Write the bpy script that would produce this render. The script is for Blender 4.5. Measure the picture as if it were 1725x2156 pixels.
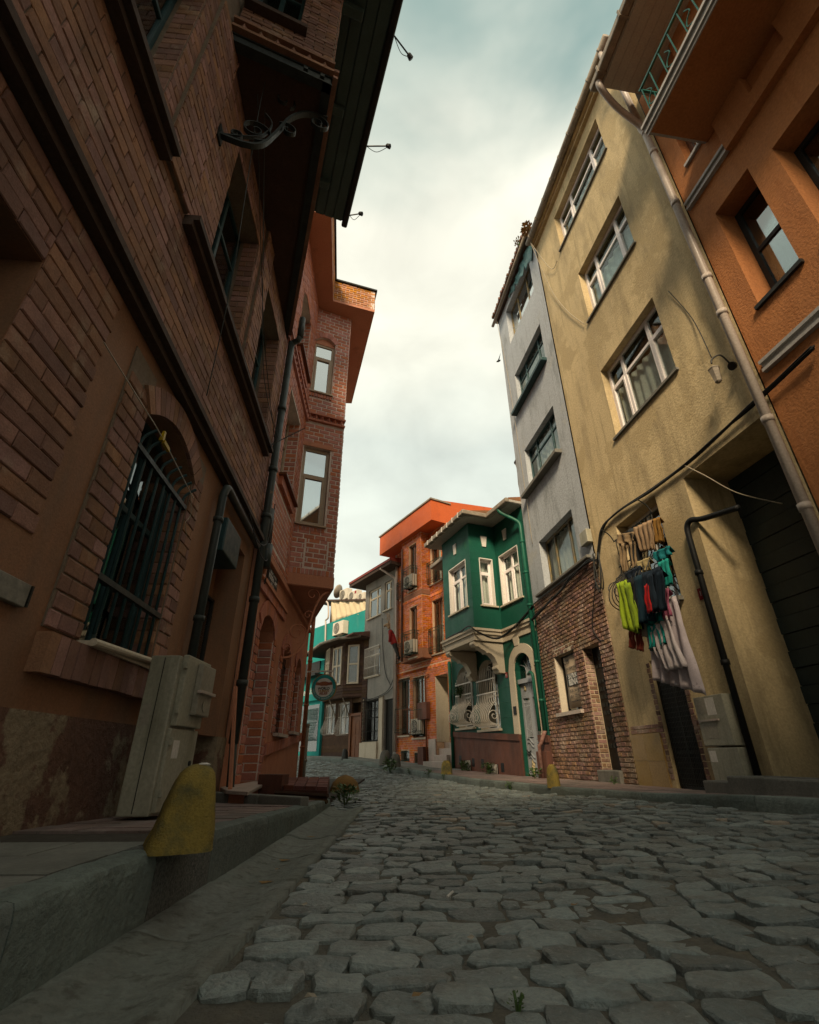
import bpy, bmesh, math, random
from mathutils import Vector, Matrix, noise
random.seed(7)
rnd = random.random
for o in list(bpy.data.objects): bpy.data.objects.remove(o)
scene = bpy.context.scene
col = scene.collection
R = math.radians

# ---------------------------------------------------------------- camera
F_, CX, CY, IW, IH, HC = 1013.3, 862.5, 1078.0, 1725.0, 2156.0, 0.70      # focal length in the units used for photo points
PITCH, ROLL = R(27.0), R(-0.3)
FW = Vector((0, math.cos(PITCH), math.sin(PITCH)))
U0 = Vector((0, -math.sin(PITCH), math.cos(PITCH)))
RT = math.cos(ROLL)*Vector((1, 0, 0)) + math.sin(ROLL)*U0
UP = -math.sin(ROLL)*Vector((1, 0, 0)) + math.cos(ROLL)*U0
CAM = Vector((0, 0, HC))
cd = bpy.data.cameras.new('camera')
cam = bpy.data.objects.new('camera', cd); col.objects.link(cam)
cam.matrix_world = Matrix(((RT.x, UP.x, -FW.x, CAM.x), (RT.y, UP.y, -FW.y, CAM.y), (RT.z, UP.z, -FW.z, CAM.z), (0, 0, 0, 1)))
cd.sensor_fit = 'VERTICAL'; cd.sensor_height = 36.0; cd.lens = F_/IH*36.0
cd.clip_start = 0.05; cd.clip_end = 3000
scene.camera = cam

# ---------------------------------------------------------------- sky and sun
SUN_AZ = Vector((-0.23, -1.0, 0)).normalized()      # where the sun stands, seen from the street
SUN_EL = R(37)
sunv = (SUN_AZ*math.cos(SUN_EL) + Vector((0, 0, math.sin(SUN_EL)))).normalized()
world = bpy.data.worlds.new('World'); scene.world = world; world.use_nodes = True
nt = world.node_tree; nt.nodes.clear()
N = nt.nodes.new; Lk = nt.links.new
wo = N('ShaderNodeOutputWorld'); bg = N('ShaderNodeBackground'); bg.inputs['Strength'].default_value = 0.1
sky = N('ShaderNodeTexSky'); sky.sky_type = 'NISHITA'; sky.sun_disc = False
sky.sun_elevation = SUN_EL; sky.sun_rotation = math.atan2(sunv.x, sunv.y)
sky.dust_density = 3.0
tc = N('ShaderNodeTexCoord'); mp = N('ShaderNodeMapping')
mp.inputs['Scale'].default_value = (1.0, 1.0, 1.5); mp.inputs['Location'].default_value = (3.1, 0.4, 1.9)
n1 = N('ShaderNodeTexNoise'); n1.inputs['Scale'].default_value = 1.9; n1.inputs['Detail'].default_value = 5; n1.inputs['Roughness'].default_value = .5
n1.inputs['Distortion'].default_value = .4
sx = N('ShaderNodeSeparateXYZ'); Lk(tc.outputs['Generated'], sx.inputs[0])
ad = N('ShaderNodeMath'); ad.operation = 'MULTIPLY_ADD'; ad.inputs[1].default_value = .30; Lk(n1.outputs['Fac'], ad.inputs[0]); Lk(sx.outputs['Z'], ad.inputs[2])
rc = N('ShaderNodeValToRGB'); el_ = rc.color_ramp.elements       # cloud deck: pale and warm low down, thinning to blue-green overhead
el_[0].position = .15; el_[0].color = (3.9, 3.8, 3.25, 1); el_[1].position = 1.0; el_[1].color = (4.05, 3.95, 3.3, 1)
for ps, c_ in ((.50, (3.5, 3.65, 3.1)), (.72, (2.95, 3.15, 2.75)), (.86, (3.95, 3.9, 3.25))): q_ = el_.new(ps); q_.color = (*c_, 1)
hi = N('ShaderNodeMapRange'); hi.inputs[1].default_value = 1.02; hi.inputs[2].default_value = 1.17; hi.interpolation_type = 'SMOOTHSTEP'; Lk(ad.outputs[0], hi.inputs[0])
m2 = N('ShaderNodeMix'); m2.data_type = 'RGBA'; m2.inputs[7].default_value = (.85, 1.45, 1.32, 1)
n2 = N('ShaderNodeTexNoise'); n2.inputs['Scale'].default_value = 4.2; n2.inputs['Detail'].default_value = 6; n2.inputs['Distortion'].default_value = .3; Lk(mp.outputs[0], n2.inputs['Vector'])
gr = N('ShaderNodeMapRange'); gr.inputs[1].default_value = .35; gr.inputs[2].default_value = .65; gr.inputs[3].default_value = .86; gr.inputs[4].default_value = 1.09; Lk(n2.outputs['Fac'], gr.inputs[0])
vm = N('ShaderNodeVectorMath'); vm.operation = 'SCALE'; Lk(gr.outputs[0], vm.inputs['Scale'])
mx = N('ShaderNodeMix'); mx.data_type = 'RGBA'; mx.inputs[0].default_value = .92
Lk(tc.outputs['Generated'], mp.inputs['Vector']); Lk(mp.outputs[0], n1.inputs['Vector']); Lk(ad.outputs[0], rc.inputs[0])
Lk(rc.outputs[0], vm.inputs[0]); Lk(vm.outputs[0], m2.inputs[6]); Lk(hi.outputs[0], m2.inputs[0])
Lk(sky.outputs[0], mx.inputs[6]); Lk(m2.outputs[2], mx.inputs[7]); Lk(mx.outputs[2], bg.inputs['Color']); Lk(bg.outputs[0], wo.inputs[0])
sl = bpy.data.lights.new('sun', 'SUN'); sl.energy = 2.2; sl.angle = R(13); sl.color = (1.0, .80, .54)
so = bpy.data.objects.new('sun', sl); col.objects.link(so)
so.rotation_euler = (-sunv).to_track_quat('-Z', 'Y').to_euler(); so.location = (-8, -20, 30)
scene.render.engine = 'CYCLES'
vs = scene.view_settings; vs.view_transform = 'Standard'; vs.look = 'None'; vs.exposure = 1.45; vs.gamma = 1.0

# ---------------------------------------------------------------- photo point -> place helpers
def ray(x, y): return FW + (x-CX)/F_*RT - (y-CY)/F_*UP
def atz(x, y, z):
    d = ray(x, y); return CAM + d*((z-HC)/d.z)
def onplane(x, y, p, n):
    d = ray(x, y); return CAM + d*((p-CAM).dot(n)/d.dot(n))
def proj(p):
    q = p-CAM; k = q.dot(FW)
    if k < .05: return None
    return (CX+F_*q.dot(RT)/k, CY-F_*q.dot(UP)/k)

class Fr:                       # a wall: s runs along it, z is height, w stands out from it
    def __init__(self, o, yaw=None, side=1, to=None):
        self.o = Vector((o[0], o[1], 0))
        if to is not None: self.d = (Vector((to[0], to[1], 0))-self.o); self.len = self.d.length; self.d.normalize()
        else: self.d = Vector((math.sin(R(yaw)), math.cos(R(yaw)), 0))
        self.n = Vector((self.d.y, -self.d.x, 0))*side
    def P(self, s, z, w=0): return self.o + self.d*s + self.n*w + Vector((0, 0, z))
    def px(self, x, y, w=0):
        q = onplane(x, y, self.o+self.n*w, self.n)-self.o
        return q.dot(self.d), q.z
    def off(self, w, s=0):
        f = Fr((0, 0), 0); f.o = self.o+self.n*w+self.d*s; f.d = self.d.copy(); f.n = self.n.copy(); return f

class MB:
    def __init__(self): self.v = []; self.f = []; self.a = []
    def add(self, vs, fs, a=0.0):
        k = len(self.v); self.v += [Vector(p) for p in vs]; self.f += [tuple(i+k for i in f) for f in fs]; self.a += [a]*len(fs)
    def quad(self, *p, a=0.0): self.add(p, [tuple(range(len(p)))], a)
    def hexa(self, p, a=0.0): self.add(p, [(3, 2, 1, 0), (4, 5, 6, 7), (0, 1, 5, 4), (1, 2, 6, 5), (2, 3, 7, 6), (3, 0, 4, 7)], a)
    def box(self, fr, s0, s1, z0, z1, w0, w1, a=0.0):
        P = fr.P; self.hexa([P(s0, z0, w0), P(s1, z0, w0), P(s1, z0, w1), P(s0, z0, w1), P(s0, z1, w0), P(s1, z1, w0), P(s1, z1, w1), P(s0, z1, w1)], a)
    def prism(self, poly, dv, a=0.0):          # polygon (3-D points) swept by a vector
        n = len(poly); dv = Vector(dv)
        self.add(list(poly)+[Vector(p)+dv for p in poly], [tuple(range(n))[::-1], tuple(range(n, 2*n))]+[(i, (i+1) % n, n+(i+1) % n, n+i) for i in range(n)], a)
    def tube(self, pts, r, n=7, cap=True):
        pts = [Vector(p) for p in pts]; rings = []; up = None
        for i, p in enumerate(pts):
            t = (pts[min(i+1, len(pts)-1)]-pts[max(i-1, 0)])
            if t.length < 1e-6: t = Vector((0, 0, 1))
            t.normalize()
            if up is None: up = t.orthogonal().normalized()
            else:
                up = up-t*up.dot(t)
                up = t.orthogonal().normalized() if up.length < 1e-4 else up.normalized()
            b = t.cross(up); rr = r[i] if isinstance(r, (list, tuple)) else r
            rings.append([p+(up*math.cos(2*math.pi*k/n)+b*math.sin(2*math.pi*k/n))*rr for k in range(n)])
        fs = []
        for i in range(len(pts)-1):
            for k in range(n): fs.append((i*n+k, i*n+(k+1) % n, (i+1)*n+(k+1) % n, (i+1)*n+k))
        if cap: fs += [tuple(range(n))[::-1], tuple((len(pts)-1)*n+k for k in range(n))]
        self.add([q for rg in rings for q in rg], fs)
    def strip(self, pts, width, thick, side):   # a flat bar bent along pts; side = direction of its width
        pts = [Vector(p) for p in pts]; side = Vector(side).normalized(); vs = []; fs = []
        for i, p in enumerate(pts):
            t = (pts[min(i+1, len(pts)-1)]-pts[max(i-1, 0)]).normalized(); b = t.cross(side).normalized()
            vs += [p-side*width/2-b*thick/2, p+side*width/2-b*thick/2, p+side*width/2+b*thick/2, p-side*width/2+b*thick/2]
        for i in range(len(pts)-1):
            for k in range(4): fs.append((i*4+k, i*4+(k+1) % 4, i*4+4+(k+1) % 4, i*4+4+k))
        fs += [(3, 2, 1, 0), tuple(len(vs)-4+k for k in range(4))]
        self.add(vs, fs)
    def lathe(self, c, prof, axis=(0, 0, 1), n=16):
        ax = Vector(axis).normalized(); u = ax.orthogonal().normalized(); v = ax.cross(u); c = Vector(c); vs = []; fs = []
        for (r, h) in prof:
            for k in range(n): vs.append(c+ax*h+(u*math.cos(2*math.pi*k/n)+v*math.sin(2*math.pi*k/n))*r)
        m = len(prof)
        for i in range(m-1):
            for k in range(n): fs.append((i*n+k, i*n+(k+1) % n, (i+1)*n+(k+1) % n, (i+1)*n+k))
        fs += [tuple(range(n))[::-1], tuple((m-1)*n+k for k in range(n))]
        self.add(vs, fs)

base_of = {}
def thing(name, label, cat, base=(0, 0, 0), group=None):
    o = bpy.data.objects.new(name, None); col.objects.link(o); o.empty_display_size = .2
    o.location = base; base_of[o.name] = Vector(base)
    o['label'] = label; o['category'] = cat
    if group: o['group'] = group
    return o
def tag(o, label, cat, group=None):
    o['label'] = label; o['category'] = cat
    if group: o['group'] = group
    return o
def build(name, mb, mat, parent=None, smooth=False, kind=None, base=None, flip=True, bevel=0, label=None, solid=0, sub=0):
    if parent is not None: b = base_of[parent.name]
    else: b = Vector(base) if base is not None else (sum(mb.v, Vector())/max(1, len(mb.v)))
    if parent is None and base is None: b = Vector((b.x, b.y, min(p.z for p in mb.v)))
    me = bpy.data.meshes.new(name); me.from_pydata([p-b for p in mb.v], [], mb.f)
    if any(mb.a):
        at = me.attributes.new('rnd', 'FLOAT', 'FACE'); at.data.foreach_set('value', mb.a)
    if flip:
        bm = bmesh.new(); bm.from_mesh(me); bmesh.ops.recalc_face_normals(bm, faces=bm.faces); bm.to_mesh(me); bm.free()
    if smooth: me.polygons.foreach_set('use_smooth', [True]*len(me.polygons))
    me.materials.append(mat)
    o = bpy.data.objects.new(name, me); col.objects.link(o); base_of[o.name] = b
    if parent is not None: o.parent = parent
    else: o.location = b
    if kind: o['kind'] = kind
    if label: o['label'] = label
    if bevel:
        m = o.modifiers.new('bevel', 'BEVEL'); m.width = bevel; m.segments = 2; m.limit_method = 'ANGLE'
    if solid:
        m = o.modifiers.new('solid', 'SOLIDIFY'); m.thickness = solid; m.offset = 0
    if sub:
        m = o.modifiers.new('sub', 'SUBSURF'); m.levels = sub; m.render_levels = sub
    return o
def part(name, parent, mat, fn, **k):
    mb = MB(); fn(mb); return build(name, mb, mat, parent, **k)
def bpart(name, parent, mat, fr, *b, **k): return part(name, parent, mat, lambda m: m.box(fr, *b), **k)

# ---------------------------------------------------------------- materials
def M(name, c1, c2=None, scale=2.0, rough=.85, bump=.25, bscale=35, spec=.25, metal=0.0, stain=None, sscale=(1.2, 1.2, .35), sharp=(.42, .62), use_rnd=0.0, patch=None, pscale=1.3, pr=(.55, .60), bdist=.01, drip=None):
    m = bpy.data.materials.new(name); m.use_nodes = True; nt = m.node_tree; N = nt.nodes.new; L = nt.links.new
    b = nt.nodes['Principled BSDF']; b.inputs['Roughness'].default_value = rough; b.inputs['Metallic'].default_value = metal
    b.inputs['Specular IOR Level'].default_value = spec
    c2 = c2 or tuple(x*.72 for x in c1)
    geo = N('ShaderNodeNewGeometry')
    def noise_(sc, det=5, vec=None, ro=.6):
        n = N('ShaderNodeTexNoise'); n.inputs['Scale'].default_value = sc; n.inputs['Detail'].default_value = det; n.inputs['Roughness'].default_value = ro
        L(vec or geo.outputs['Position'], n.inputs['Vector']); return n
    def mr(src, a, bb, lo=0., hi=1.):
        r = N('ShaderNodeMapRange'); r.inputs[1].default_value = a; r.inputs[2].default_value = bb; r.inputs[3].default_value = lo; r.inputs[4].default_value = hi
        L(src, r.inputs[0]); return r.outputs[0]
    def mix(f, a, bb):
        x = N('ShaderNodeMix'); x.data_type = 'RGBA'
        for i, q in ((0, f), (6, a), (7, bb)):
            if hasattr(q, 'links'): L(q, x.inputs[i])
            elif i == 0: x.inputs[0].default_value = q
            else: x.inputs[i].default_value = (*q, 1)
        return x.outputs[2]
    f = mr(noise_(scale).outputs['Fac'], .32, .68)
    c = mix(f, c1, c2)
    if use_rnd:
        at = N('ShaderNodeAttribute'); at.attribute_name = 'rnd'; oi = N('ShaderNodeObjectInfo')
        ad = N('ShaderNodeMath'); ad.operation = 'ADD'; L(at.outputs['Fac'], ad.inputs[0]); L(oi.outputs['Random'], ad.inputs[1])
        fr_ = N('ShaderNodeMath'); fr_.operation = 'FRACT'; L(ad.outputs[0], fr_.inputs[0])
        hv = N('ShaderNodeHueSaturation'); L(c, hv.inputs['Color'])
        L(mr(fr_.outputs[0], 0, 1, 1-use_rnd, 1+use_rnd), hv.inputs['Value'])
        w = N('ShaderNodeMath'); w.operation = 'MULTIPLY'; w.inputs[1].default_value = 7.31; L(fr_.outputs[0], w.inputs[0])
        w2 = N('ShaderNodeMath'); w2.operation = 'FRACT'; L(w.outputs[0], w2.inputs[0])
        L(mr(w2.outputs[0], 0, 1, .5-.018*use_rnd*3, .5+.018*use_rnd*3), hv.inputs['Hue'])
        L(mr(w2.outputs[0], 0, 1, .8, 1.12), hv.inputs['Saturation'])
        c = hv.outputs[0]
    if stain:
        mpn = N('ShaderNodeMapping'); mpn.inputs['Scale'].default_value = sscale; L(geo.outputs['Position'], mpn.inputs['Vector'])
        c = mix(mr(noise_(1.6, 8, mpn.outputs[0], .68).outputs['Fac'], *sharp), c, stain)
    if drip:
        md_ = N('ShaderNodeMapping'); md_.inputs['Scale'].default_value = (5.5, 5.5, .30); L(geo.outputs['Position'], md_.inputs['Vector'])
        c = mix(mr(noise_(1.3, 7, md_.outputs[0], .6).outputs['Fac'], .56, .74, 0, .75), c, drip)
    if patch:
        c = mix(mr(noise_(pscale, 9, None, .62).outputs['Fac'], *pr), c, patch)
    fine = noise_(bscale, 6)
    c = mix(mr(fine.outputs['Fac'], .3, .7, 0, .42), c, tuple(x*.40 for x in c2))
    L(c, b.inputs['Base Color'])
    if bump:
        bp = N('ShaderNodeBump'); bp.inputs['Strength'].default_value = bump; bp.inputs['Distance'].default_value = bdist
        L(fine.outputs['Fac'], bp.inputs['Height']); L(bp.outputs[0], b.inputs['Normal'])
    L(mr(noise_(scale*3).outputs['Fac'], .3, .7, max(.03, rough-.12), min(1, rough+.1)), b.inputs['Roughness'])
    return m
def glass(name, tint=(.93, .97, .96), refl=.16):
    m = bpy.data.materials.new(name); m.use_nodes = True; nt = m.node_tree; nt.nodes.clear(); N = nt.nodes.new; L = nt.links.new
    o = N('ShaderNodeOutputMaterial'); t = N('ShaderNodeBsdfTransparent'); t.inputs[0].default_value = (*tint, 1)
    g = N('ShaderNodeBsdfGlossy'); g.inputs['Roughness'].default_value = .03; g.inputs[0].default_value = (.9, .95, .95, 1)
    lw = N('ShaderNodeLayerWeight'); lw.inputs[0].default_value = refl
    mr = N('ShaderNodeMapRange'); mr.inputs[3].default_value = refl; mr.inputs[4].default_value = 1.0
    ns = N('ShaderNodeTexNoise'); ns.inputs['Scale'].default_value = 3.0; bp = N('ShaderNodeBump'); bp.inputs['Strength'].default_value = .04
    L(ns.outputs['Fac'], bp.inputs['Height']); L(bp.outputs[0], g.inputs['Normal'])
    x = N('ShaderNodeMixShader'); L(lw.outputs['Fresnel'], mr.inputs[0]); L(mr.outputs[0], x.inputs[0]); L(t.outputs[0], x.inputs[1]); L(g.outputs[0], x.inputs[2]); L(x.outputs[0], o.inputs[0])
    return m

m_mortA = M('mortar_dark', (.22, .17, .12), scale=4)
m_brickA = M('brick_brown', (.33, .168, .11), (.24, .125, .086), scale=5, bump=.5, bscale=60, use_rnd=.30, patch=(.42, .33, .24), pscale=2.4, pr=(.58, .76), stain=(.13, .075, .055), sscale=(.7, .7, .5), sharp=(.5, .72))
m_mortB = M('mortar_pale', (.74, .62, .55), scale=6)
m_brickB = M('brick_painted_red', (.50, .175, .105), (.42, .14, .085), scale=3, rough=.6, bump=.2, use_rnd=.16)
m_stucB = M('stucco_redbrown', (.52, .22, .125), (.45, .185, .105), scale=1.2, stain=(.22, .10, .06), sharp=(.55, .8), rough=.7)
m_mortO = M('mortar_orange', (.74, .50, .33), scale=6)
m_brickO = M('brick_orange', (.60, .15, .028), (.50, .12, .024), scale=2, rough=.55, bump=.15, use_rnd=.22)
m_mortR = M('mortar_rubble', (.50, .40, .27), (.40, .31, .21), scale=7, bump=.8, bscale=25)
m_brickR = M('brick_rough', (.27, .145, .10), (.19, .11, .08), scale=6, bump=.7, bscale=45, use_rnd=.45, patch=(.50, .40, .33), pscale=1.6, pr=(.50, .72), stain=(.12, .10, .035), sscale=(.5, .5, .5), sharp=(.52, .68))
m_stucA = M('stucco_brown', (.31, .155, .082), (.25, .128, .07), scale=.9, bump=.35, bscale=55, stain=(.2, .12, .075), sharp=(.48, .7), rough=.8)
m_plinthA = M('plaster_peeling', (.17, .09, .06), (.125, .07, .05), scale=1.1, bump=.9, bscale=14, bdist=.03, patch=(.27, .215, .14), pscale=1.25, pr=(.515, .545))
m_yellow = M('stucco_yellow', (.65, .51, .285), (.55, .43, .245), scale=.7, bump=.55, bscale=28, bdist=.018, drip=(.30, .235, .125), stain=(.22, .17, .095), sscale=(1.1, 1.1, .26), sharp=(.47, .74), patch=(.48, .37, .2), pscale=.9, pr=(.53, .57))
m_orangeE = M('stucco_orange', (.53, .215, .075), (.45, .18, .065), scale=.8, bump=.6, bscale=30, bdist=.018, drip=(.42, .155, .05), stain=(.36, .14, .05), sharp=(.52, .8))
m_grey = M('plaster_bluegrey', (.45, .48, .51), (.40, .425, .45), scale=.8, bump=.5, bscale=18, bdist=.02, drip=(.24, .25, .24), stain=(.22, .235, .23), sharp=(.52, .72), patch=(.42, .43, .42), pscale=.8, pr=(.6, .64))
m_green = M('stucco_green', (.008, .095, .062), (.007, .076, .05), scale=.8, bump=.2, bscale=30, rough=.6, patch=(.035, .13, .06), pscale=1.8, pr=(.62, .74))
m_greenp = M('paint_green_pipe', (.012, .12, .075), scale=3, rough=.45, bump=.05)
m_brownpl = M('plinth_brown', (.165, .066, .045), (.13, .055, .038), scale=1.2, stain=(.08, .04, .03), rough=.75)
m_cream = M('stucco_cream', (.60, .53, .41), (.52, .45, .34), scale=1.2, bump=.2, stain=(.33, .27, .19), sharp=(.55, .8))
m_white = M('paint_white', (.74, .70, .64), (.66, .62, .56), scale=2, rough=.45, bump=.05)
m_pvc = M('window_pvc', (.86, .80, .78), (.80, .74, .72), scale=2, rough=.35, bump=.02)
m_beigefr = M('window_beige', (.42, .31, .21), (.36, .27, .18), scale=2, rough=.4, bump=.03)
m_brownfr = M('window_wood', (.16, .055, .018), (.11, .04, .015), scale=4, rough=.45, bump=.1)
m_darkfr = M('window_dark', (.028, .03, .028), scale=3, rough=.5, bump=.05)
m_tealfr = M('window_teal', (.03, .075, .08), scale=3, rough=.5, bump=.05)
m_greyfr = M('window_grey', (.10, .12, .12), (.30, .2, .06), scale=5, rough=.5, bump=.1)
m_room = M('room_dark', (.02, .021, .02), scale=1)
m_dark = M('dark_metal', (.018, .022, .021), (.03, .026, .02), scale=5, rough=.5, bump=.15, metal=.3)
m_iron = M('wrought_iron', (.045, .055, .052), (.03, .036, .034), scale=6, rough=.5, bump=.25, bscale=50, metal=.3)
m_grilleg = M('grille_green', (.012, .05, .035), (.02, .03, .02), scale=5, rough=.5, bump=.1)
m_turq = M('railing_turquoise', (.012, .11, .095), scale=5, rough=.45, bump=.05)
m_grillew = M('grille_white', (.80, .76, .68), (.68, .62, .53), scale=6, rough=.55, bump=.15)
m_pipeg = M('pipe_dark_grey', (.035, .048, .045), (.05, .055, .048), scale=2, rough=.5, bump=.1, patch=(.22, .13, .07), pscale=4, pr=(.68, .73))
m_pipew = M('pipe_pinkish', (.48, .41, .36), (.40, .34, .29), scale=2, rough=.4, bump=.05)
m_pipeo = M('pipe_orange', (.40, .14, .06), scale=2, rough=.5, bump=.05)
m_gutter = M('gutter_weathered', (.33, .28, .22), (.20, .17, .13), scale=5, rough=.6, bump=.1)
m_soffit = M('soffit_teal_boards', (.06, .10, .095), (.045, .075, .072), scale=2, rough=.6, bump=.1)
m_soffitd = M('soffit_dark_brown', (.085, .048, .034), (.065, .038, .027), scale=2)
m_soffitw = M('soffit_white', (.44, .42, .37), (.36, .34, .30), scale=2, rough=.5)
m_tile = M('roof_tile', (.24, .10, .06), (.12, .075, .05), scale=4, bump=.4, use_rnd=.3)
m_redfascia = M('fascia_red', (.60, .125, .028), (.53, .105, .026), scale=1.2, bump=.1, rough=.6, stain=(.30, .06, .03), sharp=(.58, .8))
m_ledge = M('ledge_dark_brick', (.09, .058, .042), (.065, .045, .035), scale=4, bump=.4)
m_mould = M('moulding_grey_white', (.50, .48, .45), (.40, .38, .36), scale=2, rough=.5, bump=.05)
m_wood = M('wood_dark', (.085, .045, .024), (.055, .03, .018), scale=6, bump=.5, bscale=22, use_rnd=.35)
m_woodd = M('wood_door', (.19, .07, .025), (.14, .05, .02), scale=4, bump=.2, rough=.5)
m_teal = M('stucco_teal', (.012, .24, .22), (.012, .19, .175), scale=1, bump=.15, stain=(.05, .22, .19), sharp=(.55, .8))
m_tarp = M('tarp_cream', (.66, .55, .36), (.58, .47, .30), scale=1.5, rough=.5, bump=.1)
m_farg = M('plaster_far_grey', (.33, .31, .27), (.25, .24, .215), scale=.9, bump=.4, bscale=15, bdist=.02, drip=(.17, .165, .15), stain=(.16, .16, .15), sharp=(.5, .72))
m_concrete = M('concrete', (.20, .19, .165), (.15, .145, .125), scale=3, bump=.6, bscale=40, stain=(.09, .09, .075), sharp=(.55, .75))
m_kerb = M('kerb_stone', (.19, .225, .2), (.14, .168, .15), scale=2.5, bump=.9, bscale=28, bdist=.022, stain=(.12, .13, .11), sharp=(.5, .7), use_rnd=.2)
m_kerbr = M('kerb_granite_rough', (.24, .24, .21), (.07, .075, .07), scale=70, bump=1.0, bscale=110, bdist=.012)
m_gut = M('gutter_concrete', (.23, .25, .22), (.18, .20, .175), scale=2, bump=.9, bscale=26, bdist=.022, patch=(.11, .11, .092), pscale=11, pr=(.54, .66), stain=(.17, .17, .145), sscale=(3.5, 2.2, 1), sharp=(.46, .72), use_rnd=.08)
m_cob = M('cobble', (.255, .30, .285), (.185, .22, .21), scale=5, rough=.47, bump=1.0, bscale=38, bdist=.02, use_rnd=.42, spec=.5, stain=(.15, .14, .115), sscale=(2.2, 2.2, 2.2), sharp=(.48, .72), patch=(.42, .43, .40), pscale=30, pr=(.56, .74))
m_cobl = M('cobble_pale', (.42, .36, .28), (.33, .28, .22), scale=8, rough=.6, bump=.6, bscale=75, spec=.4)
m_dirt = M('road_dirt', (.165, .155, .125), (.125, .12, .10), scale=6, bump=1.0, bscale=50, bdist=.02, patch=(.21, .18, .13), pscale=5, pr=(.5, .7))
m_pave = M('paving_red', (.27, .19, .17), (.21, .155, .14), scale=3, bump=.35, bscale=45, use_rnd=.2, stain=(.13, .122, .105), sscale=(.8, .8, .8), sharp=(.45, .68))
m_paveg = M('paving_grey', (.245, .245, .215), (.19, .195, .172), scale=2, bump=.35, bscale=45, use_rnd=.12, stain=(.115, .115, .10), sscale=(.9, .9, .9), sharp=(.48, .7))
m_sand = M('pavement_bed', (.07, .062, .05), scale=5, bump=.6)
m_marble = M('marble', (.55, .42, .36), (.38, .34, .29), scale=2.5, rough=.4, bump=.05, stain=(.25, .2, .15), sharp=(.6, .8))
m_byel = M('bollard_yellow', (.37, .27, .06), (.27, .20, .05), scale=7, bump=1.0, bscale=85, bdist=.012, patch=(.13, .125, .06), pscale=6, pr=(.47, .62))
m_bgrey = M('bollard_grey', (.17, .16, .13), (.12, .115, .1), scale=7, bump=.8, bscale=60)
m_cab = M('cabinet_grey', (.38, .365, .28), (.33, .315, .24), scale=2, rough=.5, bump=.1, stain=(.17, .165, .11), sscale=(3, 3, .6), sharp=(.48, .72), drip=(.22, .21, .15))
m_cabw = M('cabinet_bleached', (.36, .33, .26), scale=3, rough=.5)
m_acw = M('ac_white', (.60, .55, .45), (.54, .49, .40), scale=3, rough=.45, bump=.03)
m_acd = M('ac_grille', (.12, .115, .10), scale=5, rough=.6)
m_black = M('black_rubber', (.012, .013, .013), scale=4, rough=.55)
m_cable = M('cable_black', (.016, .017, .016), scale=4, rough=.5)
m_cablew = M('cable_pale', (.42, .36, .26), scale=4, rough=.5)
m_leaf = M('leaf', (.045, .10, .02), (.07, .12, .03), scale=15, rough=.5, bump=.1, use_rnd=.4)
m_dryleaf = M('leaf_dry', (.22, .13, .04), (.30, .17, .05), scale=15, rough=.6)
m_red = M('sign_red', (.30, .02, .02), scale=3, rough=.4, bump=.02)
m_txtw = M('lettering_white', (.78, .76, .70), scale=3, rough=.5, bump=0)
m_txtk = M('lettering_black', (.02, .02, .02), scale=3, rough=.5, bump=0)
m_curt = M('curtain', (.66, .63, .56), (.56, .53, .47), scale=3, rough=.9, bump=.1)
m_curtb = M('curtain_blue', (.40, .50, .50), (.32, .41, .41), scale=3, rough=.9, bump=.1)
m_gold = M('ornament_gold', (.45, .36, .20), scale=8, rough=.4, bump=.3)
m_doorg = M('door_grey_blue', (.34, .36, .38), (.29, .31, .33), scale=3, rough=.45, bump=.05)
m_glass = glass('glass', refl=.05); m_glassd = glass('glass_dark', (.55, .66, .66), .20); m_glassr = glass('glass_reflecting', (.5, .55, .55), .45)

# ---------------------------------------------------------------- wall, window and brick helpers
def wallpanel(mb, fr, s0, s1, z0, z1, holes=(), w=0., rd=.28):
    ss = sorted({s0, s1, *[min(max(h[i], s0), s1) for h in holes for i in (0, 1)]}); zs = sorted({z0, z1, *[min(max(h[i], z0), z1) for h in holes for i in (2, 3)]})
    P = fr.P
    for a, b in zip(ss, ss[1:]):
        for c, d in zip(zs, zs[1:]):
            m, n = (a+b)/2, (c+d)/2
            if any(h[0] < m < h[1] and h[2] < n < h[3] for h in holes): continue
            mb.quad(P(a, c, w), P(b, c, w), P(b, d, w), P(a, d, w))
    for h in holes:
        a, b, c, d = max(h[0], s0), min(h[1], s1), max(h[2], z0), min(h[3], z1); r = h[4] if len(h) > 4 else rd
        if b <= a or d <= c: continue
        for (p, q) in (((a, c), (a, d)), ((a, d), (b, d)), ((b, d), (b, c)), ((b, c), (a, c))):
            mb.quad(P(p[0], p[1], w), P(q[0], q[1], w), P(q[0], q[1], w-r), P(p[0], p[1], w-r))
def arcz(s, s0, s1, zs, zc):
    t = max(-1, min(1, (2*s-s0-s1)/(s1-s0))); return zs+(zc-zs)*math.sqrt(max(0, 1-t*t)) if zc-zs > .3*(s1-s0) else zs+(zc-zs)*(1-t*t)
def archfill(mb, fr, s0, s1, zs, zc, w=0., rd=.28, n=14):
    P = fr.P
    for i in range(n):
        a, b = s0+(s1-s0)*i/n, s0+(s1-s0)*(i+1)/n; za, zb = arcz(a, s0, s1, zs, zc), arcz(b, s0, s1, zs, zc)
        mb.quad(P(a, za, w), P(b, zb, w), P(b, zc+.002, w), P(a, zc+.002, w))
        mb.quad(P(a, za, w), P(b, zb, w), P(b, zb, w-rd), P(a, za, w-rd))
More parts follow.
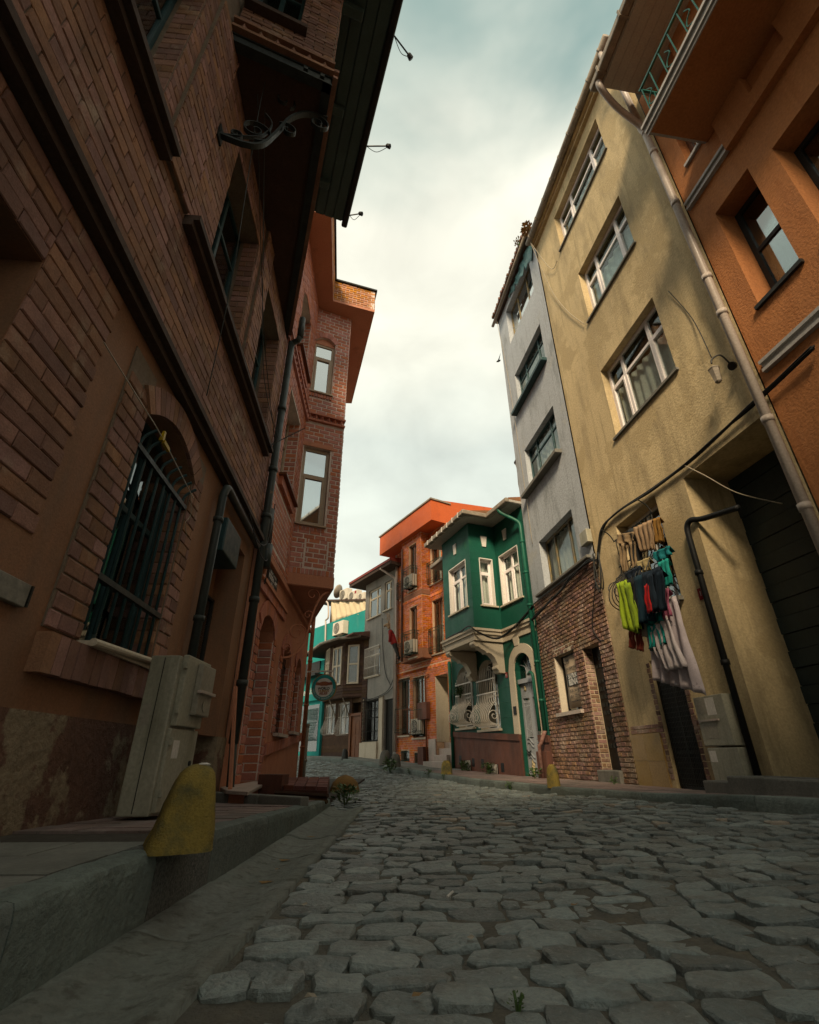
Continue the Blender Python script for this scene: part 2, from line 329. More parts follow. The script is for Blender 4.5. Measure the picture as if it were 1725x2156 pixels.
def unit_brick(seed, ch=.07):
    rg = random.Random(seed); j = lambda a: rg.uniform(-a, a); b = []
    for (y, i) in ((0, 0), (.55, 0), (1, 1)):
        cx, cz = (.022, ch) if i else (0, 0)
        for (x, z) in ((0, 0), (1, 0), (1, 1), (0, 1)):
            b.append((x+(cx if x == 0 else -cx)+(j(.012) if y else 0), y+(j(.16) if i else 0), z+(cz if z == 0 else -cz)+(j(.035) if y else 0)))
    f = [(8, 9, 10, 11)]
    for k in (0, 4):
        for i in range(4): f.append((k+i, k+(i+1) % 4, k+4+(i+1) % 4, k+4+i))
    return b, f
UB = [unit_brick(i) for i in range(5)]
brick_mesh = {}
def brick_me(i, mat):
    if (i, mat.name) not in brick_mesh:
        me = bpy.data.meshes.new('brick'); me.from_pydata(UB[i][0], [], UB[i][1]); me.materials.append(mat)
        bm = bmesh.new(); bm.from_mesh(me); bmesh.ops.recalc_face_normals(bm, faces=bm.faces); bm.to_mesh(me); bm.free()
        brick_mesh[(i, mat.name)] = me
    return brick_mesh[(i, mat.name)]
def screen_area(ps, n=None):
    q = [proj(p) for p in ps]
    if any(x is None for x in q): return 0
    if not any(0 < x[0] < IW and 0 < x[1] < IH for x in q): return 0
    if n is not None and (CAM-ps[0]).dot(n) <= 0: return 0
    return abs(sum(q[i][0]*q[(i+1) % len(q)][1]-q[(i+1) % len(q)][0]*q[i][1] for i in range(len(q))))/2
def lay(out, fr, s0, s1, z0, z1, bw, bh, j, holes=(), w=0., dep=.015, cond=None, bond=.5, jit=.0):
    nz = max(1, round((z1-z0)/bh)); h = (z1-z0)/nz
    for r in range(nz):
        a, b = z0+r*h, z0+(r+1)*h; zm = (a+b)/2
        runs = [(s0, s1)]
        for H in holes:
            if len(H) == 4: iv = (H[0], H[1]) if H[2] < zm < H[3] else None
            else:
                hs0, hs1, hz0, hzs, hzc = H; iv = None
                if hz0 < zm < hzc:
                    if zm <= hzs: iv = (hs0, hs1)
                    else:
                        hw = (hs1-hs0)/2*math.sqrt(max(0, 1-((zm-hzs)/(hzc-hzs))**2)); iv = ((hs0+hs1)/2-hw, (hs0+hs1)/2+hw)
            if iv:
                nr = []
                for (p, q) in runs:
                    if iv[1] <= p or iv[0] >= q: nr.append((p, q)); continue
                    if iv[0] > p: nr.append((p, iv[0]))
                    if iv[1] < q: nr.append((iv[1], q))
                runs = nr
        off = (r % 2)*bw*bond
        for (p, q) in runs:
            k = math.floor((p-off)/bw)
            while True:
                x0, x1 = max(p, off+k*bw), min(q, off+(k+1)*bw); k += 1
                if x0 >= q: break
                if x1-x0 < .03: continue
                if cond and not cond((x0+x1)/2, zm): continue
                out.append((fr, x0+j/2, a+j/2+random.uniform(-jit, jit), x1-x0-j, h-j, w, dep*random.uniform(.75, 1.2)))
def put_bricks(T, lst, mat, n=300, name='brick'):
    sc = []
    for b in lst:
        fr, s, z, l, h, w, d = b
        sc.append(screen_area([fr.P(s, z, w), fr.P(s+l, z, w), fr.P(s+l, z+h, w), fr.P(s, z+h, w)], fr.n))
    order = sorted(range(len(lst)), key=lambda i: -sc[i]); big = set(i for i in order[:n] if sc[i] > 0)
    mb = MB(); B = base_of[T.name]
    for i, (fr, s, z, l, h, w, d) in enumerate(lst):
        k = random.randrange(5)
        if i in big:
            o = bpy.data.objects.new(name, brick_me(k, mat)); col.objects.link(o); o.parent = T
            p = fr.P(s, z, w-.002)-B; x = fr.d*l; y = fr.n*(d+.002)
            o.matrix_local = Matrix(((x.x, y.x, 0, p.x), (x.y, y.y, 0, p.y), (0, 0, h, p.z), (0, 0, 0, 1)))
        else:
            mb.add([fr.P(s+v[0]*l, z+v[2]*h, w-.002+v[1]*(d+.002)) for v in UB[k][0]], UB[k][1], a=rnd()*.98+.01)
    if mb.v: build(name+'work', mb, mat, T, kind='stuff')
def voussoirs(T, fr, s0, s1, zs, zc, t, mat, w=0., dep=.02, n=13, d0=.0):
    for i in range(n):
        a, b = s0+(s1-s0)*(i+.04)/n, s0+(s1-s0)*(i+.94)/n; p = []
        m = (s0+s1)/2; zr = zs-(s1-s0)*.55
        def o_(s):
            z = arcz(s, s0, s1, zs, zc); v = Vector((s-m, z-zr)).normalized(); return (s, z), (s+v.x*t, z+v.y*t)
        (A, A2), (B, B2) = o_(a), o_(b)
        mb = MB(); q = [A, B, B2, A2]
        mb.hexa([fr.P(x, z, w-d0) for x, z in q]+[fr.P(x, z, w+dep) for x, z in q])
        build('brick', mb, mat, T)
def wavy(mb, fr, s0, s1, z0, z1, w, amp=.025, n=None, nz=2, ph=0., freq=26):
    n = n or max(8, int((s1-s0)*40)); vs = []
    for k in range(nz+1):
        for i in range(n+1):
            s = s0+(s1-s0)*i/n; vs.append(fr.P(s, z0+(z1-z0)*k/nz, w+amp*math.sin(ph+s*freq+.8*math.sin(s*9+k))))
    mb.add(vs, [(k*(n+1)+i, k*(n+1)+i+1, (k+1)*(n+1)+i+1, (k+1)*(n+1)+i) for k in range(nz) for i in range(n)])
def window(T, fr, s0, s1, z0, z1, w, fm, mull=(), trans=(), fwid=.06, fd=.06, gm=None, curtain=None, name='window', label=None, cells=None, sash=()):
    gm = gm or m_glass; mb = MB()
    mb.box(fr, s0, s0+fwid, z0, z1, w-fd, w); mb.box(fr, s1-fwid, s1, z0, z1, w-fd, w)
    mb.box(fr, s0+fwid, s1-fwid, z0, z0+fwid, w-fd, w); mb.box(fr, s0+fwid, s1-fwid, z1-fwid, z1, w-fd, w)
    for m in mull: mb.box(fr, m-fwid*.6, m+fwid*.6, z0+fwid, z1-fwid, w-fd, w-.003)
    for t in trans:
        sa, sb, zt = t if isinstance(t, tuple) else (s0, s1, t); mb.box(fr, sa+fwid*.6, sb-fwid*.6, zt-fwid*.5, zt+fwid*.5, w-fd, w-.006)
    for (a, b, c, d) in sash:
        f2 = fwid*.7
        for q in ((a, a+f2, c, d), (b-f2, b, c, d), (a+f2, b-f2, c, c+f2), (a+f2, b-f2, d-f2, d)): mb.box(fr, *q, w-fd, w+.012)
    o = build(name, mb, fm, T, bevel=.006, label=label)
    xs = [s0+fwid*.5]+list(mull)+[s1-fwid*.5]; zz = [z0+fwid*.5]+sorted(t for t in trans if not isinstance(t, tuple))+[z1-fwid*.5]
    for a, b in zip(xs, xs[1:]):
        for c, d in zip(zz, zz[1:]):
            p = MB(); p.box(fr, a, b, c, d, w-fd*.6, w-fd*.6+.006); build('pane', p, gm, o)
    if curtain:
        cs = curtain if isinstance(curtain, list) else [curtain]
        for c in cs:
            mat_, a, b = c[:3]; zt, zb = (c[3:5] if len(c) > 4 else (z1, z0)); p = MB(); wavy(p, fr, s0+(s1-s0)*a, s0+(s1-s0)*b, zb, zt, w-fd-.10, ph=rnd()*6); build('curtain', p, mat_, o, smooth=True)
    return o
def bars(T, fr, name, mat, rails, verts, r=.012, railr=.014, label=None, base=None):
    """grille: rails = list of point lists (one mesh), verts = list of point lists (each its own bar)"""
    mb = MB()
    for q in rails: mb.tube(q, railr, 6)
    g = build(name, mb, mat, T, label=label)
    for q in verts:
        b = MB(); b.tube(q, r, 6); build('bar', b, mat, g, smooth=True)
    return g
def curl(c, u, v, r, a0, a1, n=16, r1=.15):
    return [Vector(c)+(Vector(u)*math.cos(a0+(a1-a0)*t/n)+Vector(v)*math.sin(a0+(a1-a0)*t/n))*(r*(1+(r1-1)*t/n)) for t in range(n+1)]
def bez(p, n=14):
    """smooth line through points"""
    p = [Vector(q) for q in p]; out = []
    for i in range(len(p)-1):
        a, b, c, d = p[max(i-1, 0)], p[i], p[i+1], p[min(i+2, len(p)-1)]
        for k in range(n):
            t = k/n; out.append(.5*((2*b)+(c-a)*t+(2*a-5*b+4*c-d)*t*t+(3*b-a-3*c+d)*t**3))
    return out+[p[-1]]
def text_on(T, fr, txt, s, z, w, size, mat, name='lettering', flip=1, align='CENTER', sx=1.0, bold=0.0, parent=None, rot=0.):
    cu = bpy.data.curves.new('t', 'FONT'); cu.body = txt; cu.size = size; cu.align_x = align; cu.align_y = 'CENTER'; cu.extrude = .001; cu.offset = bold
    ob = bpy.data.objects.new('t', cu); col.objects.link(ob)
    bpy.context.view_layer.update()
    me = bpy.data.meshes.new_from_object(ob.evaluated_get(bpy.context.evaluated_depsgraph_get())); bpy.data.objects.remove(ob); bpy.data.curves.remove(cu)
    me.name = name; B = base_of[(parent or T).name]
    right = fr.d*flip; c_, s_ = math.cos(rot), math.sin(rot)
    for v in me.vertices:
        x, y = v.co.x*sx, v.co.y; x, y = x*c_-y*s_, x*s_+y*c_
        v.co = fr.P(s, z, w+v.co.z)+right*x+Vector((0, 0, y))-B
    me.materials.clear(); me.materials.append(mat)
    o = bpy.data.objects.new(name, me); col.objects.link(o); o.parent = parent or T; return o

FA = Fr((-2.57, 4.3), -4.5, 1); FB = Fr((-2.88, 8.2), -3, 1)
FR_ = Fr((4.27, 9.18), -8.3, -1); FG = Fr((3.62, 13.67), -22, -1); FO = Fr((1.55, 18.79), -31, -1)
FX = Fr((-.57, 22.3), -33, -1); FH = Fr((-2.1, 24.6), -40, -1)

# ================================================================ GROUND
def tab(x, t):
    if x <= t[0][0]: return t[0][1]
    for (a, b), (c, d) in zip(t, t[1:]):
        if x <= c:
            k = (x-a)/(c-a); return b+(d-b)*k
    return t[-1][1]
RKERB = [(4.9, -7), (4.5, 1.5), (4.2, 5.0), (3.8, 6.2), (3.3, 8.0), (2.45, 9.7), (1.85, 12.3), (1.23, 15.1), (.4, 17.3), (-.3, 18.9), (-1.4, 21.1), (-2.5, 23.1), (-4.2, 25.1), (-6.5, 27.4), (-10, 30.5)]
rk_x = [(y, x) for x, y in RKERB]
def rz(x, y):
    z = tab(y, [(7, 0), (11, .05), (14, .07), (17, .13), (19, .21), (22, .42), (25, .58), (29, .68), (40, .85)])
    return z + .055*max(0, min(4, x-.8))*max(0, min(1, (15-y)/6))
def rpz(y): return tab(y, [(4, .36), (6.2, .30), (8, .23), (11, .235), (14, .21), (16, .24), (19, .36), (22, .56), (24.5, .70), (28, .80), (40, .95)])
def lpz(y): return tab(y, [(3.6, .30), (6.3, .20), (8.6, .13), (11, .08), (15.8, .17)])
def lbx(y): return tab(y, [(8.6, -1.24), (9.2, -1.35), (12.8, -2.0), (13.2, -3.0), (15.4, -3.35), (15.9, -12)])
LKX = -1.24
# ground sheet far round everything
g = MB(); g.quad((-600, -600, -.35), (600, -600, -.35), (600, 600, -.35), (-600, 600, -.35))
go = build('ground', g, m_dirt, kind='structure', base=(0, 0, -.35), flip=False)
# road bed
mb = MB(); ys = [-7+.35*i for i in range(112)]; nx = 22; vs_ = []
for y in ys:
    xl = -.74 if y < 8.6 else (LKX-.05 if y < 15.4 else -14); xr = tab(y, rk_x)+.05
    if 8.6 < y < 15.4: xl = lbx(y)-1.2
    for i in range(nx+1):
        x = xl+(xr-xl)*i/nx; vs_.append((x, y, rz(x, y)-.013+.009*noise.noise(Vector((x*1.7, y*1.7, 0)))))
mb.add(vs_, [(j*(nx+1)+i, j*(nx+1)+i+1, (j+1)*(nx+1)+i+1, (j+1)*(nx+1)+i) for j in range(len(ys)-1) for i in range(nx)])
road = build('road', mb, m_dirt, kind='structure', base=(0, 0, 0), smooth=True, flip=False)
# cobbles
def cobble_unit(seed):
    rg = random.Random(seed); v = []; K = 12; e = rg.uniform(4.5, 9); sk = rg.uniform(-.16, .16); jx = [rg.uniform(.90, 1.06) for _ in range(K)]
    tl = (rg.uniform(-.10, .10), rg.uniform(-.10, .10))
    def ring(f, z, bumpy):
        for k in range(K):
            a = 2*math.pi*(k+.5)/K; c, s = math.cos(a), math.sin(a); q = (abs(c)**e+abs(s)**e)**(-1/e)*f*jx[k]*.5
            v.append((c*q+sk*s*q, s*q, z+rg.uniform(-bumpy, bumpy)+tl[0]*c*q*.5+tl[1]*s*q*.5))
    ring(1.0, -.9, 0); ring(.99, -.12, .07); ring(.925, .0, .10); ring(.5, .03, .13); v.append((0, 0, .0))
    f = []
    for r in range(3):
        for k in range(K): f.append((r*K+k, r*K+(k+1) % K, (r+1)*K+(k+1) % K, (r+1)*K+k))
    f += [(3*K+k, 3*K+(k+1) % K, 4*K) for k in range(K)]
    return v, f
CU = [cobble_unit(i) for i in range(14)]
def cob_me(i, mat):
    if ('c', i, mat.name) not in brick_mesh:
        me = bpy.data.meshes.new('cobble'); me.from_pydata(CU[i][0], [], CU[i][1]); me.materials.append(mat)
        me.polygons.foreach_set('use_smooth', [k >= 24 for k in range(len(me.polygons))]); brick_mesh[('c', i, mat.name)] = me
    return brick_mesh[('c', i, mat.name)]
cobs = []; rg = random.Random(3); y = .75
while y < 31:
    dy = rg.uniform(.155, .215); yc = y+dy/2
    xl = -.705 if y < 8.3 else lbx(y)+.03
    xr = tab(y, rk_x)-.03; x = xl + rg.uniform(-.03, .03)
    while x < xr:
        w = rg.uniform(.17, .34)
        if rg.random() < .12: w *= .6
        sk = .05*(x-1)+.09*math.sin(x*.7+y*.22)+.05*math.sin(y*.9)     # courses wander and sag
        px_, py_ = x+w/2, yc+sk
        if px_+w/2-.02 < xr+.05 and px_-w/2 > xl-.08 and rg.random() > .004:
            z = rz(px_, py_)+rg.gauss(0, .007)-.010*max(0, noise.noise(Vector((px_*.8, py_*.8, 5))))+.005
            rut = .0
            cobs.append((px_+rg.uniform(-.012, .012), py_+rg.uniform(-.012, .012), z, (w-rg.uniform(.0, .013)), (dy-rg.uniform(.0, .012)), rg.gauss(0, .06), rg.gauss(0, .035), rg.gauss(0, .05), rg.randrange(14)))
        x += w
    y += dy
def cob_mat(c):
    x, y, z, w, d, rot, tx, ty, k = c
    return Matrix.Translation((x, y, z)) @ Matrix.Rotation(rot+.05*math.sin(y), 4, 'Z') @ Matrix.Rotation(tx, 4, 'X') @ Matrix.Rotation(ty, 4, 'Y') @ Matrix.Diagonal((w, d, .055, 1))
sc = [(screen_area([Vector((c[0]-c[3]/2, c[1]-c[4]/2, c[2])), Vector((c[0]+c[3]/2, c[1]-c[4]/2, c[2])), Vector((c[0]+c[3]/2, c[1]+c[4]/2, c[2])), Vector((c[0]-c[3]/2, c[1]+c[4]/2, c[2]))]), i) for i, c in enumerate(cobs)]
big = set(i for a, i in sorted(sc, reverse=True)[:300] if a > 0)
mb = MB(); mbl = MB()
for i, c in enumerate(cobs):
    mt = cob_mat(c); pale = 4.2 < c[1] < 11 and rnd() < .035
    if i in big:
        o = bpy.data.objects.new('cobble', cob_me(c[8], m_cob)); col.objects.link(o); o.parent = road; o.matrix_local = mt
    else:
        v, f = CU[c[8]]; (mbl if pale else mb).add([mt @ Vector(p) for p in v], f, a=rnd()*.98+.01)
for nm_, mb_, mt_ in (('cobbles', mb, m_cob), ('pale_cobbles', mbl, m_cobl)):
    o = build(nm_, mb_, mt_, road, kind='stuff', flip=False); o.data.polygons.foreach_set('use_smooth', [(k % 48) >= 24 for k in range(len(o.data.polygons))])

# left pavement, kerb, gutter
def slabs(parent, xs, ys, zf, mat, inset=.006, top=.0, cond=None, th=.06):
    for a, b in zip(ys, ys[1:]):
        xx = xs(a) if callable(xs) else xs
        for c, d in zip(xx, xx[1:]):
            if cond and not cond((c+d)/2, (a+b)/2): continue
            q = MB(); i = inset; t = random.uniform(-.003, .003)
            p = [(c+i, a+i), (d-i, a+i), (d-i, b-i), (c+i, b-i)]
            q.hexa([(x, y, zf(y)-th) for x, y in p]+[(x, y, zf(y)+top+t) for x, y in p]); build('paving_slab', q, mat, parent)
mb = MB(); N_ = 60
for i in range(N_):
    a, b = -7+23*i/N_, -7+23*(i+1)/N_
    mb.hexa([(-4.2, a, -.3), (LKX-.1, a, -.3), (LKX-.1, b, -.3), (-4.2, b, -.3), (-4.2, a, lpz(a)-.012), (LKX-.1, a, lpz(a)-.012), (LKX-.1, b, lpz(b)-.012), (-4.2, b, lpz(b)-.012)])
pl = build('pavement_left', mb, m_sand, kind='structure', base=(0, 0, 0))
slabs(pl, [-2.64, -2.22, -1.80, -1.41], [.2+.42*i for i in range(8)], lpz, m_paveg)
slabs(pl, [-2.95, -2.74, -2.53, -2.32, -2.11, -1.90, -1.69, -1.415], [3.56+.21*i for i in range(15)], lpz, m_pave, inset=.004)
slabs(pl, [-3.1, -2.74, -2.38, -2.02, -1.66, -1.41], [6.71+.30*i for i in range(7)], lpz, m_pave, inset=.004)
kl = MB(); kl.hexa([(LKX-.17, -7, -.3), (LKX-.03, -7, -.3), (LKX-.03, 8.7, -.3), (LKX-.17, 8.7, -.3), (LKX-.17, -7, .05), (LKX-.03, -7, .05), (LKX-.03, 8.7, .03), (LKX-.17, 8.7, .03)])
kerb = build('kerb_left', kl, m_kerb, kind='structure', base=(0, 0, 0))
def kerbstone(parent, p0, p1, z0t, z1t, z0b, z1b, wid, mat, inward, name='kerb_stone', r=.035, n=10, rough=.006):
    p0, p1 = Vector((p0[0], p0[1], 0)), Vector((p1[0], p1[1], 0)); d = (p1-p0); L = d.length; d.normalize(); nn = Vector(inward).normalized()
    prof = [(0, 'b'), (.0, -r*1.6), (.006, -r*.7), (r*.35, -r*.2), (r, 0.0), (wid*.6, .002), (wid, 0), (wid, 'b')]
    mb = MB(); vs = []
    for i in range(n+1):
        t = i/n; s = .004+(L-.008)*t; zt = z0t+(z1t-z0t)*t; zb = z0b+(z1b-z0b)*t
        for (w, h) in prof:
            p = p0+d*s+nn*w; z = zb if h == 'b' else zt+h
            q = noise.noise(Vector((p.x*9, p.y*9, z*9)))*rough
            vs.append((p.x-nn.x*q, p.y-nn.y*q, z+(q if h != 'b' else 0)))
    m = len(prof); fs = [(i*m+k, i*m+k+1, (i+1)*m+k+1, (i+1)*m+k) for i in range(n) for k in range(m-1)]
    fs += [tuple(range(m)), tuple(n*m+k for k in range(m))]
    mb.add(vs, fs); return build(name, mb, mat, parent, smooth=False)
ky = [-2.0, -.9, .1, .95, 1.9, 2.85, 3.62, 4.95, 6.27, 6.9, 7.5, 8.05, 8.6]
for a, b in zip(ky, ky[1:]):
    rough_one = abs(a-2.85) < .01
    kerbstone(kerb, (LKX, a), (LKX, b), lpz(a), lpz(b), -.2, -.2, .165, m_kerbr if rough_one else m_kerb, (-1, 0, 0), rough=.014 if rough_one else .011, n=16)
gprof = [(-.0, .022), (.05, .026), (.09, .016), (.16, -.004), (.25, -.012), (.35, -.004), (.42, .012), (.455, .020), (.52, .018), (.52, -.2)]
mb = MB(); mb.hexa([(LKX, -3, -.3), (LKX+.5, -3, -.3), (LKX+.5, 8.8, -.3), (LKX, 8.8, -.3), (LKX, -3, -.05), (LKX+.5, -3, -.05), (LKX+.5, 8.8, -.05), (LKX, 8.8, -.05)])
gut = build('gutter_channel', mb, m_gut, kind='structure', base=(0, 0, 0))
yy = -2.2
while yy < 8.4:
    y2 = yy+.98; mb = MB(); vs = []; n = 22; dz = random.uniform(-.006, .006); dx = random.uniform(-.008, .008)
    for i in range(n+1):
        y_ = yy+.004+(y2-yy-.008)*i/n
        for (w, h) in gprof:
            x_ = LKX+w+dx*(w > 0); vs.append((x_, y_, h+dz+rz(0, y_)+.0022*noise.noise(Vector((x_*14, y_*11, 1)))))
    m = len(gprof); mb.add(vs, [(i*m+k, i*m+k+1, (i+1)*m+k+1, (i+1)*m+k) for i in range(n) for k in range(m-1)]+[tuple(range(m)), tuple(n*m+k for k in range(m))])
    build('gutter_block', mb, m_gut, gut, smooth=True); yy = y2
# right pavement and kerb
def wallx(y):   # foot of the right-hand facades
    pts = [FR_.P(-17, 0), FR_.P(4.53, 0), FG.P(5.65, 0), FO.P(4.2, 0), FX.P(3.3, 0), FH.P(9, 0)]
    return tab(y, [(p.y, p.x) for p in pts])
mb = MB(); ys = [-7+.4*i for i in range(97)]
for a, b in zip(ys, ys[1:]):
    ka, kb = tab(a, rk_x)+.06, tab(b, rk_x)+.06; wa, wb = wallx(a)+.5, wallx(b)+.5
    mb.hexa([(ka, a, -.3), (wa, a, -.3), (wb, b, -.3), (kb, b, -.3), (ka, a, rpz(a)-.012), (wa, a, rpz(a)-.012), (wb, b, rpz(b)-.012), (kb, b, rpz(b)-.012)])
pr = build('pavement_right', mb, m_sand, kind='structure', base=(0, 0, 0))
yq = 5.6
while yq < 27:
    dyq = .31; x0 = tab(yq+dyq/2, rk_x)+.20; x1 = wallx(yq+dyq/2)+.02; n = max(1, int((x1-x0)/.36))
    for i in range(n):
        a, b = x0+(x1-x0)*i/n, x0+(x1-x0)*(i+1)/n; q = MB(); t = random.uniform(-.004, .004); sh = (tab(yq+dyq, rk_x)-tab(yq, rk_x))/2*.9
        p = [(a+.004-sh, yq+.004), (b-.004-sh, yq+.004), (b-.004+sh, yq+dyq-.004), (a+.004+sh, yq+dyq-.004)]
        q.hexa([(x, y, rpz(y)-.06) for x, y in p]+[(x, y, rpz(y)+t) for x, y in p]); build('paving_slab', q, m_pave if yq < 18 else m_paveg, pr)
    yq += dyq
mb = MB()
for (a, b), (c, d) in zip(RKERB, RKERB[1:]):
    mb.hexa([(a+.04, b, -.3), (a+.16, b, -.3), (c+.16, d, -.3), (c+.04, d, -.3), (a+.04, b, rpz(b)-.05), (a+.16, b, rpz(b)-.05), (c+.16, d, rpz(d)-.05), (c+.04, d, rpz(d)-.05)])
kr = build('kerb_right', mb, m_kerb, kind='structure', base=(0, 0, 0))
for (a, b), (c, d) in zip(RKERB, RKERB[1:]):
    if d < 4: continue
    L = math.hypot(c-a, d-b); n = max(1, round(L/.85)); nv = (d-b, a-c, 0)
    for i in range(n):
        t0, t1 = i/n, (i+1)/n; p0 = (a+(c-a)*t0, b+(d-b)*t0); p1 = (a+(c-a)*t1, b+(d-b)*t1)
        kerbstone(kr, p0, p1, rpz(p0[1]), rpz(p1[1]), rz(*p0)-.15, rz(*p1)-.15, .17, m_kerb, nv, n=4)

# ================================================================ HOUSE A: dark brick house on the left
def core(T, fr, s0, s1, z0, z1, w0=-.75, w1=-6, mat=None): return bpart('inner_walls', T, mat or m_room, fr, s0, s1, z0, z1, w1, w0)
TA = thing('brick_house', 'dark brown brick house with wedge bay, wooden eaves and barred window beside the yellow bollard', 'house', FA.P(1, .1))
hA = [(-.63, .70, 1.50, 3.91, .30), (1.72, 3.42, .10, 3.80, .42), (-3.95, -2.25, 1.5, 3.6, .30)]
mb = MB(); wallpanel(mb, FA, -5.6, 3.93, .98, 4.30, [h for h in hA]); archfill(mb, FA, -.63, .70, 3.64, 3.91, 0, .30)
wa = build('wall', mb, m_stucA, TA)
mb = MB()
for a, b, zt in ((-5.6, 1.72, .98), (3.42, 3.93, .98)): mb.box(FA, a, b, -.1, zt, -.3, .035)
build('plinth', mb, m_plinthA, TA)
mb = MB(); mb.box(FA, 1.72, 3.42, .05, .99, -.5, -.42); mb.box(FA, 1.72, 3.42, .98, 3.8, -.5, -.42)
build('door_recess', mb, m_stucA, TA)
lst = []
H1 = (-.63, .70, 1.4, 3.42, 3.82)
lay(lst, FA, -1.08, -.63, 1.50, 3.80, .235, .128, .014, w=.012, dep=.014)
lay(lst, FA, .70, 1.02, 1.50, 3.80, .235, .128, .014, w=.012, dep=.014)
# jambs inside the window
jr = Fr((0, 0), 0); jr.o = FA.P(.70, 0, 0); jr.d = -FA.n; jr.n = -FA.d
lay(lst, jr, 0.0, .24, 1.5, 3.62, .25, .128, .012, w=0, dep=.012)
jl = Fr((0, 0), 0); jl.o = FA.P(-.63, 0, 0); jl.d = -FA.n; jl.n = FA.d
lay(lst, jl, 0.0, .24, 1.5, 3.62, .25, .128, .012, w=0, dep=.012)
for a_, b_ in ((-1.08, -.63), (.70, 1.02)): bpart('window_surround', TA, m_mortA, FA, a_, b_, 1.5, 4.06, 0, .012)
voussoirs(TA, FA, -.63-.0, .70+.0, 3.64, 3.91, .27, m_brickA, w=.004, dep=.045, n=15)
for i in range(17):   # standing bricks under the window
    a = -1.10+i*.126; q = MB(); q.box(FA, a+.006, a+.118, 1.20+.01*rnd(), 1.46, 0, .09+.015*rnd()); build('brick', q, m_brickA, TA)
lay(lst, FA, -2.25, -1.45, 2.0, 4.2, .42, .128, .012, w=.0, dep=.016); lay(lst, FA, -4.6, -2.25, 3.6, 4.2, .42, .128, .012, w=0, dep=.016)
sl_ = MB(); sl_.tube([FA.P(-.64, 1.485, .13), FA.P(.86, 1.545, .13)], .03, 10); sl_.box(FA, -.63, .80, 1.46, 1.50, -.2, .12)
build('window_sill', sl_, m_cream, TA, smooth=False)
window(TA, FA, -.63, .70, 1.5, 3.90, -.24, m_tealfr, mull=(.03,), trans=(2.9,), gm=m_glassd, curtain=(m_curtb, .05, .95))
vb = []
for i in range(8):
    s = -.55+i*.166; vb.append([FA.P(s, 1.60, -.02), FA.P(s, 3.30, -.02)]+bez([FA.P(s, 3.30, -.02), FA.P(s, 3.42, .0), FA.P(s+.02, 3.50, .06), FA.P(s+.03, 3.53, .10)], 4)[1:])
gA = bars(TA, FA, 'window_grille', m_tealfr, [], vb, r=.016)
for z_ in (3.28, 2.0): bpart('grille_rail', gA, m_iron, FA, -.62, .69, z_, z_+.05, -.045, .015)
# cornice above the ground floor
mb = MB()
for (z0, z1, w) in ((4.22, 4.30, .10), (4.30, 4.37, .17), (4.37, 4.43, .13)): mb.box(FA, -5.6, 3.95, z0, z1, -.1, w)
build('cornice', mb, m_ledge, TA)
# upper wall of bricks
hU = [(-.38, 1.10, 6.05, 8.75), (1.95, 3.30, 6.05, 8.75), (-3.9, -1.98, 6.05, 8.75), (-5.4, -4.6, 6.05, 8.75)]
mb = MB(); wallpanel(mb, FA, -5.6, 3.95, 4.43, 13.0, [h+(.34,) for h in hU], w=.03); build('wall', mb, m_mortA, TA)
lay(lst, FA, -5.5, 3.95, 4.43, 9.47, .345, .122, .011, [h for h in hU], w=.03, dep=.014)
for s0, s1 in ((-1.78, -1.12), (1.28, 1.78)):
    mb = MB(); mb.box(FA, s0, s1, 5.98, 9.44, .02, .085); build('pilaster', mb, m_mortA, TA); lay(lst, FA, s0, s1, 5.98, 9.44, .33, .122, .013, w=.085, dep=.022)
for h in hU[:3]:
    for (o, dd, nn) in ((h[1], -FA.n, -FA.d), (h[0], -FA.n, FA.d)):
        f = Fr((0, 0), 0); f.o = FA.P(o, 0, .03); f.d = dd; f.n = nn; lay(lst, f, 0, .26, h[2], h[3], .27, .122, .013, w=0, dep=.012)
for (a, b) in ((-5.6, -1.72), (-1.10, 3.42)):
    mb = MB(); mb.box(FA, a, b, 5.84, 5.92, -.0, .15); mb.box(FA, a, b, 5.92, 6.00, 0, .22); build('sill_course', mb, m_ledge, TA)
for h in hU[:3]:
    m_ = (h[0]+h[1])/2; window(TA, FA, h[0], h[1], h[2]-.04, h[3], -.28, m_tealfr, mull=(m_,), trans=(h[2]+1.9,), gm=m_glassd, curtain=(m_curtb, .1, .9))
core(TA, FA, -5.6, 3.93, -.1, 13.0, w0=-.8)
# wedge bay of the top floor
PA1, PA2, PA3 = Vector((-2.40, 2.92, 0)), Vector((-1.13, 3.42, 0)), Vector((-2.90, 8.30, 0))
FN = Fr(PA1, to=PA2); FNo = Fr(PA2, to=PA3, side=-1)
if FN.n.y > 0: FN.n = -FN.n
if FNo.n.x < 0: FNo.n = -FNo.n
ZB = 9.42; bl = FN.len; ol = FNo.len
mb = MB(); mb.prism([Vector((p.x, p.y, ZB)) for p in (PA1, PA2, PA3)], (0, 0, .12)); build('bay_soffit', mb, m_soffitd, TA)
mb = MB()
for f, L in ((FN, bl), (FNo, ol)): mb.box(f, -.02, L+.02, ZB-.03, ZB, -.10, .03); mb.box(f, 0, L, ZB, ZB+.16, -.02, .012); mb.box(f, -.02, L+.02, ZB+.16, ZB+.19, -.1, .03)
build('steel_beam', mb, m_iron, TA)
for s in (bl-.12, bl-.36): bpart('bolt', TA, m_iron, FN, s-.03, s+.03, ZB+.05, ZB+.11, .012, .05)
nd = 0
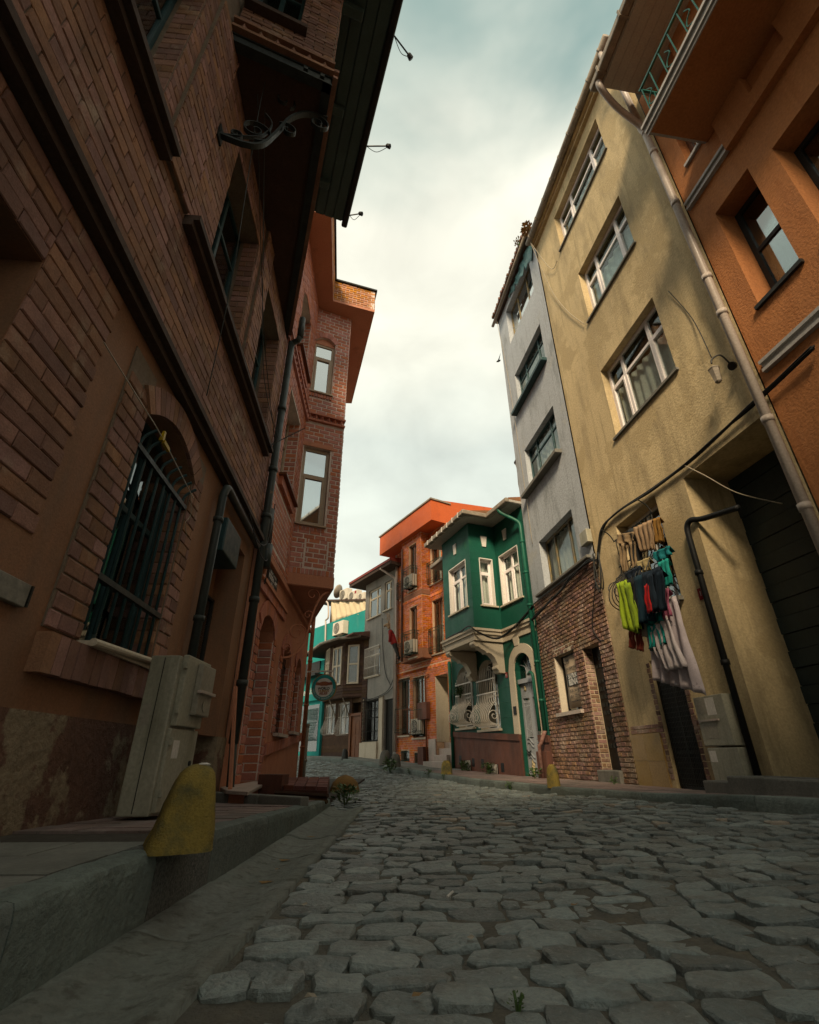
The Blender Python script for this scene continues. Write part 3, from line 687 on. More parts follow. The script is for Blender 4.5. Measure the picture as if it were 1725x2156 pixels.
for f, L, nn in ((FN, bl, 6), (FNo, ol, 24)):       # course of bricks set cornerwise
    st = L/nn
    for i in range(nn):
        c = st*(i+.5); q = MB(); q.prism([f.P(c-st*.46, ZB+.27, -.02), f.P(c, ZB+.27, .09), f.P(c+st*.46, ZB+.27, -.02)], (0, 0, .13)); build('brick', q, m_brickA, TA)
    mb = MB(); mb.box(f, -.03, L+.03, ZB+.20, ZB+.265, -.1, .10); mb.box(f, -.03, L+.03, ZB+.405, ZB+.47, -.1, .11); mb.box(f, 0, L, ZB+.26, ZB+.41, -.2, -.01); build('dogtooth_course', mb, m_brickA, TA)
hN = [(.12, .80, 10.55, 12.5)]
mb = MB(); wallpanel(mb, FN, 0, bl, ZB+.47, 13.1, [hN[0]+(.25,)]); wallpanel(mb, FNo, 0, ol, ZB+.47, 13.1, [(1.0, 2.0, 10.6, 12.4), (3.0, 4.0, 10.6, 12.4)]); build('wall', mb, m_mortA, TA)
lay(lst, FN, 0, bl, ZB+.47, 13.1, .30, .10, .014, hN, dep=.022); lay(lst, FNo, 0, ol, ZB+.47, 13.1, .30, .10, .014, [(1.0, 2.0, 10.6, 12.4), (3.0, 4.0, 10.6, 12.4)], dep=.022)
put_bricks(TA, lst, m_brickA)
bpart('window_sill', TA, m_ledge, FN, .02, .92, 10.45, 10.55, 0, .14)
window(TA, FN, .12, .80, 10.55, 12.5, -.12, m_tealfr, mull=(.46,), trans=(11.9,), gm=m_glassd)
for a in (1.0, 3.0): window(TA, FNo, a, a+1, 10.6, 12.4, -.12, m_tealfr, mull=(a+.5,), gm=m_glassd)
mb = MB(); mb.prism([Vector((p.x, p.y, ZB+.5)) for p in (PA1+Vector((-.0, .12, 0)), PA2+Vector((-.2, .35, 0)), PA3+Vector((-.15, -.3, 0)))], (0, 0, 3)); build('inner_walls', mb, m_room, TA)
# eaves
EZ = 13.05; ov = .92
def eavepts(o):
    return [FNo.P(-3.6, 0, o), FNo.P(ol-1.0, 0, o), FNo.P(ol-1.0, 0, -3.5), FNo.P(-3.6, 0, -3.5)]
e1 = eavepts(ov); mb = MB(); nb = 5
mb.prism([Vector((p.x, p.y, EZ+.03)) for p in e1], (0, 0, .08)); build('eaves', mb, m_soffit, TA)
for k in range(nb):
    a, b = -.25+(ov+.23)*k/nb, -.25+(ov+.23)*(k+1)/nb; bpart('eaves_board', TA, m_soffit, FNo, -3.6, ol-1.0, EZ-.0, EZ+.03, a+.012, b-.012)
for s in (.15, 1.75, 3.3): bpart('rafter_end', TA, m_soffit, FNo, s, s+.16, EZ-.16, EZ+.0, -.1, .42, bevel=.02)
gt = MB(); gt.strip([FNo.P(-3.6, EZ+.06, ov+.07), FNo.P(ol-.85, EZ+.06, ov+.07)], .15, .15, (0, 0, 1)); build('gutter', gt, m_dark, TA, bevel=.04)
mb = MB(); mb.hexa([Vector((p.x, p.y, EZ+.11)) for p in e1]+[e1[0]+Vector((0, 0, EZ+.2)), e1[1]+Vector((0, 0, EZ+.2)), Vector((e1[2].x, e1[2].y, EZ+1.5)), Vector((e1[3].x, e1[3].y, EZ+1.5))]); build('roof', mb, m_tile, TA)
mb = MB(); mb.box(FA, -5.9, -2.5, 13.0, 13.12, -5, .75); build('eaves', mb, m_soffit, TA)
mb = MB(); mb.hexa([FA.P(-5.9, 13.12, -5), FA.P(3.9, 13.12, -5), FA.P(3.9, 13.12, -.4), FA.P(-5.9, 13.12, .7), FA.P(-5.9, 14.7, -5), FA.P(3.9, 14.7, -5), FA.P(3.9, 13.25, -.4), FA.P(-5.9, 13.25, .7)]); build('roof', mb, m_tile, TA)
# little flood lamps on arms along the gutter
for i, (s, L, an) in enumerate(((-1.15, .55, .25), (.35, .42, -.45), (2.35, .48, .35), (4.02, .28, .5))):
    p0 = FNo.P(s, EZ+.08, ov+.15); T_ = thing('flood_lamp', ('fourth', 'third', 'second', 'first')[i]+' small black flood lamp from the gutter end above red brick house', 'lamp', p0, 'flood lamps along the dark eaves')
    dv = (FNo.n*math.cos(an)-FNo.d*math.sin(an)); p1 = p0+dv*L
    part('arm', T_, m_black, lambda m: m.tube([p0-dv*.1, p1], .016, 6))
    part('lamp_head', T_, m_black, lambda m: (m.lathe(p1, [(.03, -.05), (.045, -.03), (.055, .05), (.04, .06)], axis=(dv+Vector((0, 0, -.6))), n=10)))
    part('cable', T_, m_cable, lambda m: m.tube(bez([p0+Vector((0, 0, -.02)), p0+dv*L*.5+Vector((0, 0, -.13))+FNo.d*.06, p1+Vector((0, 0, -.03))], 8), .007, 5))
# scroll bracket under the bay
b0 = FA.P(-.96, 7.92, .06); b1 = Vector((-1.25, 3.80, ZB-.06)); e1_ = (b1-b0); e1h = Vector((e1_.x, e1_.y, 0)).normalized(); upv = Vector((0, 0, 1)); sd = e1h.cross(upv); Lh = Vector((e1_.x, e1_.y)).length; Hh = e1_.z
Q = lambda a, b: b0+e1h*(Lh*a)+upv*(Hh*b)
mb = MB()
mb.strip(bez([Q(-.02, .0), Q(.22, .0), Q(.40, .10), Q(.52, .40), Q(.62, .72), Q(.78, .93), Q(1.02, 1.0)], 8), .075, .035, sd)
mb.strip(curl(Q(.93, .84), e1h, upv, .17, 1.5, -7.5, 26), .06, .014, sd)
mb.strip(curl(Q(.30, .28), e1h, upv, .24, -1.5, 8.5, 30), .06, .014, sd)
mb.strip(curl(Q(.13, .10), e1h, upv, .10, -1.2, 7, 20), .05, .012, sd)
mb.strip(curl(Q(.62, .50), e1h, upv, .15, 2.6, -4.5, 22), .06, .014, sd)
mb.strip(bez([Q(.02, .02), Q(.2, .10), Q(.38, .24), Q(.45, .48), Q(.36, .62)], 6), .05, .014, sd)
mb.strip(curl(Q(.52, 1.0), e1h, upv, .18, -1.0, 6.5, 22), .05, .012, sd)
for z in (-.0,): mb.box(FA, -1.03, -.89, 7.80, 8.06, .03, .07)
build('scroll_bracket', mb, m_iron, TA)
# meter box over the recess, downpipes
mb = MB(); mb.box(FA, 1.95, 2.75, 3.30, 3.82, -.40, .10); build('meter_box', mb, m_tealfr, TA, bevel=.02)
pipe = MB(); pipe.tube([FA.P(1.55, 1.50, .10), FA.P(1.55, 3.95, .10)]+bez([FA.P(1.55, 3.95, .10), FA.P(1.6, 4.10, .12), FA.P(1.75, 4.12, .12)], 4)+[FA.P(3.7, 4.10, .12)], .055, 10)
for z in (2.2, 3.55): pipe.tube([FA.P(1.55, z, .1), FA.P(1.55, z+.06, .1)], .07, 10)
build('waste_pipe', pipe, m_pipeg, TA, smooth=True)
pipe = MB(); PS = 3.98
pipe.tube([FA.P(PS-.1, 10.1, .33), FA.P(PS-.1, 9.5, .33)], .075, 12); pipe.tube([FA.P(PS-.1, 9.5, .33), FA.P(PS-.06, 9.42, .28), FA.P(PS, 9.40, .16), FA.P(PS, 9.3, .13)], .07, 10)
pipe.tube([FA.P(PS, 9.4, .13), FA.P(PS, .9, .13)], .075, 12)
for z in (7.4, 5.85, 4.8, 3.15, 1.75): pipe.tube([FA.P(PS, z, .13), FA.P(PS, z+.09, .13)], .092, 12)
pipe.tube([FA.P(PS+.12, 5.05, .15), FA.P(PS+.12, 4.35, .15)], .09, 12); pipe.tube([FA.P(PS+.12, 3.85, .2), FA.P(PS+.12, 4.3, .2)], .1, 12)
pipe.tube([FA.P(PS, .95, .13), FA.P(PS-.03, .1, .2)], .06, 10)
build('downpipe', pipe, m_pipeg, TA, smooth=True)
# glazed shop door in the recess
window(TA, FA, 2.6, 3.42, .22, 3.0, -.36, m_dark, trans=(.8, 1.3, 1.9), gm=m_glassd, name='door', fwid=.05)
# old board on the wall
ob = thing('wooden_sign_board', 'weathered grey wooden board fixed on brown stucco wall', 'board', FA.P(-1.7, 1.5, .02))
mb = MB(); mb.box(FA, -2.1, -1.36, 1.545, 1.69, .005, .05)
build('board', mb, M('wood_grey', (.30, .28, .23), (.2, .19, .155), scale=9, bump=.6, bscale=18), ob, bevel=.006)
mb = MB(); mb.box(FA, -1.36, -1.345, 1.55, 1.685, .003, .06); build('end_strip', mb, m_dark, ob)

# ================================================================ HOUSE B: red painted brick house with white joints
TB = thing('brick_house', 'red painted brick house with white joints, arched windows and corner bay', 'house', FB.P(3, .05))
def zcourse(s): return .97+(s-2.85)*.086
hB = [(1.22, 2.50, .2, 3.36, .50), (3.62, 4.70, 1.18, 3.20, .40), (5.55, 6.42, 1.30, 3.22, .40)]
mb = MB(); wallpanel(mb, FB, 0.06, 7.45, -.1, 4.36, hB)
archfill(mb, FB, 1.22, 2.50, 2.95, 3.36, 0, .50); archfill(mb, FB, 3.62, 4.70, 2.75, 3.20, 0, .40); archfill(mb, FB, 5.55, 6.42, 2.82, 3.22, 0, .40)
build('wall', mb, m_stucB, TB)
lst = []
white_joint = []
for (s0, s1, z0, zs, zc, rd) in ((1.22, 2.50, .3, 2.95, 3.36, .5), (3.62, 4.70, 1.2, 2.75, 3.20, .4), (5.55, 6.42, 1.32, 2.82, 3.22, .4)):
    for (a, b) in ((s0-.30, s0), (s1, s1+.26)):
        mb = MB(); mb.box(FB, a, b, z0, zs+.1, -.01, .008); build('surround_joint', mb, m_mortB, TB)
        lay(lst, FB, a, b, z0, zs+.1, .30, .155, .022, w=.008, dep=.025)
    for (o, nn) in ((s1, -FB.d), (s0, FB.d)):
        f = Fr((0, 0), 0); f.o = FB.P(o, 0, 0); f.d = -FB.n; f.n = nn
        mb = MB(); mb.box(f, .0, rd-.02, z0, zs, -.02, .004); build('reveal_joint', mb, m_mortB, TB)
        lay(lst, f, .0, rd-.02, z0, zs, rd+.05, .155, .022, w=.004, dep=.012)
    voussoirs(TB, FB, s0, s1, zs, zc, .30, m_brickB, w=.006, dep=.03, n=13)
n = 44
for i in range(n):      # sloping soldier course under the windows
    s = 2.82+i*(4.62/n); q = MB(); z = zcourse(s); q.box(FB, s+.006, s+4.62/n-.006, z-.22, z, 0, .055); build('brick', q, m_brickB, TB)
# upper wall
hUB = [(1.02, 2.50, 6.42, 8.85), (1.0, 2.35, 10.35, 12.6)]
mb = MB(); wallpanel(mb, FB, 0.04, 7.45, 4.42, 14.2, [h+(.36,) for h in hUB], w=.02); build('wall', mb, m_mortB, TB)
lay(lst, FB, 0.04, 7.45, 4.42, 14.2, .31, .135, .030, [hUB[0], (1.0, 2.35, 10.35, 12.2, 12.6), (.55, 2.75, 4.75, 6.0)], w=.02, dep=.012)
lay(lst, FB, .55, 2.75, 4.75, 6.0, .31, .135, .030, w=.02, dep=.006)
for h in hUB:
    for (o, nn) in ((h[1], -FB.d), (h[0], FB.d)):
        f = Fr((0, 0), 0); f.o = FB.P(o, 0, .02); f.d = -FB.n; f.n = nn; lay(lst, f, 0, .30, h[2], h[3], .31, .135, .030, w=0, dep=.012)
    m_ = (h[0]+h[1])/2; window(TB, FB, h[0], h[1], h[2], h[3], -.28, m_beigefr, mull=(m_,), trans=(h[2]+1.6,), gm=m_glassr)
    mb = MB(); mb.box(FB, h[0]-.06, h[1]+.06, h[2]-.09, h[2]-.03, .0, .20); build('window_sill', mb, m_brownfr, TB)
    for i in range(10):
        a = h[0]-.02+i*(h[1]-h[0]+.04)/10; q = MB(); q.box(FB, a+.012, a+(h[1]-h[0]+.04)/10-.012, h[2]-.30, h[2]-.09, .02, .11); build('brick', q, m_brickB, TB)
mb = MB()
for (z0, z1, w) in ((4.30, 4.38, .09), (4.38, 4.44, .06)): mb.box(FB, .05, 7.5, z0, z1, -.05, w)
build('cornice', mb, m_stucB, TB)
mb = MB(); mb.box(FB, .4, 3.3, 3.80, 3.88, 0, .10); build('ledge', mb, m_stucB, TB)
for i in range(22):
    a = .4+i*(2.9/22); q = MB(); q.box(FB, a+.008, a+2.9/22-.008, 3.62, 3.80, 0, .06); build('brick', q, m_brickB, TB)
def dogtooth(T, f, L, z, mat, st, h=.13, out=.12):
    mb = MB(); mb.box(f, -.02, L+.02, z-.06, z, -.02, out*.8); mb.box(f, -.02, L+.02, z+h, z+h+.06, -.02, out+.02); build('dogtooth_ledge', mb, mat, T)
    n = max(1, round(L/st))
    for i in range(n):
        c = L*(i+.5)/n; q = MB(); q.prism([f.P(c-st*.46, z, 0), f.P(c, z, out), f.P(c+st*.46, z, 0)], (0, 0, h)); build('brick', q, mat, T)
dogtooth(TB, FB, 3.15, 9.55, m_brickB, .21)
# corner bay
Bw, Bo, Bf = FB.P(3.15, 0), Vector((-1.98, 11.81, 0)), FB.P(7.42, 0)
FBn = Fr(Bw, to=Bo); FBo = Fr(Bo, to=Bf)
if FBn.n.y > 0: FBn.n = -FBn.n
if FBo.n.x < 0: FBo.n = -FBo.n
bl, ol = FBn.len, FBo.len; ZS = 4.52; ZT = 14.2
mb = MB(); mb.prism([Vector((p.x, p.y, ZS-.02)) for p in (Bw, Bo, Bf)], (0, 0, .1)); build('bay_soffit', mb, m_stucB, TB)
mb = MB()
for f, L in ((FBn, bl), (FBo, ol)): mb.box(f, -.02, L+.03, ZS, ZS+.30, -.12, .035)
build('bay_beam', mb, m_stucB, TB)
hb = [(.06, .82, 6.20, 8.66), (.03, .70, 10.65, 12.98)]
mb = MB(); wallpanel(mb, FBn, 0, bl, ZS+.3, ZT, [(*hb[0], .2), (*hb[1], .2)]); wallpanel(mb, FBo, 0, ol, ZS+.3, ZT, [(.8, 1.8, 6.2, 8.6), (2.6, 3.6, 6.2, 8.6)]); archfill(mb, FBn, .03, .70, 12.78, 12.98, 0, .2)
build('wall', mb, m_mortB, TB)
lay(lst, FBn, 0, bl, ZS+.46, ZT, .30, .135, .030, [(.02, .86, 6.0, 8.80), (.03, .70, 10.45, 12.78, 12.98), (0, bl, 9.5, 9.8), (.36, .98, 5.0, 5.85)], dep=.012)
lay(lst, FBn, .38, .96, 5.02, 5.83, .30, .135, .030, dep=.005)
lay(lst, FBo, 0, ol, ZS+.3, ZT, .30, .135, .030, [(.8, 1.8, 6.2, 8.6), (2.6, 3.6, 6.2, 8.6)], dep=.022)
for i in range(11):
    q = MB(); a = bl*i/11; q.box(FBn, a+.01, a+bl/11-.01, ZS+.31, ZS+.45, 0, .02); build('brick', q, m_brickB, TB)
for i in range(8):
    q = MB(); a = .04+.8*i/8; q.box(FBn, a+.01, a+.09, 6.02, 6.13, 0, .02); build('brick', q, m_brickB, TB)
    q = MB(); a = .0+.72*i/8; q.box(FBn, a+.01, a+.08, 10.46, 10.58, 0, .05); build('brick', q, m_brickB, TB)
voussoirs(TB, FBn, .03, .70, 12.78, 12.98, .2, m_brickB, w=.0, dep=.022, n=9)
bpart('lintel', TB, m_stucB, FBn, .02, .90, 8.66, 8.80, 0, .03)
for (h, zs) in ((hb[0], 7.75), (hb[1], 12.15)):
    window(TB, FBn, h[0]+.0, h[1], h[2], h[3]-(.02 if h[2] < 9 else .25), -.10, m_beigefr, trans=(zs,), gm=m_glassr, fwid=.085, sash=[(h[0]+.085, h[1]-.085, h[2]+.06, zs-.04)])
    bpart('window_sill', TB, m_beigefr, FBn, h[0]-.03, h[1]+.04, h[2]-.05, h[2], -.08, .09)
for a in (.8, 2.6): window(TB, FBo, a, a+1, 6.2, 8.6, -.1, m_beigefr, mull=(a+.5,), gm=m_glassr)
bpart('arch_infill', TB, m_stucB, FBn, .03, .70, 12.72, 12.97, -.14, -.08)
dogtooth(TB, FBn, bl, 9.60, m_brickB, .19)
put_bricks(TB, lst, m_brickB)
mb = MB(); mb.prism([Vector((p.x, p.y, ZS+.3)) for p in (Bw+Vector((-.1, .35, 0)), Bo+Vector((-.25, .45, 0)), Bf+Vector((-.3, -.4, 0)))], (0, 0, ZT-ZS-.3)); build('inner_walls', mb, m_room, TB)
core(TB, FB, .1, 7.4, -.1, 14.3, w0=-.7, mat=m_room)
mb = MB(); mb.box(FB, 7.38, 7.46, -.1, 14.2, -6, -.002); build('end_wall', mb, m_stucB, TB)
# roof slab with brick parapet
e0, e1, e2, e3 = FB.P(-.1, 0, .75), Vector((-2.56, 11.2, 0)), Vector((-1.15, 11.5, 0)), FB.P(8.0, 0, .85)
ring = [FB.P(-.1, 0, -3), e0, Vector((-2.50, 11.05, 0)), e2, e3, FB.P(8.0, 0, -3)]
mb = MB(); mb.prism([Vector((p.x, p.y, ZT)) for p in ring], (0, 0, .1)); build('eaves_slab', mb, m_stucB, TB)
FP = Fr((-2.50, 11.05), to=(e2.x, e2.y)); FP.n = -FP.n if FP.n.y > 0 else FP.n
FP2 = Fr((e2.x, e2.y), to=(e3.x, e3.y)); FP2.n = -FP2.n if FP2.n.x < 0 else FP2.n
FP0 = Fr((e0.x, e0.y), to=(-2.50, 11.05)); FP0.n = -FP0.n if FP0.n.x < 0 else FP0.n
pl_ = []
mb = MB()
for f in (FP0, FP, FP2): mb.box(f, 0, f.len, ZT+.1, ZT+1.0, -.22, -.02)
build('parapet', mb, m_mortB, TB)
mbrickP = M('brick_parapet', (.50, .21, .06), (.40, .16, .05), scale=3, bump=.3, use_rnd=.2, patch=(.14, .11, .05), pscale=1.6, pr=(.62, .75))
for f in (FP0, FP, FP2): lay(pl_, f, 0, f.len, ZT+.1, ZT+1.0, .26, .10, .018, w=-.02, dep=.02)
put_bricks(TB, pl_, mbrickP, n=90)
mb = MB()
for f in (FP0, FP, FP2): mb.box(f, -.03, f.len+.05, ZT+1.0, ZT+1.06, -.3, .06)
build('parapet_cap', mb, m_dark, TB)
mb = MB(); mb.box(FB, 0, 7.8, 14.3, 15.2, -5, -1.2); build('roof', mb, m_tile, TB)
# door, narrow windows with bars, plate
window(TB, FB, 1.22, 2.50, .3, 3.34, -.42, m_dark, mull=(1.86,), trans=(2.5,), gm=m_glassd, name='door')
bpart('intercom', TB, m_black, jr.__class__((0, 0), 0) if False else FB, 2.36, 2.48, 1.95, 2.35, -.36, -.28)
for (a, b, z) in ((3.62, 4.70, 1.2), (5.55, 6.42, 1.32)):
    window(TB, FB, a, b, z, 3.2, -.34, m_dark, mull=((a+b)/2,), trans=(2.6,), gm=m_glassd)
    bars(TB, FB, 'window_grille', m_dark, [[FB.P(a, z+.35, -.1), FB.P(b, z+.35, -.1)], [FB.P(a, 2.75, -.1), FB.P(b, 2.75, -.1)]], [[FB.P(a+.1+i*(b-a-.2)/5, z+.03, -.1), FB.P(a+.1+i*(b-a-.2)/5, 2.95, -.1)] for i in range(6)], r=.011)
    mb = MB(); mb.box(FB, a-.05, b+.05, z-.07, z, -.3, .14); build('window_sill', mb, m_marble, TB)
mb = MB(); q0 = FBn.P(.25, 3.0, 0); 
# scroll bracket under this bay
bb0 = FB.P(3.2, 2.75, .05); bb1 = Bo+Vector((-.12, .05, ZS-.05)); ee = bb1-bb0; eh = Vector((ee.x, ee.y, 0)).normalized(); Lh = Vector((ee.x, ee.y)).length; Hh = ee.z; sd = eh.cross(upv)
Q2 = lambda a, b: bb0+eh*(Lh*a)+upv*(Hh*b)
mb.strip(bez([Q2(0, 0), Q2(.25, .04), Q2(.48, .18), Q2(.60, .45), Q2(.70, .72), Q2(.85, .92), Q2(1.02, 1.0)], 8), .07, .04, sd)
mb.strip(curl(Q2(.32, .36), eh, upv, .26, -1.4, 8.5, 30), .05, .014, sd); mb.strip(curl(Q2(.55, .62), eh, upv, .14, -1, 7, 22), .05, .014, sd)
mb.strip(curl(Q2(.62, .92), eh, upv, .2, -1, 6.5, 22), .05, .012, sd); mb.strip(curl(Q2(.1, .14), eh, upv, .13, -1.2, 7, 20), .05, .012, sd)
build('scroll_bracket', mb, m_stucB, TB)
for w, m_, s, z0 in ((.10, m_pipeo, 7.52, 4.5), (.16, m_gutter, 7.66, 1.6)):
    pp = MB(); pp.tube([FB.P(s, -.1, w), FB.P(s, z0 if z0 < 4 else 9, w)], .065, 12)
    for z in ((.95, 2.1, 3.4) if z0 > 4 else (.6, 1.55)): pp.tube([FB.P(s, z, w), FB.P(s, z+.06, w)], .08, 12)
    build('downpipe', pp, m_, TB, smooth=True)
pp = MB(); pp.tube(bez([FB.P(.42, 4.75, .12), FB.P(.42, 4.0, .12), FB.P(.40, 3.75, .14), FB.P(.25, 3.68, .14)], 6), .055, 10); build('waste_pipe', pp, m_pipeo, TB, smooth=True)
# name plate
TP = thing('name_plate', 'black building name plate with white letters on red brick house', 'sign', FB.P(1.65, 3.9, .02))
bpart('plate', TP, m_black, FB, 1.22, 2.12, 3.93, 4.27, .01, .03)
text_on(TP, FB, 'BALAT & FENER', 1.67, 4.20, .032, .085, m_txtw); text_on(TP, FB, 'KÖZEN - APT', 1.67, 4.09, .032, .13, m_txtw, bold=.003); text_on(TP, FB, 'NO. 12', 1.67, 3.98, .032, .10, m_txtw)
# round hanging sign
SY = 14.9; FS = Fr((-2.53, SY), to=(-1.5, SY-.12)); FS.n = -FS.n if FS.n.y > 0 else FS.n
TS = thing('hanging_sign', 'round teal and white association sign hanging from white bracket arm', 'sign', (-2.53, SY, 2.1))
SC = Vector((-2.53, SY, 2.53))
def disc(mb, r, w0, w1, n=40, r0=0):
    ring_ = lambda r_, w: [SC+FS.d*(math.cos(2*math.pi*k/n)*r_)+upv*(math.sin(2*math.pi*k/n)*r_)+FS.n*w for k in range(n)]
    mb.add(ring_(r, w0)+ring_(r, w1), [tuple(range(n)), tuple(range(n, 2*n))]+[(i, (i+1) % n, n+(i+1) % n, n+i) for i in range(n)])
part('rim', TS, M('sign_rim', (.45, .25, .06), rough=.4), lambda m: disc(m, .375, -.03, .02))
part('ring', TS, M('sign_teal', (.03, .36, .36), rough=.4), lambda m: disc(m, .355, .0, .024))
part('face', TS, M('sign_white', (.85, .83, .78), rough=.4), lambda m: disc(m, .265, .0, .028))
hm = M('sign_hand', (.40, .14, .07), rough=.5); hm2 = M('sign_hand_dark', (.30, .09, .05), rough=.5)
for sgn, mt in ((1, hm), (-1, hm2)):     # two printed hands
    mb = MB(); mb.prism([SC+FS.d*(x*sgn)+upv*y+FS.n*(.029+.001*sgn) for x, y in ((-.25, .07), (-.24, .15), (-.14, .14), (-.03, .17), (.07, .145), (.12, .10), (.07, .065), (.0, .05), (-.08, .045), (-.13, .06))], FS.n*.002); build('printed_hand', mb, mt, TS)
FSc = FS.off(0); FSc.o = Vector((SC.x, SC.y, 0))
text_on(TS, FSc, 'WORLD', 0, 2.50, .031, .095, m_txtk, bold=.004); text_on(TS, FSc, 'HUMAN', 0, 2.43, .031, .085, M('sign_ochre', (.42, .22, .05)), bold=.004); text_on(TS, FSc, 'RELIEF', 0, 2.36, .031, .085, M('sign_brown', (.36, .12, .05)), bold=.004)
word = 'DÜNYA İNSANİ DAYANIŞMA DERNEĞİ'
for i, ch in enumerate(word):
    if ch == ' ': continue
    a = R(190)+R(160)*i/(len(word)-1); text_on(TS, FSc, ch, math.cos(a)*.31, 2.53+math.sin(a)*.31, .026, .06, m_txtw, rot=a+math.pi/2)
mb = MB(); mb.box(FSc, -.55, .24, 2.97, 3.01, -.02, .02); build('arm', mb, m_white, TS)
mb = MB(); mb.tube([SC+upv*.36, SC+upv*.46], .012, 6); build('hook', mb, m_dark, TS)

# ================================================================ YELLOW HOUSE
TY = thing('apartment_house', 'tall mustard yellow rendered house with white windows and laundry outside', 'house', FR_.P(-1.5, .2))
hY = [(-2.95, -.42, 13.50, 14.90, .30), (-2.86, -.88, 10.15, 11.82, .30), (-2.84, -.82, 6.72, 8.55, .26), (-1.48, -.12, 3.05, 4.95, .30), (-.98, -.22, .1, 2.22, .25), (-3.93, -2.25, .1, 4.85, .86)]
mb = MB(); wallpanel(mb, FR_, -4.11, .85, -.1, 15.45, hY); build('wall', mb, m_yellow, TY)
mb = MB(); mb.box(FR_, -4.11, .85, 15.45, 15.62, -3, .18); mb.box(FR_, -4.11, .85, 15.36, 15.45, -.1, .10); build('eaves', mb, m_yellow, TY)
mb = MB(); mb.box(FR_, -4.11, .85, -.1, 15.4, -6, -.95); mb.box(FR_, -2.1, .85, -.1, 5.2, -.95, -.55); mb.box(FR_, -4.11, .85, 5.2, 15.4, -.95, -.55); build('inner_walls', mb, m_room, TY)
mb = MB()
mb.hexa([FR_.P(-4.11, 15.62, -5), FR_.P(.85, 15.62, -5), FR_.P(.85, 15.62, .2), FR_.P(-4.11, 15.62, .2), FR_.P(-4.11, 17, -5), FR_.P(.85, 17, -5), FR_.P(.85, 15.7, .2), FR_.P(-4.11, 15.7, .2)]); build('roof', mb, m_tile, TY)
gt = MB(); gt.tube([FR_.P(-4.25, 15.58, .27), FR_.P(.85, 15.50, .27)], .085, 10)
for i in range(9): gt.tube([FR_.P(-4.0+i*.57, 15.575-.009*i, .27), FR_.P(-3.96+i*.57, 15.575-.009*i, .27)], .098, 10)
build('gutter', gt, m_gutter, TY, smooth=True)
pp = MB(); pp.tube(bez([FR_.P(-3.95, 15.5, .27), FR_.P(-3.95, 15.2, .27), FR_.P(-3.75, 14.9, .2), FR_.P(-3.85, 14.6, .12), FR_.P(-3.98, 13.8, .10)], 6)+[FR_.P(-4.02, 12.3, .10)]+bez([FR_.P(-4.02, 12.3, .10), FR_.P(-4.03, 12.0, .12), FR_.P(-4.08, 11.8, .13)], 4)+[FR_.P(-4.10, .2, .13)], .062, 10)
for z in (11.7, 11.0, 9.35, 7.4, 6.6, 4.6, 3.3): pp.tube([FR_.P(-4.09, z, .13), FR_.P(-4.09, z+.09, .13)], .075, 10)
build('downpipe', pp, m_pipew, TY, smooth=True)
for (h, cz) in ((hY[0], 14.45), (hY[1], 11.3), (hY[2], 8.0)):
    a, b, c, d = h[:4]; L = b-a; m1, m2 = a+L*.27, a+L*.73
    window(TY, FR_, a, b, c, d, -.16, m_pvc, mull=(m1, m2), trans=(cz,), fwid=.075, sash=[(a+.06, m1-.03, c+.06, cz-.03), (m2+.03, b-.06, c+.06, cz-.03)], curtain=[(m_curtb if h is not hY[2] else m_curt, .03, .97, cz+.0, c+.05)])
    mb = MB(); mb.box(FR_, a-.05, b+.07, c-.05, c, -.2, .05); build('window_sill', mb, m_concrete, TY)
# laundry window
window(TY, FR_, -1.48, -.12, 3.05, 4.95, -.26, m_white, mull=(-.8,), trans=(4.3,), gm=m_glassd)
mb = MB(); mb.box(FR_, -1.52, -.08, 2.98, 3.05, -.25, .10); build('window_sill', mb, m_concrete, TY)
vb = []
for i in range(12):
    s = -1.42+i*.112
    vb.append(bez([FR_.P(s, 4.62, .12), FR_.P(s, 4.0, .12), FR_.P(s, 3.80, .24), FR_.P(s, 3.55, .46), FR_.P(s, 3.30, .50), FR_.P(s, 3.16, .36), FR_.P(s, 3.10, .10)], 5))
gY = bars(TY, FR_, 'window_grille', m_dark, [], vb, r=.010, label='black bulging window grille used as a clothes rack')
for (z, w) in ((4.60, .12), (4.05, .12), (3.80, .24), (3.12, .14)): 
    q = MB(); q.tube([FR_.P(-1.48, z, w), FR_.P(-.12, z, w)], .013, 6); build('grille_rail', q, m_dark, gY)
for s in (-1.46, -.14):
    q = MB(); q.tube(curl(FR_.P(s, 3.55, .26), FR_.n, upv, .2, 0, 9, 30, .2), .010, 6); build('scroll', q, m_dark, gY)
for s in (-1.45, -.13):
    q = MB(); q.tube(bez([FR_.P(s, 4.6, .12), FR_.P(s, 4.75, .2), FR_.P(s, 4.85, .34)], 4), .012, 6); build('hook', q, m_dark, gY)
# mesh door with brick jambs
window(TY, FR_, -.98, -.22, .22, 2.22, -.07, m_dark, mull=(-.6,), trans=(.75,), gm=m_room, name='door', fwid=.05)
dg = MB()
for i in range(26):
    z = .30+i*.075; dg.tube([FR_.P(-.93, z, -.05), FR_.P(-.27, z+.0, -.05)], .007, 4)
for i in range(18):
    s = -.94+i*.04; dg.tube([FR_.P(s, .27, -.045), FR_.P(s, 2.18, -.045)], .006, 4)
build('door_mesh', dg, m_dark, TY, kind='stuff')
jl_ = []
lay(jl_, FR_, -1.10, -.98, .35, 2.1, .12, .09, .012, w=-.01, dep=.02); lay(jl_, FR_, -.22, -.10, .35, 2.2, .12, .09, .012, w=-.01, dep=.02)
lay(jl_, FR_, -1.55, -.98, 1.05, 1.19, .20, .07, .01, w=-.005, dep=.015); lay(jl_, FR_, -.22, .80, 1.06, 1.2, .20, .07, .01, w=-.005, dep=.015)
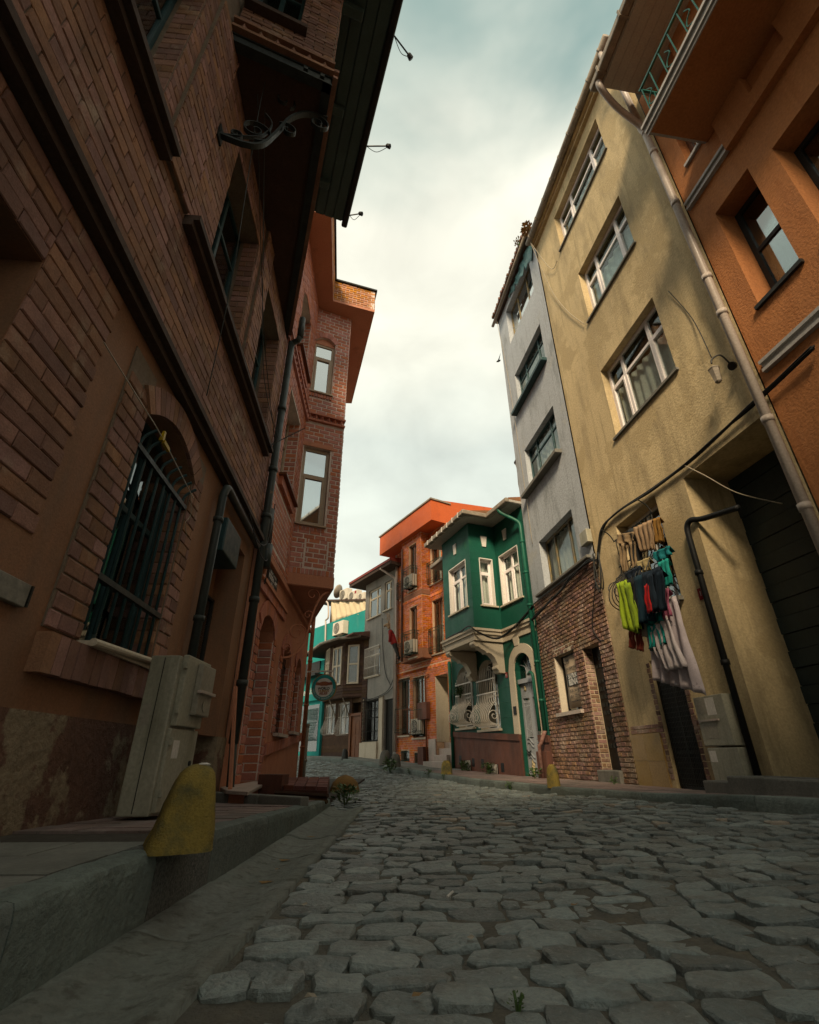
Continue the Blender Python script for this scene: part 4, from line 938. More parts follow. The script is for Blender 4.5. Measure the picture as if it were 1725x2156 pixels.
put_bricks(TY, jl_, m_brickR, n=60)
m_och = M('tile_ochre', (.34, .22, .075), (.28, .18, .06), scale=2, rough=.4, bump=.05, use_rnd=.1)
for (a, b) in ((-.10, .40), (.40, .84), (-1.52, -1.10)):
    for (c, d) in ((.12, .62), (.625, 1.05)):
        q = MB(); q.box(FR_, a+.004, b-.004, c, d, -.01, .025); build('tile', q, m_och, TY)
# garage shutter, deep inside the opening
M_shut = M('shutter_dark_teal', (.035, .05, .05), (.025, .036, .036), scale=3, rough=.5, bump=.1)
for i in range(20):
    z = .15+i*.235; q = MB(); q.box(FR_, -3.93, -2.25, z, z+.225, -.92, -.84+.015*(i % 2)); build('shutter_slat', q, M_shut, TY)
# black pipe round the pillar, red number plate
pp = MB(); pp.tube(bez([FR_.P(-2.95, 3.95, -.15), FR_.P(-2.4, 4.03, -.02), FR_.P(-2.22, 4.08, .06), FR_.P(-2.12, 4.0, .08), FR_.P(-2.10, 3.8, .08)], 6)+[FR_.P(-2.08, .35, .08)], .045, 10)
for z in (3.2, 1.85): pp.tube([FR_.P(-2.09, z, .08), FR_.P(-2.09, z+.07, .08)], .06, 10)
build('waste_pipe', pp, m_black, TY, smooth=True)
TN = thing('number_plate', 'small red house number plate reading 15 on yellow wall', 'sign', FR_.P(-1.95, 2.85, .01))
bpart('plate', TN, m_red, FR_, -2.04, -1.87, 2.86, 3.04, .005, .02, bevel=.004); text_on(TN, FR_, '15', -1.955, 2.95, .021, .11, m_txtw, flip=-1)
# stone basin by the pillar
TBs = thing('stone_basin', 'low stone basin standing on kerb beside garage pillar', 'basin', FR_.P(-3.0, .2, .2))
mb = MB()
for (a, b, w0, w1) in ((-3.9, -2.1, .42, .56), (-3.9, -2.1, .03, .10), (-3.9, -3.75, .10, .42), (-2.25, -2.1, .10, .42)): mb.box(FR_, a, b, .12, .47, w0, w1)
mb.box(FR_, -3.9, -2.1, .12, .26, .03, .56)
build('trough', mb, m_concrete, TBs, bevel=.02)
mb = MB(); mb.box(FR_, -2.1, -1.55, .18, .40, .05, .5); build('step', mb, m_concrete, TBs, bevel=.02)
# meter cabinets
TM = thing('meter_cabinet', 'pale grey meter cabinets with papers stuck on by the mesh door', 'cabinet', FR_.P(-1.65, .2, .1))
bpart('upper_box', TM, m_cab, FR_, -1.98, -1.38, .82, 1.48, .002, .20, bevel=.012); bpart('lower_box', TM, m_cab, FR_, -1.99, -1.40, .26, .80, .002, .19, bevel=.012)
for (a, b, c, d, mt) in ((-1.60, -1.42, 1.25, 1.44, m_cabw), (-1.80, -1.62, 1.22, 1.45, m_white), (-1.74, -1.45, .92, 1.10, m_cabw), (-1.56, -1.43, .62, .76, m_white)): bpart('paper', TM, mt, FR_, a, b, c, d, .2 if c > .8 else .19, .203 if c > .8 else .193)
mb = MB(); mb.box(FR_, -1.82, -1.42, 1.14, 1.165, .2, .235); build('rain_lip', mb, m_marble, TM)
# old lantern on the wall
TLn = thing('wall_lantern', 'old rusty wall lantern hanging on yellow wall', 'lamp', FR_.P(-3.75, 5.5, .1))
part('glass_body', TLn, m_gutter, lambda m: m.lathe(FR_.P(-3.72, 5.62, .24), [(.03, -.02), (.05, .0), (.075, .22), (.085, .24), (.03, .29)], n=6))
part('arm', TLn, m_dark, lambda m: m.tube(bez([FR_.P(-3.8, 5.9, .0), FR_.P(-3.8, 6.08, .12), FR_.P(-3.74, 6.05, .22), FR_.P(-3.72, 5.97, .24)], 5), .014, 6))
part('flood_head', TLn, m_dark, lambda m: m.lathe(FR_.P(-3.93, 5.75, .12), [(.03, -.04), (.06, .0), (.065, .04)], axis=FR_.n-upv*.5, n=12))

# ================================================================ BLUE-GREY AND BRICK HOUSE
TG = thing('narrow_house', 'narrow blue grey house with bare brick ground floor and torn roof', 'house', FR_.P(2.7, .2))
hG = [(1.40, 3.72, 14.1, 15.75), (1.42, 3.70, 11.18, 12.58), (1.50, 3.75, 8.0, 9.46), (1.50, 3.62, 4.80, 6.20)]
mb = MB(); wallpanel(mb, FR_, .853, 4.55, 4.74, 16.1, [h+(.2,) for h in hG], w=.03); mb.box(FR_, .853, 4.55, 4.66, 4.74, -.2, .03); mb.quad(FR_.P(4.55, 4.74, .03), FR_.P(4.55, 16.1, .03), FR_.P(4.55, 16.1, -6), FR_.P(4.55, 4.74, -6)); build('wall', mb, m_grey, TG)
bt = (2.58, 3.68, 1.65, 2.98); bd = (1.37, 2.12, .1, 2.9)
mb = MB(); wallpanel(mb, FR_, .853, 4.55, -.1, 4.66, [bt+(.32,), bd+(.24,)]); build('wall', mb, m_mortR, TG)
lst = []
lay(lst, FR_, .86, 4.54, .15, 4.65, .205, .088, .022, [bt, bd], w=0, dep=.026, jit=.008)
for (o, nn, z0, z1, L) in ((2.12, -FR_.d, .4, 2.9, .20), (1.37, FR_.d, .4, 2.9, .20)):
    f = Fr((0, 0), 0); f.o = FR_.P(o, 0, 0); f.d = -FR_.n; f.n = nn; lay(lst, f, 0, L, z0, z1, .2, .088, .02, w=0, dep=.012, jit=.004)
put_bricks(TG, lst, m_brickR)
mb = MB(); mb.box(FR_, .853, 4.5, -.1, 16.3, -6, -.9); build('inner_walls', mb, m_room, TG)
mb = MB(); mb.box(FR_, 2.50, 3.74, 2.98, 3.16, -.05, .02); mb.box(FR_, 3.66, 3.80, 1.66, 3.0, -.3, .015); build('plaster_band', mb, m_cream, TG)
bpart('window_sill', TG, m_marble, FR_, 2.50, 3.85, 1.57, 1.65, -.3, .10)
window(TG, FR_, 2.58, 3.68, 1.65, 2.98, -.16, m_dark, mull=(3.13,), gm=m_glassd)
# door of iron with small squares
mb = MB(); mb.box(FR_, 1.37, 2.12, .45, 2.9, -.26, -.21); dO = build('door', mb, m_dark, TG)
for i in range(4):
    for j in range(12):
        z = .85+j*.16
        if .35 < (j % 6)/6 < .55: continue
        q = MB(); s = 1.49+i*.155; q.box(FR_, s, s+.09, z, z+.08, -.21, -.195); build('door_boss', q, m_iron, dO)
bpart('doorstep', TG, m_concrete, FR_, 1.32, 2.2, .1, .45, -.2, .10, bevel=.02)
# sale poster in the window
TPo = thing('sale_poster', 'beige paper poster with black letters in the window of brick ground floor', 'poster', FR_.P(3.0, 1.7, -.14))
q = MB(); q.add([FR_.P(2.66+.66*i/6, 1.72+1.18*j/4, -.085+.012*math.sin(i*1.4+j)+(.03 if i == 6 else 0)) for j in range(5) for i in range(7)], [(j*7+i, j*7+i+1, (j+1)*7+i+1, (j+1)*7+i) for j in range(4) for i in range(6)])
build('sheet', q, M('poster_paper', (.48, .38, .27), (.42, .33, .23), scale=4, bump=.05), TPo, smooth=True, solid=.002)
bpart('black_block', TPo, m_txtk, FR_, 2.66, 3.28, 2.22, 2.50, -.068, -.064)
text_on(TPo, FR_, 'ZİM', 3.18, 2.78, -.061, .15, m_txtk, flip=-1); text_on(TPo, FR_, 'GAYRİMENKUL', 2.97, 2.62, -.061, .075, m_txtk, flip=-1)
text_on(TPo, FR_, 'SATILIK', 2.97, 2.43, -.061, .14, m_txtw, flip=-1, bold=.004); text_on(TPo, FR_, 'BİNA', 2.97, 2.29, -.061, .19, m_txtw, flip=-1, bold=.006)
for k, t in enumerate(('0536 266 68', '0531 328 68')): text_on(TPo, FR_, t, 2.97, 2.10-k*.12, -.061, .095, m_txtk, flip=-1)
text_on(TPo, FR_, 'zimgayrimenkul.com', 2.97, 1.87, -.061, .058, m_txtk, flip=-1); 
# upper windows
for k, h in enumerate(hG):
    a, b, c, d = h; L = b-a
    fm = m_greyfr if k in (0, 3) else m_tealfr
    if k == 3: window(TG, FR_, a, b, c, d, -.16, fm, mull=(a+L*.30, a+L*.72), fwid=.06, curtain=[(m_curt, .02, .98)])
    elif k == 0: window(TG, FR_, a, b, c, d, -.16, fm, mull=(a+L*.33, a+L*.7), fwid=.05, gm=m_glassr, curtain=[(m_curt, .4, .98)])
    else: window(TG, FR_, a, b, c, d, -.12, fm, mull=(a+L*.27, a+L*.73), trans=(c+1.0,), fwid=.055, curtain=[(m_curt, .02, .98)])
    if k in (1, 2): bpart('window_sill', TG, m_concrete if k == 2 else m_tealfr, FR_, a-.06, b+.3, c-.16, c-.04, 0, .22, bevel=.015)
    if k == 3: bpart('window_sill', TG, m_concrete, FR_, a-.5, b+.5, c-.10, c-.02, .0, .13, bevel=.02)
# roof edge tiles, torn blue sheet
for i in range(26):
    s = .86+i*.145; q = MB(); q.tube([FR_.P(s, 16.30+.02*rnd(), .26+.05*rnd()), FR_.P(s, 16.62, -.8)], .075, 7); build('roof_tile', q, m_tile, TG, smooth=True)
mb = MB(); mb.box(FR_, .86, 4.6, 16.1, 16.24, -4, .14); build('eaves', mb, m_ledge, TG)
gt = MB(); gt.tube([FR_.P(.86, 16.16, .24), FR_.P(4.66, 16.0, .24)], .06, 8); build('gutter', gt, m_gutter, TG, smooth=True)
q = MB(); vs = []
for j in range(6):
    for i in range(15):
        s = .95+i*.16; vs.append(FR_.P(s, 16.12-j*(.10+.13*abs(math.sin(i*1.9)))*(1-i/18), .06+.04*math.sin(i*2.1+j*1.3)))
q.add(vs, [(j*15+i, j*15+i+1, (j+1)*15+i+1, (j+1)*15+i) for j in range(5) for i in range(14)]); build('torn_sheet', q, M('tarp_teal', (.04, .17, .18), (.16, .25, .25), scale=5, rough=.4, bump=.3, bscale=15), TG, smooth=True, solid=.006)
# wrapped chimney at the far corner
TC_ = thing('wrapped_chimney', 'chimney pipe wrapped in white cloth beside blue grey house', 'chimney', FR_.P(4.8, 8.3, .0))
part('pipe', TC_, m_cream, lambda m: m.lathe(FR_.P(4.85, 8.0, -.3), [(.16, 0), (.17, .5), (.2, .9), (.18, 1.5), (.22, 1.75)], n=9), smooth=True)
part('rim', TC_, m_ledge, lambda m: m.lathe(FR_.P(4.85, 9.74, -.3), [(.25, 0), (.25, .05)], n=9))

# ================================================================ ORANGE STUCCO HOUSE on the right
TE = thing('corner_house', 'orange rendered house with turquoise balcony railing and deep windows', 'house', FR_.P(-6, .3))
hE = [(-5.18, -4.50, 6.35, 8.46, .42), (-7.4, -5.54, 6.35, 8.25, .42), (-6.2, -4.62, 2.4, 4.46, .35), (-5.05, -4.45, 10.0, 11.3, .25), (-8, -6.6, 2.0, 4.2, .35)]
mb = MB(); wallpanel(mb, FR_, -13, -4.115, -.1, 13.0, hE, w=-.02); build('wall', mb, m_orangeE, TE)
hE2 = [(-6.33, -5.72, 9.33, 10.36, .30)]
mb = MB(); wallpanel(mb, FR_, -13, -5.12, 9.08, 13.0, hE2, w=.10); mb.box(FR_, -13, -5.12, 9.04, 9.08, -.1, .10); mb.quad(FR_.P(-5.12, 9.08, .10), FR_.P(-5.12, 13, .10), FR_.P(-5.12, 13, -.1), FR_.P(-5.12, 9.08, -.1)); build('bay', mb, m_orangeE, TE)
bpart('niche_back', TE, m_brownfr, FR_, -6.33, -5.72, 9.33, 10.36, -.24, -.20)
mb = MB(); mb.box(FR_, -13, -4.2, -.1, 13, -6, -.75); build('inner_walls', mb, m_room, TE)
for h in (hE[0], hE[1], hE[3], hE[2]):
    a, b, c, d = h[:4]; wm = (a+b)/2
    window(TE, FR_, a, b, c, d, -h[4]+.06, m_darkfr if h is not hE[3] else m_brownfr, mull=() if b-a < 1 else (wm,), trans=(c+(d-c)*.55,), gm=m_glassd if h is not hE[3] else m_glassr, fwid=.08, curtain=None if h is hE[3] else [(m_curt, .1, .9)])
    bpart('window_sill', TE, m_darkfr if h is not hE[3] else m_mould, FR_, a-.04, b+.04, c-.06, c, -.3, .03)
for (a, b, z) in ((-5.12, -4.16, 9.10), (-16, -4.22, 5.36)):
    mb = MB()
    for (z0, z1, w) in ((0, .05, .05), (.05, .13, .02), (.13, .18, .06)): mb.box(FR_, a, b, z+z0, z+z1, -.05, w)
    build('moulding', mb, m_mould, TE)
# balcony
mb = MB(); mb.box(FR_, -12, -4.88, 9.80, 9.98, -.05, 1.0); build('balcony_slab', mb, m_orangeE, TE)
mb = MB()
for (z0, z1, w) in ((9.80, 9.86, 1.02), (9.86, 9.97, 1.05), (9.97, 10.03, 1.09)):
    mb.box(FR_, -12, -4.82, z0, z1, 1.0, w); mb.box(FR_, -4.88, -4.82-(1.05-w), z0, z1, 0, 1.0)
build('balcony_edge', mb, m_mould, TE)
for i in range(15): bpart('baluster', TE, m_turq, FR_, -5.0-i*.24, -4.985-i*.24, 10.03, 11.0, .95, .965)
for z in (10.97, ): 
    q = MB(); q.box(FR_, -10, -4.95, z, z+.04, .94, .975); q.box(FR_, -4.985, -4.95, z, z+.04, 0, .94); build('handrail', q, m_turq, TE)
for i in range(7):
    s = -5.1-i*.48; q = MB(); q.strip(bez([FR_.P(s-.07, 10.25, .957), FR_.P(s+.07, 10.38, .957), FR_.P(s+.05, 10.5, .957), FR_.P(s-.05, 10.6, .957), FR_.P(s+.02, 10.75, .957)], 5), .015, .012, FR_.n); build('railing_scroll', q, m_turq, TE)
for w in (.2, .45, .7): bpart('baluster', TE, m_turq, FR_, -4.985, -4.97, 10.03, 10.97, w, w+.015)
# eaves of this house
mb = MB(); mb.box(FR_, -13, -4.35, 12.62, 12.72, -1, 1.05); build('eaves', mb, m_soffitw, TE)
for k in range(6): bpart('eaves_board', TE, m_soffitw, FR_, -13, -4.37, 12.60, 12.62, -.02+k*.175, .15+k*.175)
gt = MB(); gt.box(FR_, -13, -4.25, 12.60, 12.78, 1.06, 1.22); build('gutter', gt, m_gutter, TE, bevel=.03)
for i in range(8): bpart('gutter_clip', TE, m_gutter, FR_, -4.6-i*.8, -4.56-i*.8, 12.585, 12.795, 1.05, 1.235)
mb = MB(); mb.hexa([FR_.P(-13, 12.8, -5), FR_.P(-4.3, 12.8, -5), FR_.P(-4.3, 12.8, 1.1), FR_.P(-13, 12.8, 1.1), FR_.P(-13, 14.6, -5), FR_.P(-4.3, 14.6, -5), FR_.P(-4.3, 12.9, 1.1), FR_.P(-13, 12.9, 1.1)]); build('roof', mb, m_tile, TE)
pp = MB(); pp.tube(bez([FR_.P(-4.42, 12.62, 1.13), FR_.P(-4.40, 12.42, 1.1), FR_.P(-4.25, 12.2, .75), FR_.P(-4.12, 11.95, .25), FR_.P(-4.10, 11.75, .13)], 6), .062, 10); build('downpipe', pp, m_pipew, TE, smooth=True)

# ================================================================ GREEN HOUSE
TK = thing('green_house', 'dark green house with cream bay, white bulging window grilles and grey door', 'house', FG.P(2.8, .15))
def zpl(s): return 1.18+.056*s
hK = [(.53, 1.66, 5.03, 6.73, .24), (.46, 1.36, .05, 3.42, .30), (3.98, 5.15, 1.58, 3.58, .30), (2.38, 3.60, 1.46, 3.55, .30)]
mb = MB(); wallpanel(mb, FG, .02, 5.66, -.1, 8.02, hK)
for (a, b, zs, zc) in ((.46, 1.36, 2.98, 3.42), (3.98, 5.15, 3.05, 3.58), (2.38, 3.60, 2.98, 3.55)): archfill(mb, FG, a, b, zs, zc, 0, .30)
build('wall', mb, m_green, TK)
mb = MB(); mb.box(FG, .02, 5.66, -.1, 8, -6, -.8); build('inner_walls', mb, m_room, TK)
mb = MB()      # sloping brown plinth, open at the door
for (a, b) in ((.02, .46), (1.36, 5.66)):
    mb.hexa([FG.P(a, -.1, -.02), FG.P(b, -.1, -.02), FG.P(b, -.1, .06), FG.P(a, -.1, .06), FG.P(a, zpl(a), -.02), FG.P(b, zpl(b), -.02), FG.P(b, zpl(b), .06), FG.P(a, zpl(a), .06)])
    mb.hexa([FG.P(a, zpl(a)-.16, .06), FG.P(b, zpl(b)-.16, .06), FG.P(b, zpl(b)-.16, .10), FG.P(a, zpl(a)-.16, .10), FG.P(a, zpl(a)+.01, .06), FG.P(b, zpl(b)+.01, .06), FG.P(b, zpl(b)+.01, .10), FG.P(a, zpl(a)+.01, .10)])
build('plinth', mb, m_brownpl, TK)
bpart('plinth_block', TK, m_brownpl, FG, .02, .44, .1, .82, .06, .22, bevel=.01)
for (a, b, c, d) in ((4.28, 4.68, .25, .60), (2.62, 3.10, .2, .50)):
    bpart('cellar_window', TK, m_black, FG, a, b, c, d, .061, .066)
    bars(TK, FG, 'cellar_grille', m_grillew, [], [[FG.P(a+.05+i*(b-a-.1)/5, c, .08), FG.P(a+.05+i*(b-a-.1)/5, d, .08)] for i in range(6)], r=.008)
for (a, c) in ((4.95, .5), (4.05, .42), (3.45, .40), (2.30, .30)): bpart('vent', TK, m_black, FG, a, a+.17, c, c+.24, .061, .064)
for i in range(5):      # scored lines of the render
    z = 1.75+i*.42; bpart('score_line', TK, m_greenp, FG, 1.70, 2.30, z, z+.012, .0, .006)
for i in range(4): bpart('score_line', TK, m_greenp, FG, .1, .5, 5.3+i*.42, 5.312+i*.42, 0, .006)
# bay
BD = 1.0; b0, b1 = 1.84, 3.92; Z0, Z1 = 4.25, 7.90
FF = FG.off(BD); FSd = Fr((0, 0), 0); FSd.o = FG.P(b0, 0, 0); FSd.d = FG.n.copy(); FSd.n = -FG.d
hF = (2.16, 3.45, 5.06, 6.70); hS = (.14, .66, 5.05, 6.68)
mb = MB(); wallpanel(mb, FF, b0, b1, Z0, Z1, [hF+(.22,)]); wallpanel(mb, FSd, 0, BD, Z0, Z1, [hS+(.22,)])
mb.quad(FG.P(b1, Z0, 0), FG.P(b1, Z1, 0), FG.P(b1, Z1, BD), FG.P(b1, Z0, BD)); mb.quad(FG.P(b0, Z0, 0), FG.P(b1, Z0, 0), FG.P(b1, Z0, BD), FG.P(b0, Z0, BD)); build('bay', mb, m_green, TK)
mb = MB(); mb.box(FG, b0+.35, b1-.1, Z0+.1, Z1, -.5, BD-.35); build('inner_walls', mb, m_room, TK)
for f, h, nm in ((FF, hF, 1), (FSd, hS, 0), (FG, hK[0][:4], 1)):
    a, b, c, d = h; m1 = a+(b-a)*.5
    mb = MB()
    for (p, q, r, t) in ((a-.002, a+.03, c, d), (b-.03, b+.002, c, d), (a, b, d-.03, d+.002)): mb.box(f, p, q, r, t, -.20, .006)
    build('window_reveal', mb, m_white, TK)
    window(TK, f, a+.03, b-.03, c, d-.03, -.13, m_pvc, mull=(m1,) if nm else (), trans=(c+1.15,), fwid=.07, curtain=[(m_curt, .05, .55 if nm else .95), ] + ([(m_curt, .72, .95)] if nm else []), sash=[(m1+.03, b-.09, c+.06, c+1.11)] if nm else [(a+.09, b-.09, c+.06, c+1.11)])
    bpart('window_sill', TK, m_cream, f, a-.06, b+.06, c-.05, c, -.12, .07)
    mid = m1+(b-a)*.05
    q = MB(); q.hexa([f.P(mid-.07, d+.42, 0), f.P(mid+.07, d+.42, 0), f.P(mid+.07, d+.42, .03), f.P(mid-.07, d+.42, .03), f.P(mid-.12, d+.80, 0), f.P(mid+.12, d+.80, 0), f.P(mid+.12, d+.80, .03), f.P(mid-.12, d+.80, .03)]); build('keystone', q, m_white, TK)
for f, ra in ((FF, ((b0, 2.12), (3.5, b1))), (FSd, ((.70, BD),))):
    for i in range(4):
        for (a, b) in ra: bpart('score_line', TK, m_greenp, f, a, b, 5.3+i*.42, 5.312+i*.42, 0, .005)
# cream cornice following the bay
mb = MB()
for (z0, z1, o) in ((3.90, 4.10, .04), (4.10, 4.20, .09), (4.20, 4.27, .13)):
    mb.box(FG, b0-o, b1+o, z0, z1, BD-.3, BD+o); mb.box(FG, b0-o, b0+.25, z0, z1, 0, BD-.3); mb.box(FG, b1-.25, b1+o, z0, z1, 0, BD-.3)
    mb.box(FG, .12, b0-o, z0, z1, 0, o)
build('cornice', mb, m_cream, TK)
bpart('bay_soffit', TK, m_cream, FG, b0, b1, 3.95, 4.15, 0, BD-.3)
for s in (b0+.02, b1-.34):      # scrolled corbels
    pts = [(0, 3.88), (1.04, 3.88), (1.06, 3.80), (.99, 3.72), (.88, 3.72), (.80, 3.66), (.66, 3.60), (.60, 3.53), (.55, 3.56), (.44, 3.52), (.34, 3.42), (.27, 3.28), (.25, 3.20), (.31, 3.17), (.31, 3.11), (.24, 3.06), (.21, 2.98), (0, 2.98)]
    q = MB(); q.prism([FG.P(s, z, w) for w, z in pts], FG.d*.28); build('corbel', q, m_cream, TK, bevel=.012)
# ground windows with bulging grilles
for (a, b, c, zs, zc) in ((3.98, 5.15, 1.58, 3.05, 3.58), (2.38, 3.60, 1.46, 2.98, 3.55)):
    mb = MB(); n = 14
    for i in range(n):     # white arched reveal
        s0, s1 = a+(b-a)*i/n, a+(b-a)*(i+1)/n; p0, p1 = arcz(s0, a, b, zs, zc), arcz(s1, a, b, zs, zc)
        mb.quad(FG.P(s0, p0-.004, .004), FG.P(s1, p1-.004, .004), FG.P(s1, p1-.004, -.28), FG.P(s0, p0-.004, -.28))
    for s in (a+.004, b-.004): mb.quad(FG.P(s, c, .004), FG.P(s, zs, .004), FG.P(s, zs, -.28), FG.P(s, c, -.28))
    build('window_reveal', mb, m_cream, TK)
    window(TK, FG, a, b, c, zc, -.26, m_white, mull=((a+b)/2,), trans=(c+1.0,), gm=m_glassd, curtain=[(m_curt, .05, .95, c+1.0, c)])
    bpart('window_sill', TK, m_cream, FG, a-.06, b+.06, c-.06, c, -.2, .12)
    vb = []; nbar = 11; za = c+.08
    for i in range(nbar):
        s = a+.03+i*(b-a-.06)/(nbar-1); top = zs+.05+.28*math.sin(math.pi*i/(nbar-1)); k = c+.78
        vb.append([FG.P(s, top, .07), FG.P(s, k+.25, .07)]+bez([FG.P(s, k+.25, .07), FG.P(s, k, .12), FG.P(s, k-.22, .30), FG.P(s, k-.45, .40), FG.P(s, k-.60, .33), FG.P(s, za+.02, .08)], 5))
    gK = bars(TK, FG, 'window_grille', m_grillew, [], vb, r=.0125, label='white bulging wrought iron window grille')
    for z in (zs-.06, c+1.05, za): bpart('grille_rail', gK, m_grillew, FG, a-.01, b+.01, z-.018, z+.018, .055, .085)
    for s in (a+.0, b-.0):
        q = MB(); q.tube(curl(FG.P(s, c+.36, .22), FG.n, upv, .16, .4, 8.5, 26, .15), .0125, 6); q.tube(curl(FG.P(s, c+.68, .15), FG.n, upv, .07, -.5, 7, 18, .2), .010, 6); build('scroll', q, m_grillew, gK, smooth=True)
    q = MB(); m_ = (a+b)/2-.2; q.tube([FG.P(m_, zs+.2, .07), FG.P(m_, zs+.5, .07)], [.012, .002], 6); q.tube(curl(FG.P(m_-.1, zs+.25, .07), FG.d, upv, .1, 0, 6, 18, .2), .009, 6); build('finial', q, m_grillew, gK)
# door
mb = MB(); n = 16; a, b, zs, zc = .46, 1.36, 2.98, 3.42; sw = .27
for i in range(n):
    s0, s1 = a+(b-a)*i/n, a+(b-a)*(i+1)/n
    def outp(s):
        t = (2*s-a-b)/(b-a); return (a+b)/2+t*((b-a)/2+sw), zs+(zc-zs+sw)*math.sqrt(max(0, 1-t*t))
    A_, B_ = (s0, arcz(s0, a, b, zs, zc)), (s1, arcz(s1, a, b, zs, zc)); C_, D_ = outp(s1), outp(s0)
    mb.hexa([FG.P(x, z, -.02) for x, z in (A_, B_, C_, D_)]+[FG.P(x, z, .045) for x, z in (A_, B_, C_, D_)])
mb.box(FG, b, b+sw, 1.26, zs, -.02, .045); mb.box(FG, a-.12, a, 1.2, zs, -.02, .045)
build('door_surround', mb, m_cream, TK)
q = MB(); q.hexa([FG.P(.98, 3.66, .0), FG.P(1.16, 3.66, 0), FG.P(1.16, 3.66, .06), FG.P(.98, 3.66, .06), FG.P(.94, 3.92, 0), FG.P(1.24, 3.92, 0), FG.P(1.24, 3.92, .06), FG.P(.94, 3.92, .06)]); build('keystone', q, m_cream, TK)
mb = MB(); mb.box(FG, .46, 1.36, 2.60, 2.72, -.22, -.06); build('door_transom', mb, m_doorg, TK)
bpart('fanlight_glass', TK, m_glassd, FG, .46, 1.36, 2.72, 3.42, -.2, -.19)
fl = MB(); cs = FG.P(.91, 2.74, -.17)
for t in (-1.0, -.5, .0, .5, 1.0):
    fl.tube(bez([cs+FG.d*(.1*t), cs+FG.d*(.14*t)+upv*.3, cs+FG.d*(.40*t)+upv*.62*(1-.35*abs(t))], 5), .013, 6)
fl.tube(curl(cs, FG.d, upv, .12, 0, math.pi, 10, 1.0), .016, 6); build('fanlight_bars', fl, m_doorg, TK)
for k, (a, b) in enumerate(((.905, 1.36), (.46, .895))):
    mb = MB()
    for (p, q_, c, d, w) in ((a, a+.07, .15, 2.6, -.14), (b-.07, b, .15, 2.6, -.14), (a+.07, b-.07, 2.28, 2.6, -.15), (a+.07, b-.07, .15, 1.15, -.15), (a+.07, b-.07, 2.2, 2.28, -.14)): mb.box(FG, p, q_, c, d, -.20, w)
    dr = build('door_leaf', mb, m_doorg, TK, label='grey blue carved door leaf with iron bars')
    bpart('pane', dr, m_glassd, FG, a+.07, b-.07, 1.15, 2.2, -.19, -.185)
    for i in range(5):
        s = a+.11+i*(b-a-.22)/4; q = MB(); q.tube([FG.P(s, 1.18, -.16), FG.P(s, 2.14, -.16)], .011, 6)
        for z in (1.28+.03*i, 1.98, 2.08): q.lathe(FG.P(s, z, -.16), [(.006, -.025), (.022, 0), (.006, .025)], n=8)
        build('bar', q, m_doorg, dr)
    for z in (1.08, .98, .72, .62):
        q = MB(); q.strip(bez([FG.P(a+.08, z-.06, -.143), FG.P(a+(b-a)*.35, z-.03, -.14), FG.P(a+(b-a)*.6, z+.07, -.14), FG.P(b-.08, z+.05, -.143)], 6), .03, .02, FG.n); build('moulding', q, m_doorg, dr)
    q = MB()
    for i in range(11):
        t = (i-5)/5; q.lathe(FG.P((a+b)/2+.03*math.sin(i*2.4), .42+t*.20, -.145), [(.0, -.02), (.05*math.sqrt(max(.05, 1-t*t))+.012, 0), (.0, .03)], axis=FG.n, n=8)
    build('ornament', q, m_gold, dr, smooth=True)
    q = MB(); q.lathe(FG.P((a+b)/2, 2.44, -.14), [(.06, 0), (.03, .02)], axis=FG.n, n=8); q.lathe(FG.P((a+b)/2, 2.50, -.14), [(.035, 0), (.02, .025)], axis=FG.n, n=8); build('ornament', q, m_gold, dr)
    if k == 0:
        q = MB(); q.tube(bez([FG.P(b-.25, .84, -.10), FG.P(b-.18, .80, -.08), FG.P(b-.08, .86, -.08)], 5), .02, 8); build('handle', q, m_iron, dr)
bpart('intercom', TK, m_black, FG, 1.40, 1.53, 1.78, 2.0, .045, .07)
# green downpipes and roof edge
pp = MB(); pp.tube(bez([FG.P(.55, 7.92, .55), FG.P(.5, 7.75, .5), FG.P(.16, 7.35, .14), FG.P(.1, 7.1, .1)], 5)+[FG.P(.10, 1.3, .10)], .062, 10)
for z in (6.6, 5.6, 4.6, 3.0, 2.0): pp.tube([FG.P(.1, z, .1), FG.P(.1, z+.07, .1)], .075, 10)
build('downpipe', pp, m_greenp, TK, smooth=True)
pp = MB(); pp.tube([FG.P(.1, 1.3, .1), FG.P(.14, 1.0, .24), FG.P(.2, .95, .26), FG.P(.2, .2, .26)], .05, 10); build('downpipe', pp, M('pipe_rusty', (.13, .05, .035), (.3, .18, .15), scale=9), TK, smooth=True)
pp = MB(); pp.tube(bez([FG.P(.62, 2.78, .05), FG.P(.45, 2.80, .10), FG.P(.36, 2.72, .10), FG.P(.35, 2.5, .10)], 5)+[FG.P(.33, 1.3, .1)], .045, 10); build('waste_pipe', pp, m_greenp, TK, smooth=True)
pp = MB(); pp.tube([FG.P(5.5, .3, .1), FG.P(5.5, 3.9, .1)], .06, 10); build('downpipe', pp, m_greenp, TK, smooth=True)
oe = .50; EZg = 7.92
mb = MB(); mb.box(FG, -.02, b0-oe, EZg, EZg+.08, -.5, oe); mb.box(FG, b0-oe, b1+oe, EZg, EZg+.08, -.5, BD+oe*.8); mb.box(FG, b1+oe, 5.9, EZg-.25, EZg-.17, -.5, oe); build('eaves', mb, m_soffitw, TK)
for k in range(3): bpart('eaves_board', TK, m_soffitw, FG, b0-oe+.01, b1+oe-.01, EZg-.02, EZg, BD+.02+k*.125, BD+.135+k*.125)
for k in range(3): bpart('eaves_board', TK, m_soffitw, FG, .0, b0-oe-.01, EZg-.02, EZg, .01+k*.155, .155+k*.155)
gt = MB(); g_ = lambda a, b, w0, w1: gt.box(FG, a, b, EZg-.02, EZg+.14, w0, w1)
